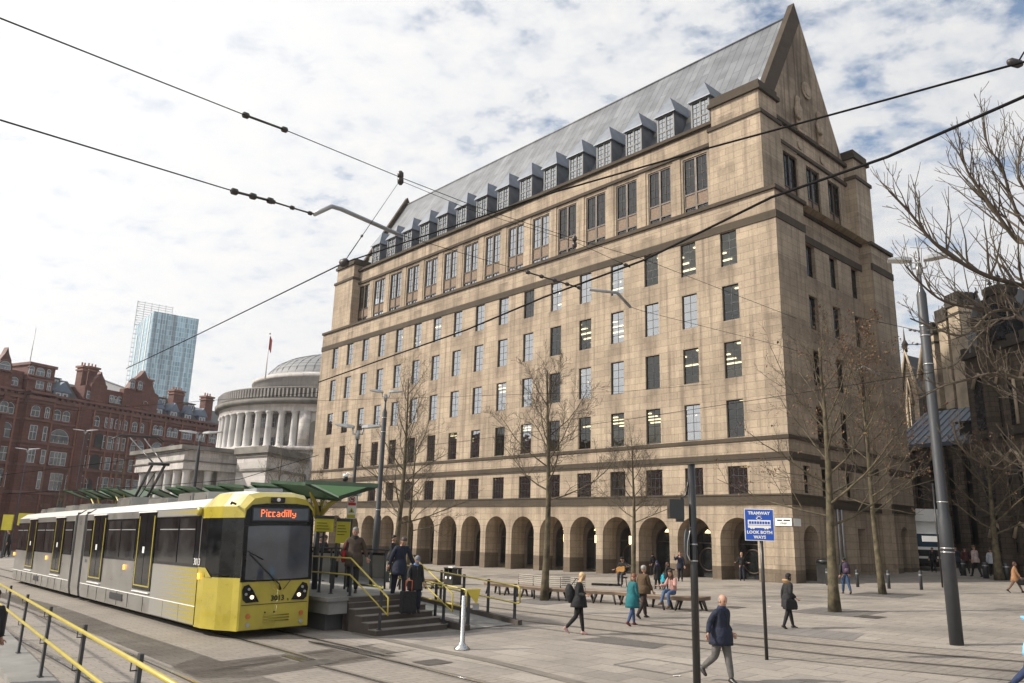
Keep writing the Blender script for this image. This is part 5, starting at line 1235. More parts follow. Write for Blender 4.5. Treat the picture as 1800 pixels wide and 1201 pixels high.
    # steep roof and the tall gable with a pointed window
    def gable(px0,px1,pxa,ya,yb,d,dep,win=True):
        a=Mi@AT(px0,900,d); c=Mi@AT(px1,900,d-1.5); ap=Zt(pxa,ya,d); zb=Zt(px1,yb,d)
        f=c-a; f.z=0; Ln=f.length; f.normalize(); g=Vector((-f.y,f.x,0))
        if (M.to_3x3()@g).dot(AT(px0,900,d)-CO)<0: g=-g
        P=lambda u,v,z:tuple(Vector((a.x,a.y,0))+f*u+g*v+Vector((0,0,z)))
        m=Ln/2; i=b.p(P(0,0,-2),P(Ln,0,-2),P(Ln,0,zb),P(m,0,ap),P(0,0,zb)); b.face(range(i,i+5),0)
        i=ro.p(P(0,.1,zb),P(m,.1,ap-.3),P(m,dep,ap-.3),P(0,dep,zb),P(Ln,.1,zb),P(Ln,dep,zb)); ro.face((i,i+1,i+2,i+3)); ro.face((i+1,i+4,i+5,i+2))
        i=b.p(P(0,0,-2),P(0,dep,-2),P(0,dep,zb),P(0,0,zb),P(Ln,0,-2),P(Ln,dep,-2),P(Ln,dep,zb),P(Ln,0,zb)); b.face((i,i+1,i+2,i+3)); b.face((i+4,i+5,i+6,i+7))
        t.tube([P(-.1,-.1,zb),P(m,-.1,ap+.1),P(Ln+.1,-.1,zb)],.22,6,1); q=P(m,0,ap); p.lathe([(.22,0),(.22,.6),(.35,.8),(.1,1.3),(.02,2.6)],q,6,0)
        if win:
            h=Ln*.17; A=[(m-h,zb*.55),(m+h,zb*.55),(m+h,zb*.95),(m,zb+(ap-zb)*.38),(m-h,zb*.95)]; i=w.p(*[P(u,-.06,z) for u,z in A]); w.face(range(i,i+5),0); t.tube([P(u,-.1,z) for u,z in A[2:]+A[:1]],.14,6,1); t.tube([P(m,-.1,zb*.55),P(m,-.1,zb)],.07,5,1)
    gable(1642,1676,1650,562,655,66,12); gable(1603,1634,1606,606,690,78,9)
    b.build('wall',[M_GOTH,M_GOTHL],r); t.build('stone_trim',[M_GOTHD,M_GOTHL],r); w.islands('window_opening',[plain('dark_leaded_glass',(.015,.016,.018),.25,var=.6)],r); ro.build('roof',[M_DSL],r); p.islands('pinnacle',[M_GOTHD],r)
    # big dark roof between gable and chimneys
    a=AT(1660,640,68)
gothic()
def link_block():
    a=AT(1588,900,58); c=AT(1755,900,52); a.z=c.z=0; f=(c-a); Ln=f.length; f.normalize(); g=Vector((-f.y,f.x,0))
    if g.dot(a-CO)<0: g=-g
    M=Matrix(((f.x,g.x,0,a.x),(f.y,g.y,0,a.y),(0,0,1,0),(0,0,0,1)))
    r=empty('link_building',mat=M,label='low dark building with a blue grey sheet roof beside the gothic town hall',cat='building')
    ze=AT(1670,776,55).z; zt=AT(1700,720,60).z
    m=MB(); m.box(0,Ln,0,8,-1,ze,0)
    for i in range(5): x=1+i*(Ln-2)/4; m.box(x-.35,x+.35,-.3,0,-1,ze-.3,0)
    m.build('wall',[M_GOTH],r)
    q=MB(); q.quad((-.3,-.5,ze),(Ln+.3,-.5,ze),(Ln+.3,4.2,zt),(-.3,4.2,zt)); q.quad((Ln+.3,8.5,ze),(-.3,8.5,ze),(-.3,4.2,zt),(Ln+.3,4.2,zt)); q.poly([(-.3,-.5,ze),(-.3,4.2,zt),(-.3,8.5,ze)]); q.poly([(Ln+.3,-.5,ze),(Ln+.3,8.5,ze),(Ln+.3,4.2,zt)])
    for i in range(int(Ln/.6)): x=i*.6; q.tube([(x,-.5,ze+.03),(x,4.2,zt+.03)],.03,4)
    q.box(-.3,Ln+.3,-.6,-.45,ze-.25,ze+.02); q.build('roof',[M_BSL],r)
    d=MB(); x=Ln*.80; d.box(x-.8,x+.8,.2,2.2,ze+.2,ze+1.3,0); d.box(x-1.0,x+1.0,.0,2.4,ze+1.3,ze+1.42,0); d.build('dormer',[M_DARK],r)
    w=MB()
    for i in range(4): x=1.9+i*(Ln-2)/4; w.box(x-.7,x+1.2,-.05,.0,2.8,ze-1.2,0); 
    w.build('window_openings',[M_HGL],r) if False else None
    for i in range(4):
        x=1.9+i*(Ln-2)/4; v=MB(); v.box(x-.6,x+1.2,-.04,.0,2.6,ze-1.2,0); v.box(x+.27,x+.33,-.07,-.04,2.6,ze-1.2,1); v.box(x-.6,x+1.2,-.07,-.04,(ze+1.4)/2,(ze+1.4)/2+.06,1); v.build('window',[M_DARK,M_GOTHD],r)
link_block()
def far_right():
    L0=AT(1690,900,105); L0.z=0; r=empty('stone_street_building',L0,R_(8),'dark stone building closing the street far behind the town hall gables','building')
    m=MB(); m.box(-14,30,0,10,-2,20,0); m.build('wall',[M_GOTH],r); q=MB(); q.quad((-14.3,-.3,20),(30,-.3,20),(30,5,26),(-14.3,5,26)); q.quad((30,10,20),(-14.3,10,20),(-14.3,5,26),(30,5,26)); q.poly([(-14.3,-.3,20),(-14.3,5,26),(-14.3,10,20)]); q.build('roof',[M_DSL],r)
    for i in range(9):
        for z in (4,8,12,16): w=MB(); w.box(-12+i*3,-10.6+i*3,-.04,0,z,z+2.2,0); w.build('window',[M_DARK],r)
far_right()
# ------------------------------------------------------------------ bare winter trees
M_BARK=plain('greenish_bark',(.085,.070,.042),.95,0,.65,4,.9,bscale=14); M_TWIG=plain('twigs',(.065,.050,.038),.9,0,.3,3); M_TWIGL=plain('pale_twigs',(.085,.068,.048),.9,0,.3,3); M_DEAD=plain('dead_leaves',(.17,.095,.05),.9,0,.4,2)
def seg(mb,p,q,r0,r1,sides,m=0):
    d=q-p
    if d.length<1e-6: return
    d.normalize(); u=d.cross(Vector((0,0,1)))
    if u.length<.05: u=Vector((1,0,0))
    u.normalize(); v=d.cross(u)
    a=mb.p(*[tuple(p+u*(r0*math.cos(2*math.pi*k/sides))+v*(r0*math.sin(2*math.pi*k/sides))) for k in range(sides)],*[tuple(q+u*(r1*math.cos(2*math.pi*k/sides))+v*(r1*math.sin(2*math.pi*k/sides))) for k in range(sides)])
    for k in range(sides): mb.face((a+k,a+(k+1)%sides,a+sides+(k+1)%sides,a+sides+k),m,True)
def limb(mb,rnd,p,d,length,r,lvl,leaf,up=.12,den=1.0):
    n=5 if lvl<2 else 4
    if lvl>=3: n=3
    pts=[p]; dirs=[]
    for i in range(n):
        j=.16 if lvl==0 else .24
        d=(d+Vector((rnd.uniform(-j,j),rnd.uniform(-j,j),rnd.uniform(-j,j)+up))).normalized(); q=pts[-1]+d*(length/n); pts.append(q); dirs.append(d.copy())
    sides=(6,5,4,3)[min(lvl,3)]
    for i in range(n):
        t0,t1=i/n,(i+1)/n; seg(mb,pts[i],pts[i+1],max(.0042,r*(1-.78*t0)),max(.0035,r*(1-.78*t1)),sides,0 if lvl<2 else 1)
    if lvl>=3: 
        if leaf and rnd.random()<leaf:
            for _ in range(3):
                c=pts[-1]+Vector((rnd.uniform(-.08,.08),rnd.uniform(-.08,.08),rnd.uniform(-.12,.02))); s=rnd.uniform(.035,.07); u=Vector((rnd.uniform(-1,1),rnd.uniform(-1,1),rnd.uniform(-1,1))).normalized()*s; v=u.cross(Vector((0,0,1))).normalized()*s if u.cross(Vector((0,0,1))).length>1e-4 else Vector((s,0,0))
                mb.quad(tuple(c-u),tuple(c+v*.6),tuple(c+u),tuple(c-v*.6),2)
        return
    k=max(2,int({0:9,1:6,2:4}[lvl]*den))
    for i in range(k):
        t=lerp(.18,1.0,(i+rnd.random()*.6)/k); t=min(t,.99); a=min(int(t*n),n-1); base=pts[a].lerp(pts[a+1],t*n-a)
        dd=dirs[a]; side=Vector((rnd.uniform(-1,1),rnd.uniform(-1,1),rnd.uniform(-.5,.8))); side=(side-dd*side.dot(dd)).normalized()
        nd=(dd*rnd.uniform(.55,.95)+side*rnd.uniform(.55,.9)).normalized()
        limb(mb,rnd,base,nd,length*rnd.uniform(.36,.58)*(1-.35*t),max(.005,r*(1-.7*t)*.55),lvl+1,leaf,up*.8,den)
def tree(loc,h,r0,clear,spread,seed,label,leaf=0,name='bare_tree',den=1.0,nl=18,lean=(0,0),bark=None,group='bare street trees'):
    rnd=random.Random(seed); root=empty(name,loc,0,label,'tree',group)
    tk=MB(); p=Vector((0,0,-.15)); n=12; pts=[]
    for i in range(n+1):
        t=i/n; pts.append(Vector((lean[0]*t+math.sin(t*5+seed)*.06*h*.12,lean[1]*t+math.cos(t*4+seed)*.05*h*.12,h*t*.97)))
    pts[0].z=-.1
    rr=[r0*(1.35 if i==0 else 1.08 if i==1 else 1)*(1-.86*(i/n)**1.1) for i in range(n+1)]
    tk.tube(pts,rr,10,0,cap=True); tk.build('trunk',[bark or M_BARK],root)
    cr=MB()
    for i in range(nl):
        t=lerp(clear,.97,(i+rnd.random()*.5)/nl); a=min(int(t*n),n-1); b=pts[a].lerp(pts[a+1],t*n-a); az=i*2.4+rnd.uniform(-.4,.4)
        el=lerp(.22,1.15,((t-clear)/(1-clear))**.8)+rnd.uniform(-.1,.15); d=Vector((math.cos(az)*math.cos(el),math.sin(az)*math.cos(el),math.sin(el)))
        ln=spread*lerp(1,.42,((t-clear)/(1-clear)))*rnd.uniform(.75,1.1)
        limb(cr,rnd,b,d,ln,max(.012,r0*.36*(1-t*.72)),0 if ln>1.6 else 1,leaf,.10,den)
    cr.build('crown',[M_BARK if not bark else bark,M_TWIG,M_DEAD],root); return root
def hgt(p,x,y):
    d=(p-CO).dot(CF); n=Vector((CF.x,CF.y,0)).normalized(); return hit(x,y,p,n).z-p.z
P_=G(1471,1076); tree(P_,hgt(P_,1455,600),.17,.30,4.9,11,'largest bare tree, in front of the building corner, with thick greenish trunk',.10,nl=17,den=.72)
P_=G(1554,1045); tree(P_,hgt(P_,1545,600),.13,.30,5.2,23,'leaning bare tree with brown dead leaves left of the big lamp post',.75,nl=19,lean=(-.4,0),den=.75)
P_=G(958,1056); tree(P_,hgt(P_,965,640),.15,.42,3.6,31,'bare tree with a straight trunk rising in front of the long bench',0,nl=16)
P_=G(1114,1036); tree(P_,hgt(P_,1105,765),.12,.42,2.6,37,'slim bare tree behind the guitarist',0,nl=15)
P_=G(692,1016); tree(P_,hgt(P_,712,655),.19,.26,5.0,43,'tall bare tree with many fine twigs just right of the slim grey lamp post',0,nl=20,lean=(.25,0),den=.85)
P_=G(716,1012); tree(P_,hgt(P_,735,760),.13,.30,3.8,47,'shorter bare tree with mossy green trunk beside the tallest one',0,nl=14,den=.85)
P_=AT(545,900,52); P_.z=gz(P_.x,P_.y); tree(P_,hgt(P_,545,835),.12,.35,3.3,53,'small bare tree seen under the end of the green canopy',0,nl=14)
P_=AT(485,900,70); P_.z=gz(P_.x,P_.y); tree(P_,hgt(P_,490,790),.14,.3,4.0,59,'small bare tree in front of the library wing, left of its neighbour',0,nl=16,den=.8)
P_=AT(525,900,64); P_.z=gz(P_.x,P_.y); tree(P_,hgt(P_,530,800),.13,.3,3.4,61,'small bare tree between the library wing and the office block',0,nl=14,den=.8)
P_=AT(205,900,75); P_.z=gz(P_.x,P_.y); tree(P_,hgt(P_,205,805),.13,.3,3.6,67,'small bare tree in front of the red hotel behind the tram roof',0,nl=14,den=.8)
P_=AT(100,900,85); P_.z=gz(P_.x,P_.y); tree(P_,hgt(P_,98,835),.13,.3,3.4,71,'faint bare tree in front of the red hotel near the left edge',0,nl=12,den=.8)
P_=G(1758,1020); tree(P_,hgt(P_,1752,800),.22,.36,4.6,73,'dark bare tree in the shade of the town hall among the pedestrians',.15,nl=16,den=.8)
def big_tree():
    """the large tree whose trunk stands just outside the right edge; its limbs reach into view"""
    base=G(1990,1150); T=Vector((base.x,base.y,base.z)); root=empty('overhanging_tree',T,0,'large bare tree at the right edge, forked boughs reaching over the square','tree')
    rnd=random.Random(4); top=T+Vector((-.2,.5,9)); tk=MB(); P=[Vector((0,0,-.1)),Vector((-.05,.05,2)),Vector((-.1,.15,4)),Vector((-.15,.3,6)),Vector((-.2,.5,9))]; tk.tube(P,[.34,.26,.22,.17,.08],12,0); tk.build('trunk',[M_BARK],root)
    cr=MB(); D=11.6
    A=[([(1960,600),(1860,545),(1800,505),(1740,487),(1690,462),(1640,425),(1600,375),(1562,335)],0.046),
       ([(1960,520),(1850,470),(1790,425),(1755,380),(1730,345),(1700,300),(1690,262)],0.043),
       ([(1960,480),(1850,420),(1800,395),(1775,340),(1760,290),(1738,260),(1728,215)],0.031),
       ([(1960,470),(1880,380),(1800,330),(1790,290),(1800,240)],0.028),
       ([(1960,640),(1830,600),(1760,560),(1720,545),(1660,530),(1620,500),(1590,465)],0.028),
       ([(1960,720),(1860,690),(1790,665),(1740,657),(1700,668),(1660,678),(1618,700)],0.031),
       ([(1960,860),(1850,838),(1790,828),(1740,820),(1700,798),(1682,770),(1675,742)],0.022),
       ([(1960,600),(1850,548),(1800,545),(1745,548),(1715,575),(1690,590),(1650,580),(1600,560)],0.028),
       ([(1960,800),(1860,760),(1800,700),(1745,640),(1735,600),(1740,560)],0.019),
       ([(1760,560),(1720,590),(1680,640),(1640,650)],0.012)]
    for i,(px,r) in enumerate(A):
        d=D+((i*37)%7-3)*.28; pts=[AT(x,y,d)-T for x,y in px]
        if i<9: pts[0]=Vector((0,0,0))+Vector((-.1,.2,min(8.6,max(2.5,pts[1].z-.9))))
        s=smooth(pts,4); n=len(s)-1; k0=5 if i<9 else 0
        for j in range(n): seg(cr,s[j],s[j+1],.85*r*(1-.8*j/n)+.005,.85*r*(1-.8*(j+1)/n)+.005,6,1 if i%2 else 0)
        for j in range(k0,n):
            t=j/n; dd=(s[j+1]-s[j]).normalized()
            for _ in range(1 if (j%3 or i>6) else 2):
                side=Vector((rnd.uniform(-.7,.4),rnd.uniform(-.6,.6),rnd.uniform(.2,1.2) if i<5 else rnd.uniform(-.4,1))).normalized()
                limb(cr,rnd,s[j],(dd*.5+side*.8).normalized(),lerp(1.5,.6,t)*rnd.uniform(.6,1.1)*(1 if i<5 else .6),r*(1-.8*t)*.45+.003,2 if rnd.random()<.85 else 1,0,.16,.55)
    cr.build('crown',[M_TWIG,M_TWIGL,M_DEAD],root)
big_tree()
# ------------------------------------------------------------------ lamp posts, signs, wires, benches
def ztop(p,x,y):
    n=Vector((CF.x,CF.y,0)).normalized(); return hit(x,y,p,n).z-p.z
def led_head(mb,c,d,L_=.62,W_=.30,tilt=.12,m0=0,m1=1):
    """flat tapered luminaire from c outward along d"""
    d=Vector(d).normalized(); s=d.cross(Vector((0,0,1))).normalized(); up=Vector((0,0,1))
    P=lambda a,b,z:tuple(Vector(c)+d*a+s*b+up*(z+a*tilt))
    i=mb.p(P(0,-W_*.35,-.02),P(L_*.35,-W_/2,-.03),P(L_,-W_/2,-.02),P(L_,W_/2,-.02),P(L_*.35,W_/2,-.03),P(0,W_*.35,-.02),
           P(0,-W_*.3,.06),P(L_*.35,-W_*.42,.08),P(L_,-W_*.45,.02),P(L_,W_*.45,.02),P(L_*.35,W_*.42,.08),P(0,W_*.3,.06))
    mb.face([i+k for k in (5,4,3,2,1,0)],m1); mb.face([i+6+k for k in range(6)],m0)
    for k in range(6): mb.face((i+k,i+(k+1)%6,i+6+(k+1)%6,i+6+k),m0)
def lamp_post(p,h,r0,r1,hc,heads,label,bands=(),cat='lamp post',hl=.62,group='twin headed grey lamp posts',fins=0):
    root=empty('lamp_post',p,0,label,cat,group)
    m=MB()
    m.tube([(0,0,-.05),(0,0,hc-.12),(0,0,hc),(0,0,h-.95),(0,0,h-.75),(0,0,h-.15)],[r0,r0,r1,r1*.96,.05,.045],20,0); 
    for z in bands: m.tube([(0,0,z),(0,0,z+.03)],(r0 if z<hc else r1)+.006,20,1)
    m.build('pole',[M_POST,M_STEEL],root)
    b=MB()
    for d in heads:
        d=Vector(d).normalized(); b.tube([(0,0,h-.22),tuple(d*.16+Vector((0,0,h-.22))),tuple(d*.18+Vector((0,0,h)))],.03,6,0)
    b.tube([(0,0,h-.4),(0,0,h-.1)],.075,8,0); b.build('bracket',[M_GREYM],root)
    for d in heads:
        d=Vector(d).normalized(); q=MB(); led_head(q,tuple(d*.14+Vector((0,0,h))),d,hl,.34); q.build('lamp_head',[M_GREYM,plain('lamp_glass',(.55,.55,.55),.2)],root)
    return root
rt=Vector((CR.x,CR.y,0)).normalized(); fw=Vector((CF.x,CF.y,0)).normalized()
p=G(1682,1134); h=ztop(p,1615,458); lp=lamp_post(p,h,.155,.125,ztop(p,1664,905),(-rt*.9+fw*.35,rt*.9-fw*.35),'thick grey lamp post in front of the town hall on the right',bands=(ztop(p,1668,965),ztop(p,1667,972),ztop(p,1662,884),ztop(p,1640,642),ztop(p,1636,592),ztop(p,1634,575)),hl=.58)
p=G(655,1042); h=ztop(p,680,690); lamp_post(p,h,.16,.115,ztop(p,664,905),(-rt,rt),'slim dark lamp post standing between the tall bare trees and the canopy end',bands=(ztop(p,662,1000),ztop(p,664,897),ztop(p,676,760),ztop(p,676,735)),hl=.62)
p=PW(6.2,4.0,.9); p2=G(608,1000); 
p=PW(3.2,5.3,.9); 
q=hit(611,1000,p,fw); p=Vector((q.x,q.y,p.z)); h=ztop(p,632,752); lp2=lamp_post(p,h,.055,.05,.5,(-rt,rt),'thin platform lamp post carrying cameras and warning signs',hl=.62)
c=MB(); z=ztop(p,618,868)
for s in (-1,1): c.tube([(0,0,z),tuple(rt*s*.10+Vector((0,0,z+.05))),tuple(rt*s*.26-fw*.1+Vector((0,0,z-.03)))],[.06,.07,.065],10,0)
c.build('camera',[M_WHITE],lp2)
c=MB(); z=ztop(p,620,838); c.tube([(0,0,z),tuple(-rt*.25+Vector((0,0,z+.12))),tuple(-rt*.3+Vector((0,0,z)))],.03,8,0); c.ball(tuple(-rt*.3+Vector((0,0,z-.08))),.10,12,1); c.tube([tuple(-rt*.3+Vector((0,0,z-.02))),tuple(-rt*.3+Vector((0,0,z+.08)))],.09,10,0); c.build('dome_camera',[M_WHITE,M_DARK],lp2)
sg=MB(); z0=ztop(p,618,912); z1=ztop(p,620,872); H_=z1-z0
S=lambda x,y,z:tuple(rt*x-fw*(.07+z)+Vector((0,0,y)))
def flat(mb,x0,x1,y0,y1,z,m):
    i=mb.p(S(x0,y0,z),S(x1,y0,z),S(x1,y1,z),S(x0,y1,z)); mb.face((i,i+1,i+2,i+3),m)
def slab(mb,x0,x1,y0,y1,m):
    i=mb.p(S(x0,y0,-.02),S(x1,y0,-.02),S(x1,y1,-.02),S(x0,y1,-.02),S(x0,y0,0),S(x1,y0,0),S(x1,y1,0),S(x0,y1,0))
    for f in ((4,5,6,7),(3,2,1,0),(0,1,5,4),(2,3,7,6),(3,0,4,7),(1,2,6,5)): mb.face([i+a for a in f],m)
M_RED=plain('red_sign_paint',(.55,.03,.03),.5)
slab(sg,-.15,.15,z0,z1,0); flat(sg,-.13,.13,z0+.02,z0+H_*.18,.004,1); flat(sg,-.13,.13,z0+H_*.58,z0+H_*.70,.004,2)
i=sg.p(S(-.10,z0+H_*.26,.004),S(.10,z0+H_*.26,.004),S(0,z0+H_*.48,.004)); sg.face((i,i+1,i+2),1); i=sg.p(S(-.03,z0+H_*.29,.008),S(.03,z0+H_*.29,.008),S(0,z0+H_*.42,.008)); sg.face((i,i+1,i+2),3)
sg.tube([S(.09*math.cos(a*math.pi/8),z0+H_*.85+.09*math.sin(a*math.pi/8),.01) for a in range(17)],.012,5,2); sg.tube([S(-.06,z0+H_*.85+.06,.01),S(.06,z0+H_*.85-.06,.01)],.012,5,2); sg.box(0,0,0,0,0,0,3) if False else None
flat(sg,-.05,.05,z0+H_*.85-.02,z0+H_*.85+.03,.006,3)
sg.build('warning_sign',[M_WHITE,M_YSIGN,M_RED,M_DARK],lp2)
# pole behind the tram and the far one at the hotel
p=AT(336,900,38); p.z=gz(p.x,p.y); h=ztop(p,347,762); lamp_post(p,h,.10,.09,.5,(-rt,rt),'dark lamp post rising behind the tram roof, before the library portico',hl=.9)
for k,(x,y,d) in enumerate(((30,790,90),(128,757,90))):
    p=AT(x,900,d); p.z=gz(p.x,p.y); lamp_post(p,ztop(p,x+2,y),.07,.06,.5,(-rt,rt),('lamp post with pale heads before the hotel turret','lamp post with pale heads before the hotel gables')[k],hl=1.3)
# crossing signal pole, black, in the foreground
p=G(1226,1226); h=ztop(p,1216,817); r=empty('signal_pole',p,0,'tall black crossing signal pole with a signal head facing away, in the foreground','signal pole')
m=MB(); m.tube([(0,0,-.05),(0,0,h)],.065,16,0); m.tube([(0,0,h),(0,0,h+.01)],.07,16,0)
for zz_ in (ztop(p,1220,958),ztop(p,1221,987)): m.tube([(0,0,zz_),(0,0,zz_+.02)],.072,16,1)
m.build('pole',[M_BLACK,M_STEEL],r)
m=MB(); z0,z1=ztop(p,1187,912),ztop(p,1187,878); k=ppm(p)
a=-(1217-1173)/k; b=-(1217-1200)/k
P=lambda x,y,z:tuple(rt*x+fw*y+Vector((0,0,z)))
def obox(mb,x0,x1,y0,y1,z0,z1,mm=0):
    i=mb.p(P(x0,y0,z0),P(x1,y0,z0),P(x1,y1,z0),P(x0,y1,z0),P(x0,y0,z1),P(x1,y0,z1),P(x1,y1,z1),P(x0,y1,z1))
    for f in ((3,2,1,0),(4,5,6,7),(0,1,5,4),(2,3,7,6),(3,0,4,7),(1,2,6,5)): mb.face([i+q for q in f],mm)
obox(m,a,b,-.08,.14,z0,z1); obox(m,a+.02,b+.03,.14,.22,z0+.02,z1-.02); obox(m,(a+b)/2,b,-.05,.05,z0-.05,z0); obox(m,b-.05,b,-.03,.03,z1,z1+.04)
m.tube([P(b-.02,0,z1+.02),P(b+.05,0,z1+.08),P(b+.08,0,z1+.22),P(-.05,0,z1+.40)],.014,6,0); m.build('signal_head',[M_BLACK],r)
m=MB(); zc=ztop(p,1207,958); m.tube([P(-.075,-.1,zc+.24),P(-.13,-.12,zc+.05),P(-.14,-.12,zc-.15),P(-.09,-.1,zc-.25)],.008,5,1)
vd_=(p-CO); vd_.z=0; vd_.normalize(); nd_=Matrix.Rotation(R_(90-9),3,'Z')@vd_; cc=rt*-.11+Vector((0,0,zc)); m.tube([tuple(cc-nd_*.006),tuple(cc+nd_*.006)],.27,28,0); m.build('round_sign',[plain('dull_sign_back',(.12,.13,.14),.5),M_WHITE],r)
# blue tramway sign
p=G(1348,1160); r=empty('tramway_sign',p,0,'blue and white TRAMWAY LOOK BOTH WAYS sign box on a slim black post','sign')
m=MB(); hb=ztop(p,1341,951); ht=ztop(p,1338,895); m.tube([(0,0,-.05),(0,0,ht-.05)],.038,12,0); m.build('post',[M_BLACK],r)
k=ppm(p); x0,x1=-(1343-1313)/k*1.0,(1366-1341)/k*1.0; face=-.07
yaw_s=R_(-14); fx=(rt*math.cos(yaw_s)+fw*math.sin(yaw_s)); fy=(fw*math.cos(yaw_s)-rt*math.sin(yaw_s))
Q=lambda x,y,z:tuple(fx*x+fy*y+Vector((0,0,z)))
def qbox(mb,a,b,c,d,e,f_,mm):
    i=mb.p(Q(a,c,e),Q(b,c,e),Q(b,d,e),Q(a,d,e),Q(a,c,f_),Q(b,c,f_),Q(b,d,f_),Q(a,d,f_))
    for f in ((3,2,1,0),(4,5,6,7),(0,1,5,4),(2,3,7,6),(3,0,4,7),(1,2,6,5)): mb.face([i+q for q in f],mm)
M_BLUEP=plain('blue_sign_face',(.012,.075,.42),.4,var=.05)
W2=.31; cx=-.03
b=MB(); qbox(b,cx-W2,cx+W2,-.045,.13,hb,ht,2); qbox(b,cx-W2,cx+W2,-.052,-.045,hb,ht,1); qbox(b,cx-W2+.015,cx+W2-.015,-.056,-.052,hb+.015,ht-.015,0)
H_=ht-hb; T=lambda u,v:(lambda x,y,z:Q(cx+u+x,-.060-z*.5,hb+v+y))
b.text('TRAMWAY',.092,T(0,H_*.86),1,bold=.003); b.text('LOOK BOTH',.092,T(0,H_*.26),1,bold=.003); b.text('WAYS',.092,T(0,H_*.11),1,bold=.003)
# tram pictogram
yb=hb+H_*.40
qbox(b,cx-.24,cx+.24,-.060,-.056,yb,yb+.17,1)
for i in range(8): x=cx-.215+i*.056; qbox(b,x,x+.042,-.063,-.060,yb+.085,yb+.14,0)
qbox(b,cx-.24,cx+.24,-.063,-.060,yb+.055,yb+.063,0)
for x in (-.17,-.12,.12,.17): b.tube([Q(cx+x,-.058,yb-.005),Q(cx+x,-.066,yb-.005)],.022,10,1)
b.tube([Q(cx-.06,-.06,yb+.20),Q(cx,-.06,yb+.25),Q(cx+.06,-.06,yb+.20),Q(cx,-.06,yb+.17),Q(cx-.06,-.06,yb+.20)],.006,4,1); qbox(b,cx-.05,cx+.05,-.063,-.058,yb+.25,yb+.258,1)
b.build('sign_box',[M_BLUEP,M_WHITE,M_DARK],r)
# yellow boards on the platform
def board(px,py,py2,pxw,name,label,s_,n_,gap):
    p=PW(s_,n_,.9); q=hit(px,1000,p,fw); p=Vector((q.x,q.y,p.z)); k=ppm(p); r=empty(name,p,0,label,'information board')
    w_=pxw/k/2; z1=ztop(p,px,py); z0=ztop(p,px,py2); m=MB()
    for sx in ((-1,1) if gap else (0,)): obox(m,sx*w_*.85-.03,sx*w_*.85+.03,-.03,.03,0,z0)
    m.build('post',[M_POST],r); m=MB(); obox(m,-w_,w_,-.05,.05,z0,z1,0); obox(m,-w_,w_,-.055,.055,z1,z1+.10,2)
    for i in range(4): obox(m,-w_*.8,w_*(.3+.15*(i%3)),-.056,-.05,z1-.14-.09*i,z1-.12-.09*i,1)
    m.build('board',[M_YSIGN,M_DARK,M_POST],r)
board(564,912,935,33,'platform_name_board','yellow platform name board on a post just right of the tram cab',2.4,4.2,False)
board(598,917,955,24,'notice_board','yellow notice board on two posts between the tram and the brown coated man',2.0,4.9,True)
p=PW(30,6,.9); q=hit(17,1000,p,fw); r=empty('information_board',Vector((q.x,q.y,p.z)),0,'small yellow board on the far platform at the left edge','information board'); m=MB(); obox(m,-.9,-.3,-.05,.05,1.6,2.5,0); obox(m,.0,.9,-.05,.05,1.9,2.6,0); m.build('board',[M_YSIGN],r); m=MB(); obox(m,-.65,-.55,-.04,.04,0,1.6); obox(m,.4,.5,-.04,.04,0,1.9); m.build('post',[M_POST],r)
# validator and stainless bollard
p=G(822,1101,.02); r=empty('ticket_validator',p,0,'yellow wedge topped ticket validator on a dark post at the foot of the steps','validator')
m=MB(); obox(m,-.05,.05,-.05,.05,0,.98); m.build('post',[M_POST],r); m=MB(); k=ppm(p)
i=m.p(P(-.06,-.12,1.0),P(.34,-.14,1.03),P(.34,.14,1.03),P(-.06,.12,1.0),P(.02,-.1,.86),P(.24,-.12,.60),P(.24,.12,.60),P(.02,.1,.86))
for f in ((0,1,2,3),(7,6,5,4),(0,4,5,1),(1,5,6,2),(2,6,7,3),(3,7,4,0)): m.face([i+q for q in f],0)
obox(m,.12,.30,-.02,.12,.45,.62,1); m.build('reader',[M_YEL,M_GREYM],r)
p=G(812,1142); h=ztop(p,813,1047); r=empty('steel_bollard',p,0,'stainless steel post with a flared round foot in front of the steps','bollard'); m=MB(); m.lathe([(.19,0),(.19,.03),(.10,.10),(.055,.16),(.055,h-.02),(.04,h)],seg=24,m=0); m.build('shaft',[M_STEEL],r)
# litter bin
p=G(795,1028); h=ztop(p,795,998); r=empty('litter_bin',p,YAW-math.pi/2,'black twin litter bin with two slots on the paving','litter bin')
m=MB(); w_=.36
m.box(-w_,w_,-.28,.28,0,h*.62,0); m.box(-w_,-w_+.05,-.28,.28,h*.62,h*.94,0); m.box(w_-.05,w_,-.28,.28,h*.62,h*.94,0); m.box(-.03,.03,-.28,.28,h*.62,h*.94,0); m.box(-w_,w_,.0,.05,h*.62,h*.94,1); m.box(-w_-.02,w_+.02,-.3,.3,h*.94,h,0); m.box(-.2,.15,-.15,.1,h,h+.05,1)
for s in (-1,1): m.tube([(s*.18,-.28,h*.42),(s*.18,-.29,h*.42)],.07,12,1)
m.build('body',[M_BLACK,M_WHITE],r)
# black bin by the corner
p=G(1452,1026); r=empty('street_bin',p,YAW-math.pi/2,'black domed bin against the side of the office block behind a bollard','litter bin'); m=MB(); m.box(-.3,.3,-.3,.3,0,1.0,0); m.lathe([(.42,1.0),(.36,1.15),(.12,1.22)],seg=16,m=0); m.build('body',[M_BLACK],r)
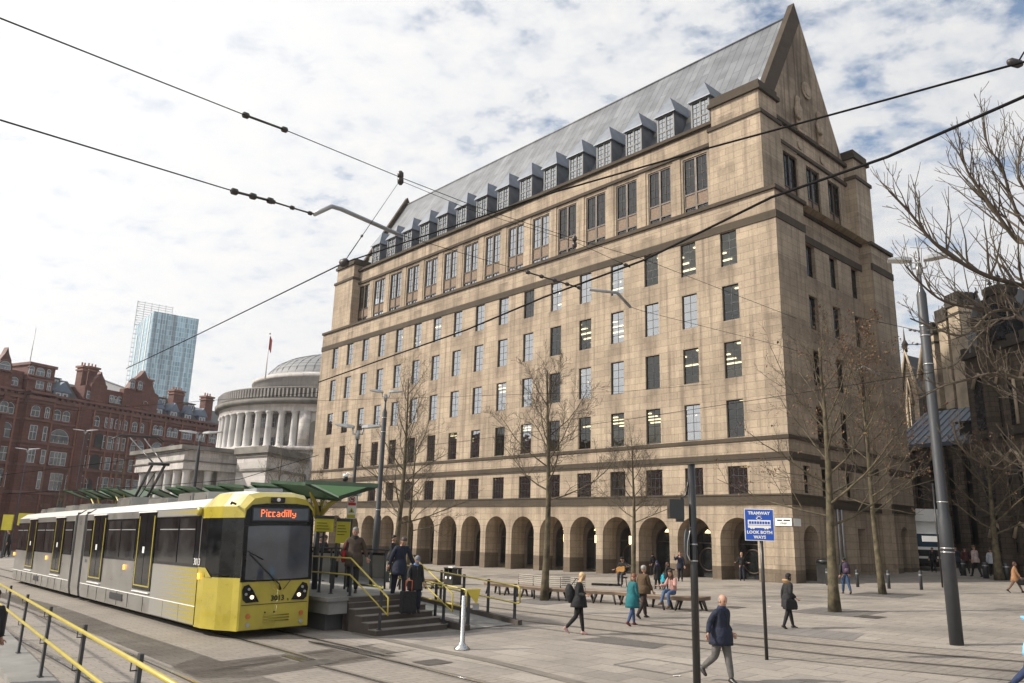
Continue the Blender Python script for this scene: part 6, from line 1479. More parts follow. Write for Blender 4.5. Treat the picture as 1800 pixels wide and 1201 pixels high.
# bollards
for k,(x,y,t,lab) in enumerate(((1455,1029,999,'grey bollard nearest the building corner, next to the black bin'),(1508,1032,1001,'grey bollard just right of the person with the backpack'),(1563,1035,1002,'grey bollard just right of the leaning tree trunk'),(1620,1037,1003,'grey bollard in front of the white truck'),(1734,1017,988,'wide dark bollard beside the woman in the pink top'),(1771,1020,990,'wide dark bollard right of the shaded tree'),(1694,1012,985,'wide dark bollard behind the thick lamp post'))):
    p=G(x,y); h=ztop(p,x,t); rr=.07 if k<4 else .15; m=MB(); m.lathe([(rr,-.05),(rr,h-.06),(rr*.8,h-.02),(rr*.3,h)],seg=16); m.lathe([(rr+.003,h-.22),(rr+.003,h-.16)],seg=16,m=1,cap=False)
    o=m.build('bollard',[M_POST,M_GREYM],loc=p); tag(o,lab,'bollard','bollards by the office block')
# ------------------------------------------------------------------ benches
M_SLAB=plain('weathered_bench_timber',(.21,.155,.115),.75,0,.25,3,.3,bscale=18); M_LEG=plain('dark_bench_leg',(.035,.028,.024),.6)
def bench(px,label,back=None,group='long timber benches in the square'):
    pts=smooth([G(x,y,.46) for x,y in px],6); L0=Vector((pts[0].x,pts[0].y,gz(pts[0].x,pts[0].y))); r=empty('long_bench',L0,0,label,'bench',group)
    n=[]; 
    for i,p in enumerate(pts):
        t=(pts[min(i+1,len(pts)-1)]-pts[max(i-1,0)]); t.z=0; t.normalize(); n.append(Vector((-t.y,t.x,0)))
    m=MB(); W_=lambda i:.34*min(1,.25+min(i,len(pts)-1-i)*.35)
    rs=[]
    for i,p in enumerate(pts):
        w_=W_(i); q=p-L0; rs.append([tuple(q+n[i]*w_+Vector((0,0,-.02))),tuple(q+n[i]*w_*.8+Vector((0,0,-.13))),tuple(q-n[i]*w_*.8+Vector((0,0,-.13))),tuple(q-n[i]*w_+Vector((0,0,-.02))),tuple(q-n[i]*w_*.95),tuple(q+n[i]*w_*.95)])
    m.rings(rs,0,sm=False); m.build('seat',[M_SLAB],r)
    tot=sum((b-a).length for a,b in zip(pts,pts[1:])); 
    d=.7; acc=0; tgt=.5; k=0
    for a,b in zip(pts,pts[1:]):
        seg_=(b-a).length
        while acc+seg_>tgt:
            q=a.lerp(b,(tgt-acc)/seg_)-L0; t=(b-a).normalized(); nn=Vector((-t.y,t.x,0)); s=1 if k%2 else -1; g=gz(q.x+L0.x,q.y+L0.y)-L0.z
            m=MB()
            for e in (-1,1):
                A=q+nn*e*.22+Vector((0,0,-.11)); B_=q+nn*e*.26+t*s*.12; B_.z=g; m.tube([A,B_],[.065,.038],4)
            m.tube([q+nn*.24+Vector((0,0,-.09)),q-nn*.24+Vector((0,0,-.09))],.03,4); m.build('leg',[M_LEG],r); k+=1; tgt+=d if k%2 else .55
        acc+=seg_
    if back:
        a0,a1=back; m=MB()
        for j in range(5):
            z=.30+j*.075; m.tube([p-L0+n[i]*.20+Vector((0,0,z-.2)) for i,p in enumerate(pts) if a0<=i<=a1],.022,5)
        for i in range(a0,a1+1,3): q=pts[i]-L0+n[i]*.20; m.tube([q+Vector((0,0,-.05)),q+Vector((0,0,.42))],.018,5,1)
        m.build('backrest',[plain('pale_bench_slats',(.34,.31,.27),.7),M_LEG],r)
    return r
bench([(853,1023),(905,1027),(955,1032),(1005,1035),(1060,1038),(1098,1040),(1146,1045),(1196,1048),(1248,1048)],'very long curved timber bench on splayed dark legs with a slatted backrest near one end',(6,20))
bench([(700,1013),(740,1016),(783,1018)],'shorter timber bench behind the ramp railings, left of the litter bin')
# ------------------------------------------------------------------ overhead wires
M_WIRE=plain('black_wire',(.012,.012,.013),.95,spec=.1); M_INS=plain('insulator',(.035,.03,.03),.4)
def wire(pts,r,label,ins=(),arms=(),sag=0):
    L0=pts[0]; root=empty('overhead_wire',L0,0,label,'overhead wire','tram overhead wires')
    out=[]
    for a,b in zip(pts,pts[1:]):
        n=8
        for k in range(n): t=k/n; q=a.lerp(b,t); q.z-=sag*4*t*(1-t); out.append(q-L0)
    out.append(pts[-1]-L0); m=MB(); m.tube(out,r,6); m.build('wire',[M_WIRE],root)
    for a,b,k,rr in ins:
        m=MB()
        for i in range(k): q=a.lerp(b,i/max(1,k-1)); d=(b-a).normalized()*rr*1.6; m.tube([q-L0-d,q-L0-d*.5,q-L0+d*.5,q-L0+d],[rr*.5,rr*1.2,rr*1.2,rr*.5],8)
        m.tube([a-L0,b-L0],rr*.45,6); m.build('insulator',[M_INS],root)
    for px,rr in arms: m=MB(); m.tube([q-L0 for q in px],rr,8); m.build('pull_off_arm',[M_GREYM],root)
    return root
def H(x,y,z): return hit(x,y,(0,0,z),Vector((0,0,1)))
ZC=6.0
wire([H(1960,112,ZC),H(1800,170,ZC),H(1560,276,ZC),H(1356,347,ZC),H(1133,457,ZC),H(955,523,ZC),H(820,580,ZC),H(700,622,ZC),H(560,672,ZC)],.014,'thick black contact wire crossing the whole office block from upper right to lower left')
wire([H(1960,68,ZC),H(1785,113,ZC),H(1560,175,ZC),H(1240,262,ZC),H(950,345,ZC),H(835,385,ZC),H(605,462,ZC),H(340,592,ZC),H(222,648,ZC)],.009,'black contact wire over the roof dormers, held up by a V shaped hanger',ins=[(H(605,462,ZC),H(602,463,ZC),1,.05)])
wire([AT(704,316,20.5),H(605,461,ZC)],.006,'thin V hanger strand left of the roof gable',ins=[(AT(636,415,22),AT(612,450,22.6),1,.03)])
wire([AT(0,32,9),AT(437,205,15.5),AT(495,226,16.5),AT(704,312,20.5),AT(835,363,24),AT(1010,420,29),AT(1135,457,33),AT(1400,560,40)],.010,'upper span wire with a pair of insulators crossing the sky from the left edge',ins=[(AT(432,203,15.4),AT(500,228,16.6),2,.055),(AT(704,308,20.5),AT(704,318,20.5),2,.07)])
wire([AT(704,318,20.5),AT(830,370,22),AT(1010,425,24),AT(1106,469,25)],.007,'thin twin strand running from the span insulator to a clamp on the facade side',ins=[(AT(1010,420,24),AT(1010,431,24),2,.06),(AT(1100,466,25),AT(1108,470,25),1,.05)])
wire([AT(0,211,8.5),AT(400,333,13),AT(545,374,15)],.010,'lower span wire with chain insulators ending at a grey cranked arm',ins=[(AT(412,337,13.1),AT(475,353,14),3,.05),(AT(480,355,14),AT(545,375,15),3,.035)],arms=[([AT(552,377,15),AT(583,363,15.3),AT(600,368,15.6),AT(700,412,17)],.045)])
wire([AT(700,412,17),AT(835,452,20),AT(925,478,22),AT(1020,506,24)],.007,'thin wire between the two grey cranked arms, across the upper facade',ins=[(AT(928,479,22),AT(1018,506,24),5,.05)],arms=[([AT(1035,509,24.3),AT(1085,515,25),AT(1108,540,25.5)],.05)])
wire([AT(1108,540,25.5),AT(1130,547,26),AT(1380,610,33),AT(1500,650,37),AT(1638,660,24)],.007,'thin wire crossing the building corner towards the thick lamp post',arms=[([AT(1507,652,37),AT(1517,644,37),AT(1550,662,37)],.05)])
wire([H(1640,655,ZC),H(1400,692,ZC),H(1100,738,ZC),H(820,775,ZC),H(600,800,ZC)],.007,'contact wire of the far track, low across the facade')
wire([H(545,610,ZC+.6),H(800,670,ZC+.6),H(1100,690,ZC+.6),H(1420,655,ZC+.6)] if False else [AT(545,705,30),AT(800,697,30),AT(1100,688,30),AT(1250,675,30)],.006,'faint thin span wire across the middle floors')
wire([AT(1500,556,32),AT(1640,587,22)],.010,'short span wire with insulator ending at the thick lamp post band',ins=[(AT(1600,580,22.4),AT(1625,584,22),4,.03)])
wire([AT(1590,606,23),AT(1640,605,22)],.010,'short stub wire on the lower band of the thick lamp post',ins=[(AT(1612,605,22.5),AT(1632,605,22.1),2,.03)])
wire([AT(-20,838,40),AT(200,812,40),AT(340,790,38)],.012,'wire low in front of the red hotel, left of the dark lamp post')
wire([AT(-20,700,45),AT(25,708,45),AT(130,722,42),AT(560,690,36)],.009,'high wire in front of the hotel cornice and library drum')
wire([AT(-20,870,30),AT(245,856,30),AT(420,843,30),AT(560,800,30)],.012,'lowest wire just above the tram roof line')
wire([AT(1788,112,11.3),AT(1800,92,11.2),AT(1830,60,11)],.012,'strand with a round insulator in the upper right corner',ins=[(AT(1780,110,11.3),AT(1788,112,11.3),2,.05)])
# ------------------------------------------------------------------ white truck in the side street
def truck():
    p=G(1634,1003); q=p+Vector((0,0,0)); k=ppm(p); r=empty('box_truck',p,math.atan2(rt.y,rt.x)-R_(6),'white box truck parked beyond the building, cab facing the square','truck')
    w_=1.15; m=MB(); m.box(-w_,w_,1.2,7.5,.9,3.9,0); m.box(-w_+.02,w_-.02,-.05,1.1,3.1,3.9,0); m.prismy([(-w_,2.3),(w_,2.3),(w_-.1,3.85),(-w_+.1,3.85)],.2,1.2,0); m.build('box_body',[M_WHITE],r)
    m=MB(); i=m.p((-w_,-.5,.5),(w_,-.5,.5),(w_,1.15,.5),(-w_,1.15,.5),(-w_,-.5,1.45),(w_,-.5,1.45),(w_-.08,-.1,2.35),(-w_+.08,-.1,2.35),(w_,1.15,2.45),(-w_,1.15,2.45))
    for f in ((3,2,1,0),(0,1,5,4),(4,5,6,7),(7,6,8,9),(1,2,8,6,5),(3,0,4,7,9)): m.face([i+a for a in f],0)
    m.build('cab',[M_WHITE],r)
    m=MB(); m.quad((-w_+.12,-.50,1.48),(w_-.12,-.50,1.48),(w_-.18,-.13,2.30),(-w_+.18,-.13,2.30)); m.build('windscreen',[plain('truck_glass',(.03,.06,.09),.08,spec=.8)],r)
    m=MB(); m.box(-w_+.3,w_-.3,-.54,-.5,.9,1.3,0); m.box(-w_,w_,-.58,-.48,.45,.75,0); m.build('grille',[M_DARK],r)
    m=MB(); m.box(-.5,.5,.14,.2,3.2,3.3,0); m.build('stripe',[M_RED],r)
    for s in (-1,1):
        m=MB(); m.box(s*.92-.15,s*.92+.15,-.55,-.5,.85,1.08,0); m.build('headlight',[M_GREYM],r)
        m=MB(); m.box(s*1.3-.08,s*1.3+.08,-.35,-.2,1.55,2.1,0); m.build('mirror',[M_DARK],r)
        for y in (.2,5.8): m=MB(); m.tube([(s*1.05-.13,y,.42),(s*1.05+.13,y,.42)],.42,18,0); m.build('wheel',[M_DARK],r)
truck()
p=G(1657,1033); r=empty('street_sign',p,0,'white blank street sign on a thin dark pole left of the lamp post','sign'); m=MB(); h=ztop(p,1655,850); m.tube([(0,0,0),(0,0,h)],.04,8); m.build('post',[M_BLACK],r); m=MB(); obox(m,-.75,-.05,-.04,-.02,ztop(p,1655,953),ztop(p,1655,943),0); m.build('plate',[M_WHITE],r)

for k,(x,y,c,lab) in enumerate(((1189,1189,(.7,.68,.65),'scrap of white paper on the paving left of the signal pole'),(1353,1067,(.65,.55,.5),'crumpled pale litter on the paving right of the tramway sign'))):
    p=G(x,y,.004); m=MB(); rnd_=random.Random(k); m.poly([(.06*math.cos(a)*(1+.3*rnd_.random()),.045*math.sin(a),.004+.02*rnd_.random()) for a in [i*math.pi/4 for i in range(8)]]); o=m.build('paper_scrap',[plain('paper_%s'%('one','two')[k],c,.8)],loc=p); s_=o.modifiers.new('s','SOLIDIFY'); s_.thickness=.006; tag(o,lab,'paper scrap')
# ------------------------------------------------------------------ people
M_SKIN=plain('skin',(.42,.24,.17),.55,0,.06,8); M_SHOE=plain('black_leather',(.02,.017,.015),.4); _cloth={}
def cloth(col,rough=.85):
    k='cloth_%02d_%02d_%02d'%tuple(int(c*99) for c in col)
    return plain(k,col,rough,0,.25,9,1.0,bscale=13)
def skinned(verts,edges,rad,root=0,sub=2):
    me=bpy.data.meshes.new('s'); me.from_pydata([tuple(v) for v in verts],edges,[]); ob=bpy.data.objects.new('s',me); COL.objects.link(ob)
    md=ob.modifiers.new('k','SKIN'); md.use_smooth_shade=True; md.branch_smoothing=.6
    if not me.skin_vertices: pass
    for i,r in enumerate(rad):
        d=me.skin_vertices[0].data[i]; d.radius=r if isinstance(r,tuple) else (r,r); d.use_root=(i==root)
    ss=ob.modifiers.new('u','SUBSURF'); ss.levels=sub; ss.render_levels=sub
    out=bpy.data.meshes.new_from_object(ob.evaluated_get(bpy.context.evaluated_depsgraph_get()))
    bpy.data.objects.remove(ob); bpy.data.meshes.remove(me); return out
def rot(v,axis,deg):
    return Matrix.Rotation(R_(deg),3,axis)@v
def person(loc,face,h,label,top=(.02,.02,.025),legs=(.02,.02,.025),hair=(.03,.02,.015),shoes=None,tl=18,kl=8,tr=-16,kr=22,al=-12,el=15,ar=14,er=20,abl=10,abr=10,xl=0,xr=0,lean=3,head=8,turn=0,coat=.0,hairlen=0,skirt=None,sit=None,hood=None,bald=False,cap=None,female=False,bag=None,group=None,detail=True,fat=1.0,collar=None):
    """face: world heading in degrees (0=+X). local +Y is forward, +X to the person's right"""
    s=h
    V=Vector; hipz=.52*s; up=V((0,0,1))
    X='X'
    def leg(side,th,kn):
        hip=V((side*.052*s,0,0)); d=rot(V((0,0,-1)),X,th); k=hip+d*.245*s; d2=rot(V((0,0,-1)),X,th-kn); a=k+d2*.245*s; a.x+=side*.01*s
        f=rot(V((0,1,-.25)),X,(th-kn)*.55); return hip,k,a,a+V((0,0,-.012*s)),f.normalized()
    L_=leg(-1,tl,kl); R2=leg(1,tr,kr)
    T=lambda v:rot(v,X,-lean)       # lean forward about the pelvis
    chest=T(V((0,0,.20*s))); neckb=T(V((0,.0,.295*s))); sh=T(V((0,0,.272*s)))
    hd_up=rot(V((0,0,1)),X,-lean-head); headc=neckb+hd_up*.09*s
    fwd=rot(V((0,1,0)),X,-lean-head); fwd=rot(fwd,'Z',turn); rgt=fwd.cross(hd_up).normalized()
    def arm(side,sa,elb,ab,tw=0):
        o=sh+V((side*.098*s*(.92 if female else 1),0,0)); d=rot(rot(V((0,0,-1)),X,sa-lean),'Y',-side*ab); e=o+d*.165*s
        ax=V((1,0,0)); d2=Matrix.Rotation(R_(elb),3,ax)@d; d2=Matrix.Rotation(R_(side*tw),3,'Z')@d2; w=e+d2*.145*s; return o,e,w,d2.normalized()
    A=arm(-1,al,el,abl,xl); B=arm(1,ar,er,abr,xr)
    # ground the lower foot
    zmin=min(L_[3].z,R2[3].z)-.03*s; off=V((0,0,-zmin)) if sit is None else V((0,0,sit-(-.06*s)))
    pts=[V((0,0,.0)),T(V((0,0,.07*s))),T(V((0,0,.13*s))),chest,neckb,neckb+hd_up*.035*s]
    f_=fat*(.92 if female else 1)
    rad=[(.078*s*f_,.062*s*f_),(.070*s*f_,.056*s*f_),(.072*s*f_,.058*s*f_),(.086*s*f_,.060*s*f_),(.040*s,.036*s),(.031*s,.033*s)]
    ed=[(0,1),(1,2),(2,3),(3,4),(4,5)]; v=list(pts)
    def add(p,r,to): v.append(p); rad.append(r); ed.append((to,len(v)-1)); return len(v)-1
    for q in (L_,R2):
        i=add(q[0]+V((0,0,-.02*s)),.048*s,0); i=add(q[0].lerp(q[1],.5),.042*s,i); i=add(q[1],.031*s,i); i=add(q[1].lerp(q[2],.35),.031*s,i); i=add(q[2],.020*s,i)
    for q in (A,B):
        i=add(q[0],.034*s,3); i=add(q[1],.024*s,i); i=add(q[2],.015*s,i)
    body=skinned(v,ed,rad,0,2 if detail else 1)
    m=MB(); m.mesh(body,0); bpy.data.meshes.remove(body)
    # head: lofted skull with chin, nose, ears, eyes, mouth
    hh=.068*s; hw=.045*s; ring=[]
    for k,(z,w_,dp,sh_) in enumerate(((-1,.30,.30,.25),(-.86,.62,.62,.16),(-.6,.84,.86,.06),(-.25,.96,1.0,0),(.1,1.0,1.08,-.03),(.45,.98,1.1,-.06),(.75,.80,.90,-.08),(.93,.50,.58,-.08),(1,.2,.24,-.08))):
        c=headc+hd_up*(z*hh)+fwd*(sh_*hw*1.2); ring.append([tuple(c+rgt*(w_*hw*math.cos(2*math.pi*j/12))+fwd*(dp*hw*1.12*math.sin(2*math.pi*j/12))) for j in range(12)])
    m.rings(ring,0)
    F=headc+fwd*hw*1.12
    m.tube([tuple(F+hd_up*hh*.12),tuple(F+fwd*hw*.18-hd_up*hh*.18),tuple(F+fwd*hw*.02-hd_up*hh*.30)],[hw*.10,hw*.19,hw*.15],6)
    for q in (-1,1):
        m.ball(tuple(F+rgt*q*hw*.38+hd_up*hh*.05-fwd*hw*.10),hw*.13,6,1); m.ball(tuple(headc+rgt*q*hw*1.0-hd_up*hh*.08),(hw*.16,hw*.3,hw*.42),6,0)
        m.tube([tuple(F+rgt*q*hw*.20+hd_up*hh*.22-fwd*hw*.02),tuple(F+rgt*q*hw*.60+hd_up*hh*.20-fwd*hw*.2)],hw*.055,4,1)
    m.tube([tuple(F-rgt*hw*.30-hd_up*hh*.50-fwd*hw*.12),tuple(F-hd_up*hh*.48+fwd*hw*.0),tuple(F+rgt*hw*.30-hd_up*hh*.50-fwd*hw*.12)],hw*.06,4,2)
    # hands
    for q,side in ((A,-1),(B,1)):
        w_,d=q[2],q[3]; n=d.cross(V((1,0,0)))
        n=n.normalized() if n.length>.1 else V((0,1,0)); pl=w_+d*.045*s; lat=d.cross(n).normalized()
        m.rings([[tuple(c+lat*(a*math.cos(2*math.pi*j/8))+n*(b*math.sin(2*math.pi*j/8))) for j in range(8)] for c,a,b in ((w_-d*.005*s,.014*s,.012*s),(w_+d*.02*s,.021*s,.012*s),(pl,.024*s,.011*s))],0)
        for k in range(4):
            b0=pl+lat*(k-1.5)*.0115*s; ln=(.036,.042,.040,.031)[k]*s; cu=n*(-.4)
            m.tube([tuple(b0-d*.004*s),tuple(b0+d*ln*.5+cu*ln*.18),tuple(b0+d*ln*.85+cu*ln*.6)],[.0062*s,.0056*s,.0042*s],5)
        tb=w_+d*.018*s+lat*side*-.020*s; m.tube([tuple(tb),tuple(tb+d*.018*s+lat*side*-.016*s-n*.004*s),tuple(tb+d*.036*s+lat*side*-.018*s-n*.012*s)],[.0078*s,.0066*s,.005*s],5)
    for i in range(len(m.v)): q=V(m.v[i])+off; m.v[i]=(q.x,q.y,q.z)
    o=m.build('person',[M_SKIN,M_DARK,plain('lips',(.30,.12,.10),.6)]); o.location=loc; o.rotation_euler=(0,0,R_(face-90)); tag(o,label,'person',group)
    def child(mb,name,mats):
        for i in range(len(mb.v)): q=V(mb.v[i])+off; mb.v[i]=(q.x,q.y,q.z)
        return mb.build(name,mats,o)
    # trousers
    v=[V((0,0,.05*s)),V((0,0,0))]; rad=[(.078*s*f_,.060*s*f_),(.082*s*f_,.066*s*f_)]; ed=[(0,1)]
    tk=1.0 if female else 1.25
    for q in (L_,R2):
        i=add(q[0]+V((0,0,-.02*s)),.062*s,1); i=add(q[0].lerp(q[1],.5),.054*s*(.5+.5*tk),i); i=add(q[1],.040*s*(.4+.6*tk),i); i=add(q[1].lerp(q[2],.4),.037*s*(.3+.7*tk),i); i=add(q[2]+V((0,0,.0)),.026*s*tk,i)
    t=skinned(v,ed,rad,1,2 if detail else 1); mb=MB(); mb.mesh(t,0); bpy.data.meshes.remove(t); child(mb,'trousers',[cloth(legs)])
    # jacket
    v=[T(V((0,0,-.01*s))),T(V((0,0,.07*s))),T(V((0,0,.14*s))),chest,neckb+V((0,0,-.005*s))]; g=1.22*f_; rad=[(.088*s*g,.072*s*g),(.082*s*g,.070*s*g),(.084*s*g,.072*s*g),(.092*s*g,.072*s*g),(.052*s,.050*s)]; ed=[(0,1),(1,2),(2,3),(3,4)]
    for q in (A,B):
        i=add(q[0],.050*s,3); i=add(q[0].lerp(q[1],.55),.043*s,i); i=add(q[1],.038*s,i); i=add(q[2]-q[3]*.012*s,.028*s,i)
    t=skinned(v,ed,rad,3,2 if detail else 1); mb=MB(); mb.mesh(t,0); bpy.data.meshes.remove(t)
    if coat:
        k=(L_[1]+R2[1])/2; rs=[]
        for j in range(7):
            u=j/6; z=lerp(.12*s,-coat*s,u); c=V((0,lerp(0,(k.y)*.35 if sit is None else k.y*.8,u) if True else 0,z)); spread=abs(L_[1].y-R2[1].y)*.22*u*min(1,coat/.16)
            rs.append([tuple((T(c) if j<3 else c)+V((.062*s*g*(1+.52*min(1,u*2.4)+.08*u)*math.cos(a)*(1+.025*math.sin(a*5+j)),(.050*s*g*(1+.56*min(1,u*2.4)+.10*u)+spread)*math.sin(a)*(1+.025*math.cos(a*4+j)),0))) for a in [2*math.pi*q/16 for q in range(16)]])
        mb.rings(rs,0,cap=True)
    if collar: mb.rings([[tuple(neckb+hd_up*z*s+V((r*s*math.cos(a),r*s*math.sin(a),0))) for a in [2*math.pi*q/10 for q in range(10)]] for z,r in ((-.03,.060),(.015,.052),(.03,.046))],1,cap=False)
    # zip / front edge line
    mb.tube([tuple(T(V((0,.078*s*f_,z*s)))) for z in (.0,.10,.20)]+[tuple(T(V((0,.062*s,.262*s))))],.004*s,4,2)
    child(mb,'coat' if coat else 'jacket',[cloth(top),cloth(collar or top),M_DARK])
    if skirt: pass
    # hood
    if hood:
        mb=MB(); c=neckb+V((0,-.055*s,.02*s)); mb.rings([[tuple(neckb+V((0,-.030*s,.008*s))+V((r*s*math.cos(a),(r*.95)*s*math.sin(a)-z*.8*s,z*s))) for a in [2*math.pi*q/12 for q in range(12)]] for z,r in ((-.045,.052),(-.02,.062),(.015,.066),(.035,.060),(.045,.045))],0); child(mb,'hood',[cloth(hood)])
    # hair or cap
    mb=MB(); rs=[]
    if cap:
        for z,w_,dp,b in ((.15,1.10,1.20,-.1),(.5,1.10,1.2,-.1),(.85,.9,1.0,-.1),(1.1,.45,.5,-.1),(1.16,.1,.1,-.1)):
            c=headc+hd_up*z*hh+fwd*b*hw; rs.append([tuple(c+rgt*(w_*hw*math.cos(2*math.pi*j/12))+fwd*(dp*hw*1.1*math.sin(2*math.pi*j/12))) for j in range(12)])
        mb.rings(rs,0); c=headc+hd_up*.22*hh; i=mb.p(*[tuple(c+rgt*a*hw+fwd*b*hw+hd_up*zz*hh) for a,b,zz in ((-.8,.9,0),(.8,.9,0),(.55,1.75,-.12),(-.55,1.75,-.12),(-.8,.9,.08),(.8,.9,.08),(.55,1.75,-.06),(-.55,1.75,-.06))])
        for f in ((0,1,2,3),(7,6,5,4),(0,4,5,1),(2,6,7,3),(1,5,6,2),(3,7,4,0)): mb.face([i+a for a in f],0)
        child(mb,'cap',[cloth(cap)]); mb=MB(); rs=[]
    back=-.22 if not hairlen else -.25
    prof=((-.15,1.04,.80,-.42),(.2,1.09,.98,-.30),(.55,1.08,1.12,-.16),(.85,.90,1.0,-.10),(1.06,.50,.55,-.10),(1.12,.1,.1,-.1)) if not bald else ((-.40,1.06,.70,-.50),(-.05,1.13,.72,-.48),(.22,1.13,.70,-.48),(.42,1.0,.55,-.60),(.5,.8,.4,-.7))
    if cap: prof=((-.3,1.03,.7,-.55),(.1,1.07,.8,-.45),(.3,1.05,.8,-.4))
    for z,w_,dp,b in prof:
        c=headc+hd_up*z*hh+fwd*b*hw; rs.append([tuple(c+rgt*(w_*hw*math.cos(2*math.pi*j/14)*(1+.02*math.sin(j*3+z*9)))+fwd*(dp*hw*1.06*math.sin(2*math.pi*j/14))) for j in range(14)])
    mb.rings(rs,0)
    if hairlen:
        rs=[]; n=6
        for j in range(n+1):
            u=j/n; c=headc+hd_up*hh*.5*(1-u)-V((0,0,1))*(hairlen*s*u)-fwd*hw*(.45+.25*u)
            rs.append([tuple(c+rgt*(hw*lerp(1.1,1.15 if u<.7 else .8,u)*math.cos(2*math.pi*k/12)*(1+.05*math.sin(k*2+j)))+fwd*(hw*lerp(.85,.5,u)*math.sin(2*math.pi*k/12))) for k in range(12)])
        mb.rings(rs,0)
        for sd in (-1,1): mb.tube([tuple(headc+rgt*sd*hw*1.0+hd_up*hh*.3+fwd*hw*.1),tuple(headc+rgt*sd*hw*1.12-hd_up*hh*.7+fwd*hw*.15),tuple(headc+rgt*sd*hw*1.2-V((0,0,1))*min(hairlen,.13)*s+fwd*hw*.2)],[hw*.25,hw*.36,hw*.16],6)
    child(mb,'hair',[cloth(hair,.6)])
    # shoes
    sc=cloth(shoes) if shoes else M_SHOE
    for q in (L_,R2):
        a,f=q[2],q[4]; f=V((0,f.y,f.z)).normalized(); u=V((1,0,0)).cross(f).normalized(); mb=MB(); b=a-u*.022*s
        mb.rings([[tuple(b+f*y*s+V((x*w_*s,0,0))+u*zz*s) for x,zz in ((-1,-.012),(1,-.012),(1.05,.004),(.6,ht),(-.6,ht),(-1.05,.004))] for y,w_,ht in ((-.035,.014,.02),(-.02,.021,.045),(.015,.022,.040),(.05,.024,.018),(.085,.021,.012),(.10,.010,.004))],0); child(mb,'shoe',[sc])
    o['_']=0; del o['_']
    info=dict(o=o,off=off,A=A,B=B,head=headc,neck=neckb,chest=chest,T=T,s=s,fwd=fwd)
    return info
def wpt(i,v):
    q=Vector(v)+i['off']; return Matrix.Rotation(i['o'].rotation_euler.z,3,'Z')@q+Vector(i['o'].location)
def handbag(i,side,col,label,drop=.10,size=(.16,.07,.14),strap=True,cat='bag'):
    q=i['A' if side<0 else 'B']; s=i['s']; top=wpt(i,q[2]+q[3]*.05*s) if strap is True else wpt(i,strap); r=empty('handbag' if cat=='bag' else cat,top,i['o'].rotation_euler.z+math.pi/2,label,cat); m=MB(); a,b,c=size
    m.rings([[(a*x*k,b*y*k,-drop-z) for x,y in ((-1,-1),(1,-1),(1,1),(-1,1))] for z,k in ((0,.8),(.03,.95),(c*1.2,1.1),(c*2-.02,1.05),(c*2,.9))],0,sm=False); m.build('body',[cloth(col,.5)],r)
    m=MB()
    for y in (-.6,.6): m.tube([(-a*.6,b*y,-drop),(-a*.3,b*y*.4,-.02),(0,0,.01),(a*.3,b*y*.4,-.02),(a*.6,b*y,-drop)],.008,5)
    m.build('handle',[cloth(col,.5)],r); return r
NAVY=(.012,.016,.035); BLK=(.012,.012,.014); CH=(.03,.03,.034)
HDR=lambda dx,dy:math.degrees(math.atan2(rt.y*dx+fw.y*dy,rt.x*dx+fw.x*dy))   # heading from right/away components
def hh_(p,y): return ztop(p,0,y) if False else None
def PH(x,yf,yt): p=G(x,yf); return p,ztop(p,x,yt)
# 1 the man in the foreground
p,h=PH(1270,1200,1041)
i=person(p,HDR(.55,-.83),h,'elderly balding man in a navy hooded parka and grey trousers striding past the signal pole',NAVY,(.11,.105,.10),(.25,.23,.22),bald=True,tl=12,kl=4,tr=-12,kr=40,al=-22,el=58,ar=-18,er=55,abl=16,abr=16,xl=-35,xr=-35,coat=.11,collar=(.02,.03,.07),lean=4,head=12,fat=1.22,turn=-4)
# 2 woman with phone
p,h=PH(1017,1116,1003)
i=person(p,HDR(.95,-.1),h,'blonde woman in a black jacket looking down at the phone in her hands',BLK,(.010,.010,.012),(.50,.36,.19),shoes=(.42,.25,.24),female=True,hairlen=.14,tl=10,kl=3,tr=-10,kr=32,al=-2,el=88,ar=-2,er=90,abl=4,abr=4,xl=-22,xr=-22,coat=.10,lean=2,head=24,fat=1.35)
w_=wpt(i,(i['A'][2]+i['B'][2])/2+i['A'][3]*.07*i['s']); r=MB(); r.box(-.035,.035,-.07,.07,-.005,.005,0); o=r.build('phone',[M_DARK],loc=w_); o.rotation_euler=(R_(30),0,i['o'].rotation_euler.z); tag(o,'black phone held by the blonde woman in both hands','phone')
s_=i['s']; b0=wpt(i,(0,-.12*s_,.12*s_)); r=empty('shoulder_bag',b0,i['o'].rotation_euler.z,'large slouchy black bag on the back of the blonde woman','bag'); m=MB(); m.rings([[(k*.17*math.cos(a),k*.13*math.sin(a)-.04-z*.12,z) for a in [2*math.pi*q/12 for q in range(12)]] for z,k in ((-.26,.5),(-.2,.85),(-.05,1.05),(.08,.95),(.18,.6),(.22,.3))],0); m.build('body',[cloth(BLK,.6)],r); m=MB(); m.tube([(-.06,0,.2),(-.12,.12,.36),(-.08,.26,.30),(0,.30,.1)],.012,5); m.build('strap',[cloth(BLK,.6)],r)
# 3 teal coat, 4 brown coat
p,h=PH(1112,1100,1006)
person(p,HDR(.85,.5),h,'woman in a long teal coat and blue jeans with short auburn hair',(.008,.115,.135),(.04,.07,.16),(.17,.06,.03),shoes=(.12,.03,.03),female=True,tl=12,kl=3,tr=-13,kr=14,coat=.19,hairlen=.02,head=16,fat=1.3,ar=6,al=-6,abl=5,abr=5)
p,h=PH(1131,1087,991)
person(p,HDR(.8,.6),h,'grey haired man in a brown jacket walking beside the teal coat',(.075,.045,.02),(.03,.02,.018),(.33,.31,.29),tl=16,kl=2,tr=-16,kr=20,coat=.07,fat=1.28,head=4,abl=7,abr=7)
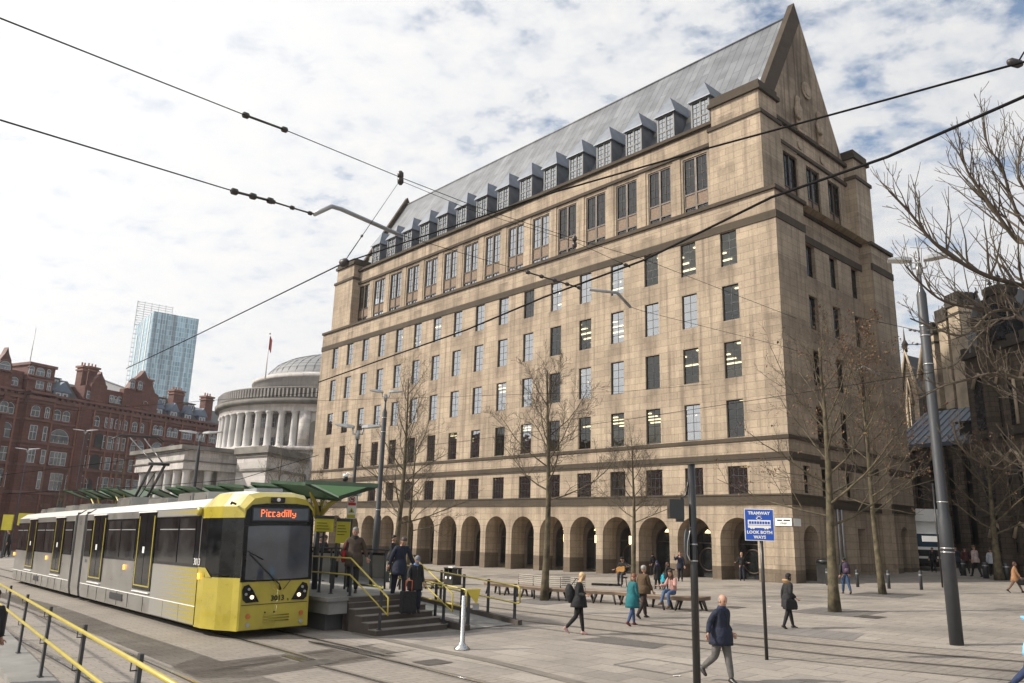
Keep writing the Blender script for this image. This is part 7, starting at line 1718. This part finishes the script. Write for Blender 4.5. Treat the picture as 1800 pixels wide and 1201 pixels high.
# 5 fur hood woman
p,h=PH(1388,1105,1005)
i=person(p,HDR(.9,.25),h,'dark haired woman in a black coat with a tan fur hood, carrying a bag',BLK,(.010,.010,.012),(.02,.015,.013),female=True,hood=(.42,.26,.13),tl=15,kl=2,tr=-15,kr=8,coat=.14,hairlen=.06,ar=-14,er=65,abr=12,fat=1.15)
handbag(i,1,BLK,'black handbag on the arm of the woman with the fur hood',drop=.04,size=(.17,.08,.13),strap=(.11*i['s'],-.04*i['s'],.02*i['s']))
# 6 backpack man, walking away
p,h=PH(1488,1044,979)
i=person(p,HDR(.1,1),h,'person in a black beanie and blue jeans walking away beside the largest tree',BLK,(.025,.055,.12),BLK,shoes=(.05,.03,.02),cap=BLK,tl=12,kl=4,tr=-14,kr=18,hood=BLK)
b0=wpt(i,(0,-.10*i['s'],.17*i['s'])); r=empty('backpack',b0,i['o'].rotation_euler.z,'purple and black backpack on the person walking away','backpack'); m=MB(); m.rings([[(k*.15*math.cos(a),k*.09*math.sin(a)-.03,z) for a in [2*math.pi*q/10 for q in range(10)]] for z,k in ((-.23,.7),(-.18,1),(.1,1.02),(.2,.75),(.24,.3))],0); m.build('body',[cloth((.05,.03,.06))],r); m=MB(); m.rings([[(k*.10*math.cos(a),k*.05*math.sin(a)-.12,z) for a in [2*math.pi*q/8 for q in range(8)]] for z,k in ((-.17,.8),(-.05,1),(0,.6))],0); m.build('pocket',[cloth((.12,.08,.13))],r)
for s_ in (-1,1): m=MB(); m.tube([(s_*.09,.02,.18),(s_*.10,.12,.24),(s_*.11,.22,.10),(s_*.11,.16,-.08),(s_*.1,.03,-.15)],.016,5); m.build('strap',[cloth(BLK)],r)
# 7 man under the first arch, 8 man on the phone
p,h=PH(1305,1021,970); person(p,HDR(-.2,-1),h,'fair haired man in black looking down at his hands in the arch nearest the corner',BLK,(.015,.018,.03),(.30,.17,.10),al=-5,el=92,ar=-5,er=92,xl=-28,xr=-28,tl=2,kl=0,tr=-2,kr=2,head=22)
p,h=PH(1196,1022,969); person(p,HDR(-.3,-1),h,'man in a dark overcoat holding a phone to his ear by the signal pole',NAVY,BLK,(.12,.07,.05),al=6,el=10,ar=48,er=128,abr=22,tl=3,kl=0,tr=-3,kr=2,coat=.12,head=2)
# 9 seated woman on the bench
p,h=PH(1186,1060,1003); p=G(1184,1049,.46); p.z=gz(p.x,p.y)
i=person(p,HDR(-.75,-.65),1.62,'long haired woman in a pale pink top and jeans sitting on the long bench',(.45,.25,.22),(.05,.09,.18),(.05,.03,.02),shoes=(.10,.06,.04),female=True,sit=.53,tl=84,kl=84,tr=92,kr=70,al=30,el=75,ar=35,er=60,hairlen=.16,head=18,lean=10,xl=-20,xr=-20)
# 10 guitarist sitting on a low stool
p=G(1097,1032); i=person(p,HDR(-.55,-.8),1.68,'busker dressed in black sitting on a stool and playing a guitar',BLK,CH,BLK,sit=.56,tl=82,kl=80,tr=84,kr=88,al=40,el=75,ar=15,er=72,abl=28,abr=20,head=25,lean=12)
q=wpt(i,(0,.14*i['s'],.09*i['s'])); r=empty('guitar',q,i['o'].rotation_euler.z,'honey coloured acoustic guitar played by the busker','guitar'); m=MB(); G1=[(-.30,.0),(-.26,.14),(-.12,.17),(.0,.11),(.10,.14),(.17,.08),(.17,-.08),(.10,-.14),(.0,-.11),(-.12,-.17),(-.26,-.14)]; R3=lambda x,z:(x*.94+z*.34*0,z+x*-.30); m.prismy([(-(x),z+ -x*-.28) for x,z in G1][::-1],-.05,.05,0); m.build('body',[plain('guitar_wood',(.42,.22,.07),.3,coat=.6)],r); m=MB(); m.tube([(-.15,.0,.04),(-.62,.0,.20)],.022,6); m.box(-.74,-.60,-.02,.02,.18,.27,0); m.build('neck',[M_LEG],r)
r=empty('stool',G(1097,1032),0,'low dark stool under the busker','stool'); m=MB(); m.lathe([(.17,.40),(.18,.43),(.16,.46)],seg=14); m.build('seat',[M_LEG],r)
for k in range(4): a=k*math.pi/2+.7; m=MB(); m.tube([(.12*math.cos(a),.12*math.sin(a),.41),(.19*math.cos(a),.19*math.sin(a),0)],.015,5); m.build('leg',[M_LEG],r)
p=G(1076,1030); m=MB(); m.prism([(x*1.5,y*1.2) for x,y in G1]+[],.0,.10,0); m.box(.2,1.0,-.07,.07,0,.10,0); o=m.build('guitar_case',[cloth(BLK)],loc=p); o.rotation_euler=(0,0,HDR(-1,.1)*math.pi/180); tag(o,'black guitar case lying open on the paving left of the busker','guitar case')
# 11-13 group behind the bench
p,h=PH(1156,1036,985); person(p,HDR(-.3,.9),h,'person in a long black coat with a dark blue hood facing the arcade',BLK,BLK,(.03,.04,.10),cap=(.02,.03,.08),coat=.20,hood=(.02,.03,.09),tl=6,kl=2,tr=-6,kr=6,fat=1.15)
p,h=PH(1172,1038,988); person(p,HDR(.9,-.1),h,'brown haired woman in black reaching her arm out',BLK,BLK,(.10,.05,.035),female=True,hairlen=.07,ar=75,er=10,abr=10,coat=.10,head=8,tl=5,kl=0,tr=-6,kr=8)
p,h=PH(1167,1037,1005); person(p,HDR(.3,1),h,'small child in a bright turquoise coat behind the bench',(.02,.36,.48),BLK,(.04,.03,.03),hood=(.02,.36,.48),coat=.12,tl=4,kl=0,tr=-4,kr=4,fat=1.35)
p,h=PH(1148,1012,972); person(p,HDR(-.2,1),h,'person in black entering a dark archway behind the group',BLK,BLK,BLK,tl=14,kl=2,tr=-14,kr=18,fat=1.2,hood=BLK,detail=False)
# 15 brown coat at the top of the steps
def onplat(px,py,pt,s_,n_,z): 
    p=PW(s_,n_,z); q=hit(px,py,p,fw); q=Vector((q.x,q.y,p.z)); return q,ztop(q,px,pt)
p,h=onplat(618,1040,924,.85,4.3,.9); i=person(p,HDR(.12,-1),h,'grey haired man in an open brown coat at the top of the steps',(.065,.045,.032),BLK,(.22,.21,.20),al=-8,el=20,ar=-14,er=35,abl=20,abr=24,tl=10,kl=6,tr=-10,kr=22,coat=.14,collar=(.03,.03,.03),head=18,fat=1.15)
m=MB(); r=empty('shoulder_bag',wpt(i,(.16*h,-.04,.02*h)),i['o'].rotation_euler.z,'red bag hanging behind the brown coated man','bag'); m.rings([[(k*.07*math.cos(a),k*.16*math.sin(a),z) for a in [2*math.pi*q/10 for q in range(10)]] for z,k in ((-.2,.7),(-.15,1),(.08,1),(.15,.6))],0); m.build('body',[cloth((.28,.02,.02))],r); m=MB(); m.tube([(0,-.1,.14),(-.05,-.02,.4),(-.06,.1,.4),(0,.1,.12)],.012,5); m.build('strap',[cloth((.28,.02,.02))],r)
# 16 navy coat stepping down with a bag
p,h=onplat(699,1040,938,-.15,4.9,.76); i=person(p,HDR(.5,-.85),h,'dark haired man in a navy overcoat stepping down with a briefcase',NAVY,(.014,.016,.028),(.05,.035,.03),al=10,el=8,ar=-8,er=6,abl=26,abr=12,tl=28,kl=34,tr=-6,kr=6,coat=.17,lean=14,head=26,fat=1.05)
q=i['B']; r=empty('briefcase',wpt(i,q[2]+q[3]*.06*i['s']),i['o'].rotation_euler.z+R_(70),'dark green briefcase in the hand of the navy coated man','bag'); m=MB(); m.box(-.19,.19,-.05,.05,-.36,-.06,0); m.build('body',[cloth((.03,.04,.035),.5)],r); m=MB(); m.tube([(-.07,0,-.06),(-.06,0,.0),(.06,0,.0),(.07,0,-.06)],.012,6); m.build('handle',[cloth((.03,.04,.035),.5)],r)
# 17 capped man with suitcase
p,h=onplat(726,1084,974,-1.15,4.9,.45); i=person(p,HDR(.45,-.9),h,'man in a grey cap and black coat coming down the steps with a suitcase',BLK,(.012,.018,.035),(.2,.19,.18),cap=(.16,.17,.20),al=-4,el=30,ar=10,er=62,abl=10,abr=14,tl=22,kl=26,tr=-4,kr=4,coat=.15,lean=6,head=22,fat=1.15,collar=(.12,.2,.4))
q=wpt(i,i['B'][2]+i['B'][3]*.06*i['s']); k=Vector((q.x,q.y,PW(-1.0,4.5,.46).z)); r=empty('suitcase',k,i['o'].rotation_euler.z,'black wheeled suitcase with a long orange handle on the steps','suitcase'); hz=q.z-k.z
m=MB(); m.box(-.2,.2,-.13,.13,.04,.60,0); m.box(-.16,.16,.13,.16,.1,.5,0); m.build('body',[cloth(BLK,.6)],r); m=MB(); m.tube([(-.09,0,.58),(-.09,0,hz),(.09,0,hz),(.09,0,.58)],.013,6); m.build('handle',[plain('orange_plastic',(.75,.13,.02),.4)],r)
for s_ in (-1,1): m=MB(); m.tube([(s_*.17-.02,0,.04),(s_*.17+.02,0,.04)],.04,10); m.build('wheel',[M_DARK],r)
# 18 tan coat, right
p,h=PH(1787,1042,985); i=person(p,HDR(.9,-.3),h,'brown haired woman in a tan coat walking near the right edge',(.36,.19,.09),(.20,.12,.08),(.09,.045,.03),female=True,coat=.16,hairlen=.05,tl=24,kl=2,tr=-24,kr=14)
handbag(i,1,BLK,'black bag in the hand of the woman in the tan coat',drop=.05,size=(.14,.06,.11))
# 19 pale blue jacket cut by the right edge
p=G(1828,1226); h=ztop(p,1812,1063); person(p,HDR(.8,-.6),h,'person in a pale blue hooded jacket and jeans cut off by the right edge',(.20,.47,.70),(.02,.035,.09),(.3,.2,.1),hood=(.20,.47,.70),tl=14,kl=4,tr=-20,kr=24,coat=.08,al=-10,ar=10,abr=12,abl=14)
# 20 dark figure at the left edge, near
p=G(-40,1215); h=1.72; person(p,HDR(-.2,1),h,'person in black clothes cut off by the left edge beside the handrail',BLK,(.02,.022,.03),BLK,tl=6,kl=2,tr=-6,kr=8,coat=.10,al=0,ar=0,abl=4,abr=4)
# 21 group in the shade of the town hall
for k,(x,yf,yt,top,hr,lab) in enumerate(((1642,1006,962,BLK,BLK,'dark figure standing in front of the white truck'),(1684,1012,958,(.02,.025,.04),BLK,'tall person in dark navy beside the lamp post, seen from behind'),(1700,1008,960,(.06,.015,.015),BLK,'person in a dark red jacket in the shade right of the lamp post'),(1718,1014,957,(.42,.33,.31),(.12,.08,.05),'woman in a pale pink jacket with a bag in the shade'),(1746,1014,962,(.36,.38,.42),(.08,.06,.04),'person in a light grey jacket left of the shaded tree'),(1766,1010,955,BLK,BLK,'tall person in black just right of the shaded tree'))):
    p,h=PH(x,yf,yt); person(p,HDR((-.4,.1,.3,-.2,.5,.1)[k],(-1,1,.8,1,.9,1)[k]),min(h,1.85),lab,top,BLK,hr,tl=8+3*k,kl=2,tr=-9,kr=10,coat=.08,fat=1.1,female=k==3,detail=False)
# 22 figures on the platform and behind the glass
for k,(x,pt,s_,n_,lab,face_) in enumerate(((711-24,990,7,6.6,'person behind the glass balustrade between the tree trunks',1),(570,955,9,5.2,'seated looking dark haired passenger behind the yellow name board',-1),(6,925,33,6.2,'passenger in black waiting on the far platform at the left edge',-1),(558,962,12,5.0,'passenger in a dark coat further along the platform',1))):
    q=PW(s_,n_,.9); q2=hit(x,1000,q,fw); q2=Vector((q2.x,q2.y,q.z)); person(q2,HDR(face_,-.2),1.7,lab,BLK if k!=3 else CH,BLK,BLK if k!=1 else (.06,.04,.03),tl=4,kl=0,tr=-5,kr=4,coat=.08,detail=False)
# 23 passengers visible inside the tram and the driver's seat back
# ------------------------------------------------------------------ thin haze between the square and the far tower
def haze():
    m=bpy.data.materials.new('haze'); m.use_nodes=True; nt=m.node_tree; nt.nodes.clear(); o=nt.nodes.new('ShaderNodeOutputMaterial'); v=nt.nodes.new('ShaderNodeVolumePrincipled')
    v.inputs['Color'].default_value=(.93,.95,1,1); v.inputs['Density'].default_value=.00024; v.inputs['Anisotropy'].default_value=.3; L(nt,v.outputs[0],o.inputs['Volume'])
    b=MB(); b.box(-1000,1000,-400,1600,-45,200,0); h=b.build('haze',[m]); tag(h,'thin pale haze over the city',None,kind='stuff')
haze()
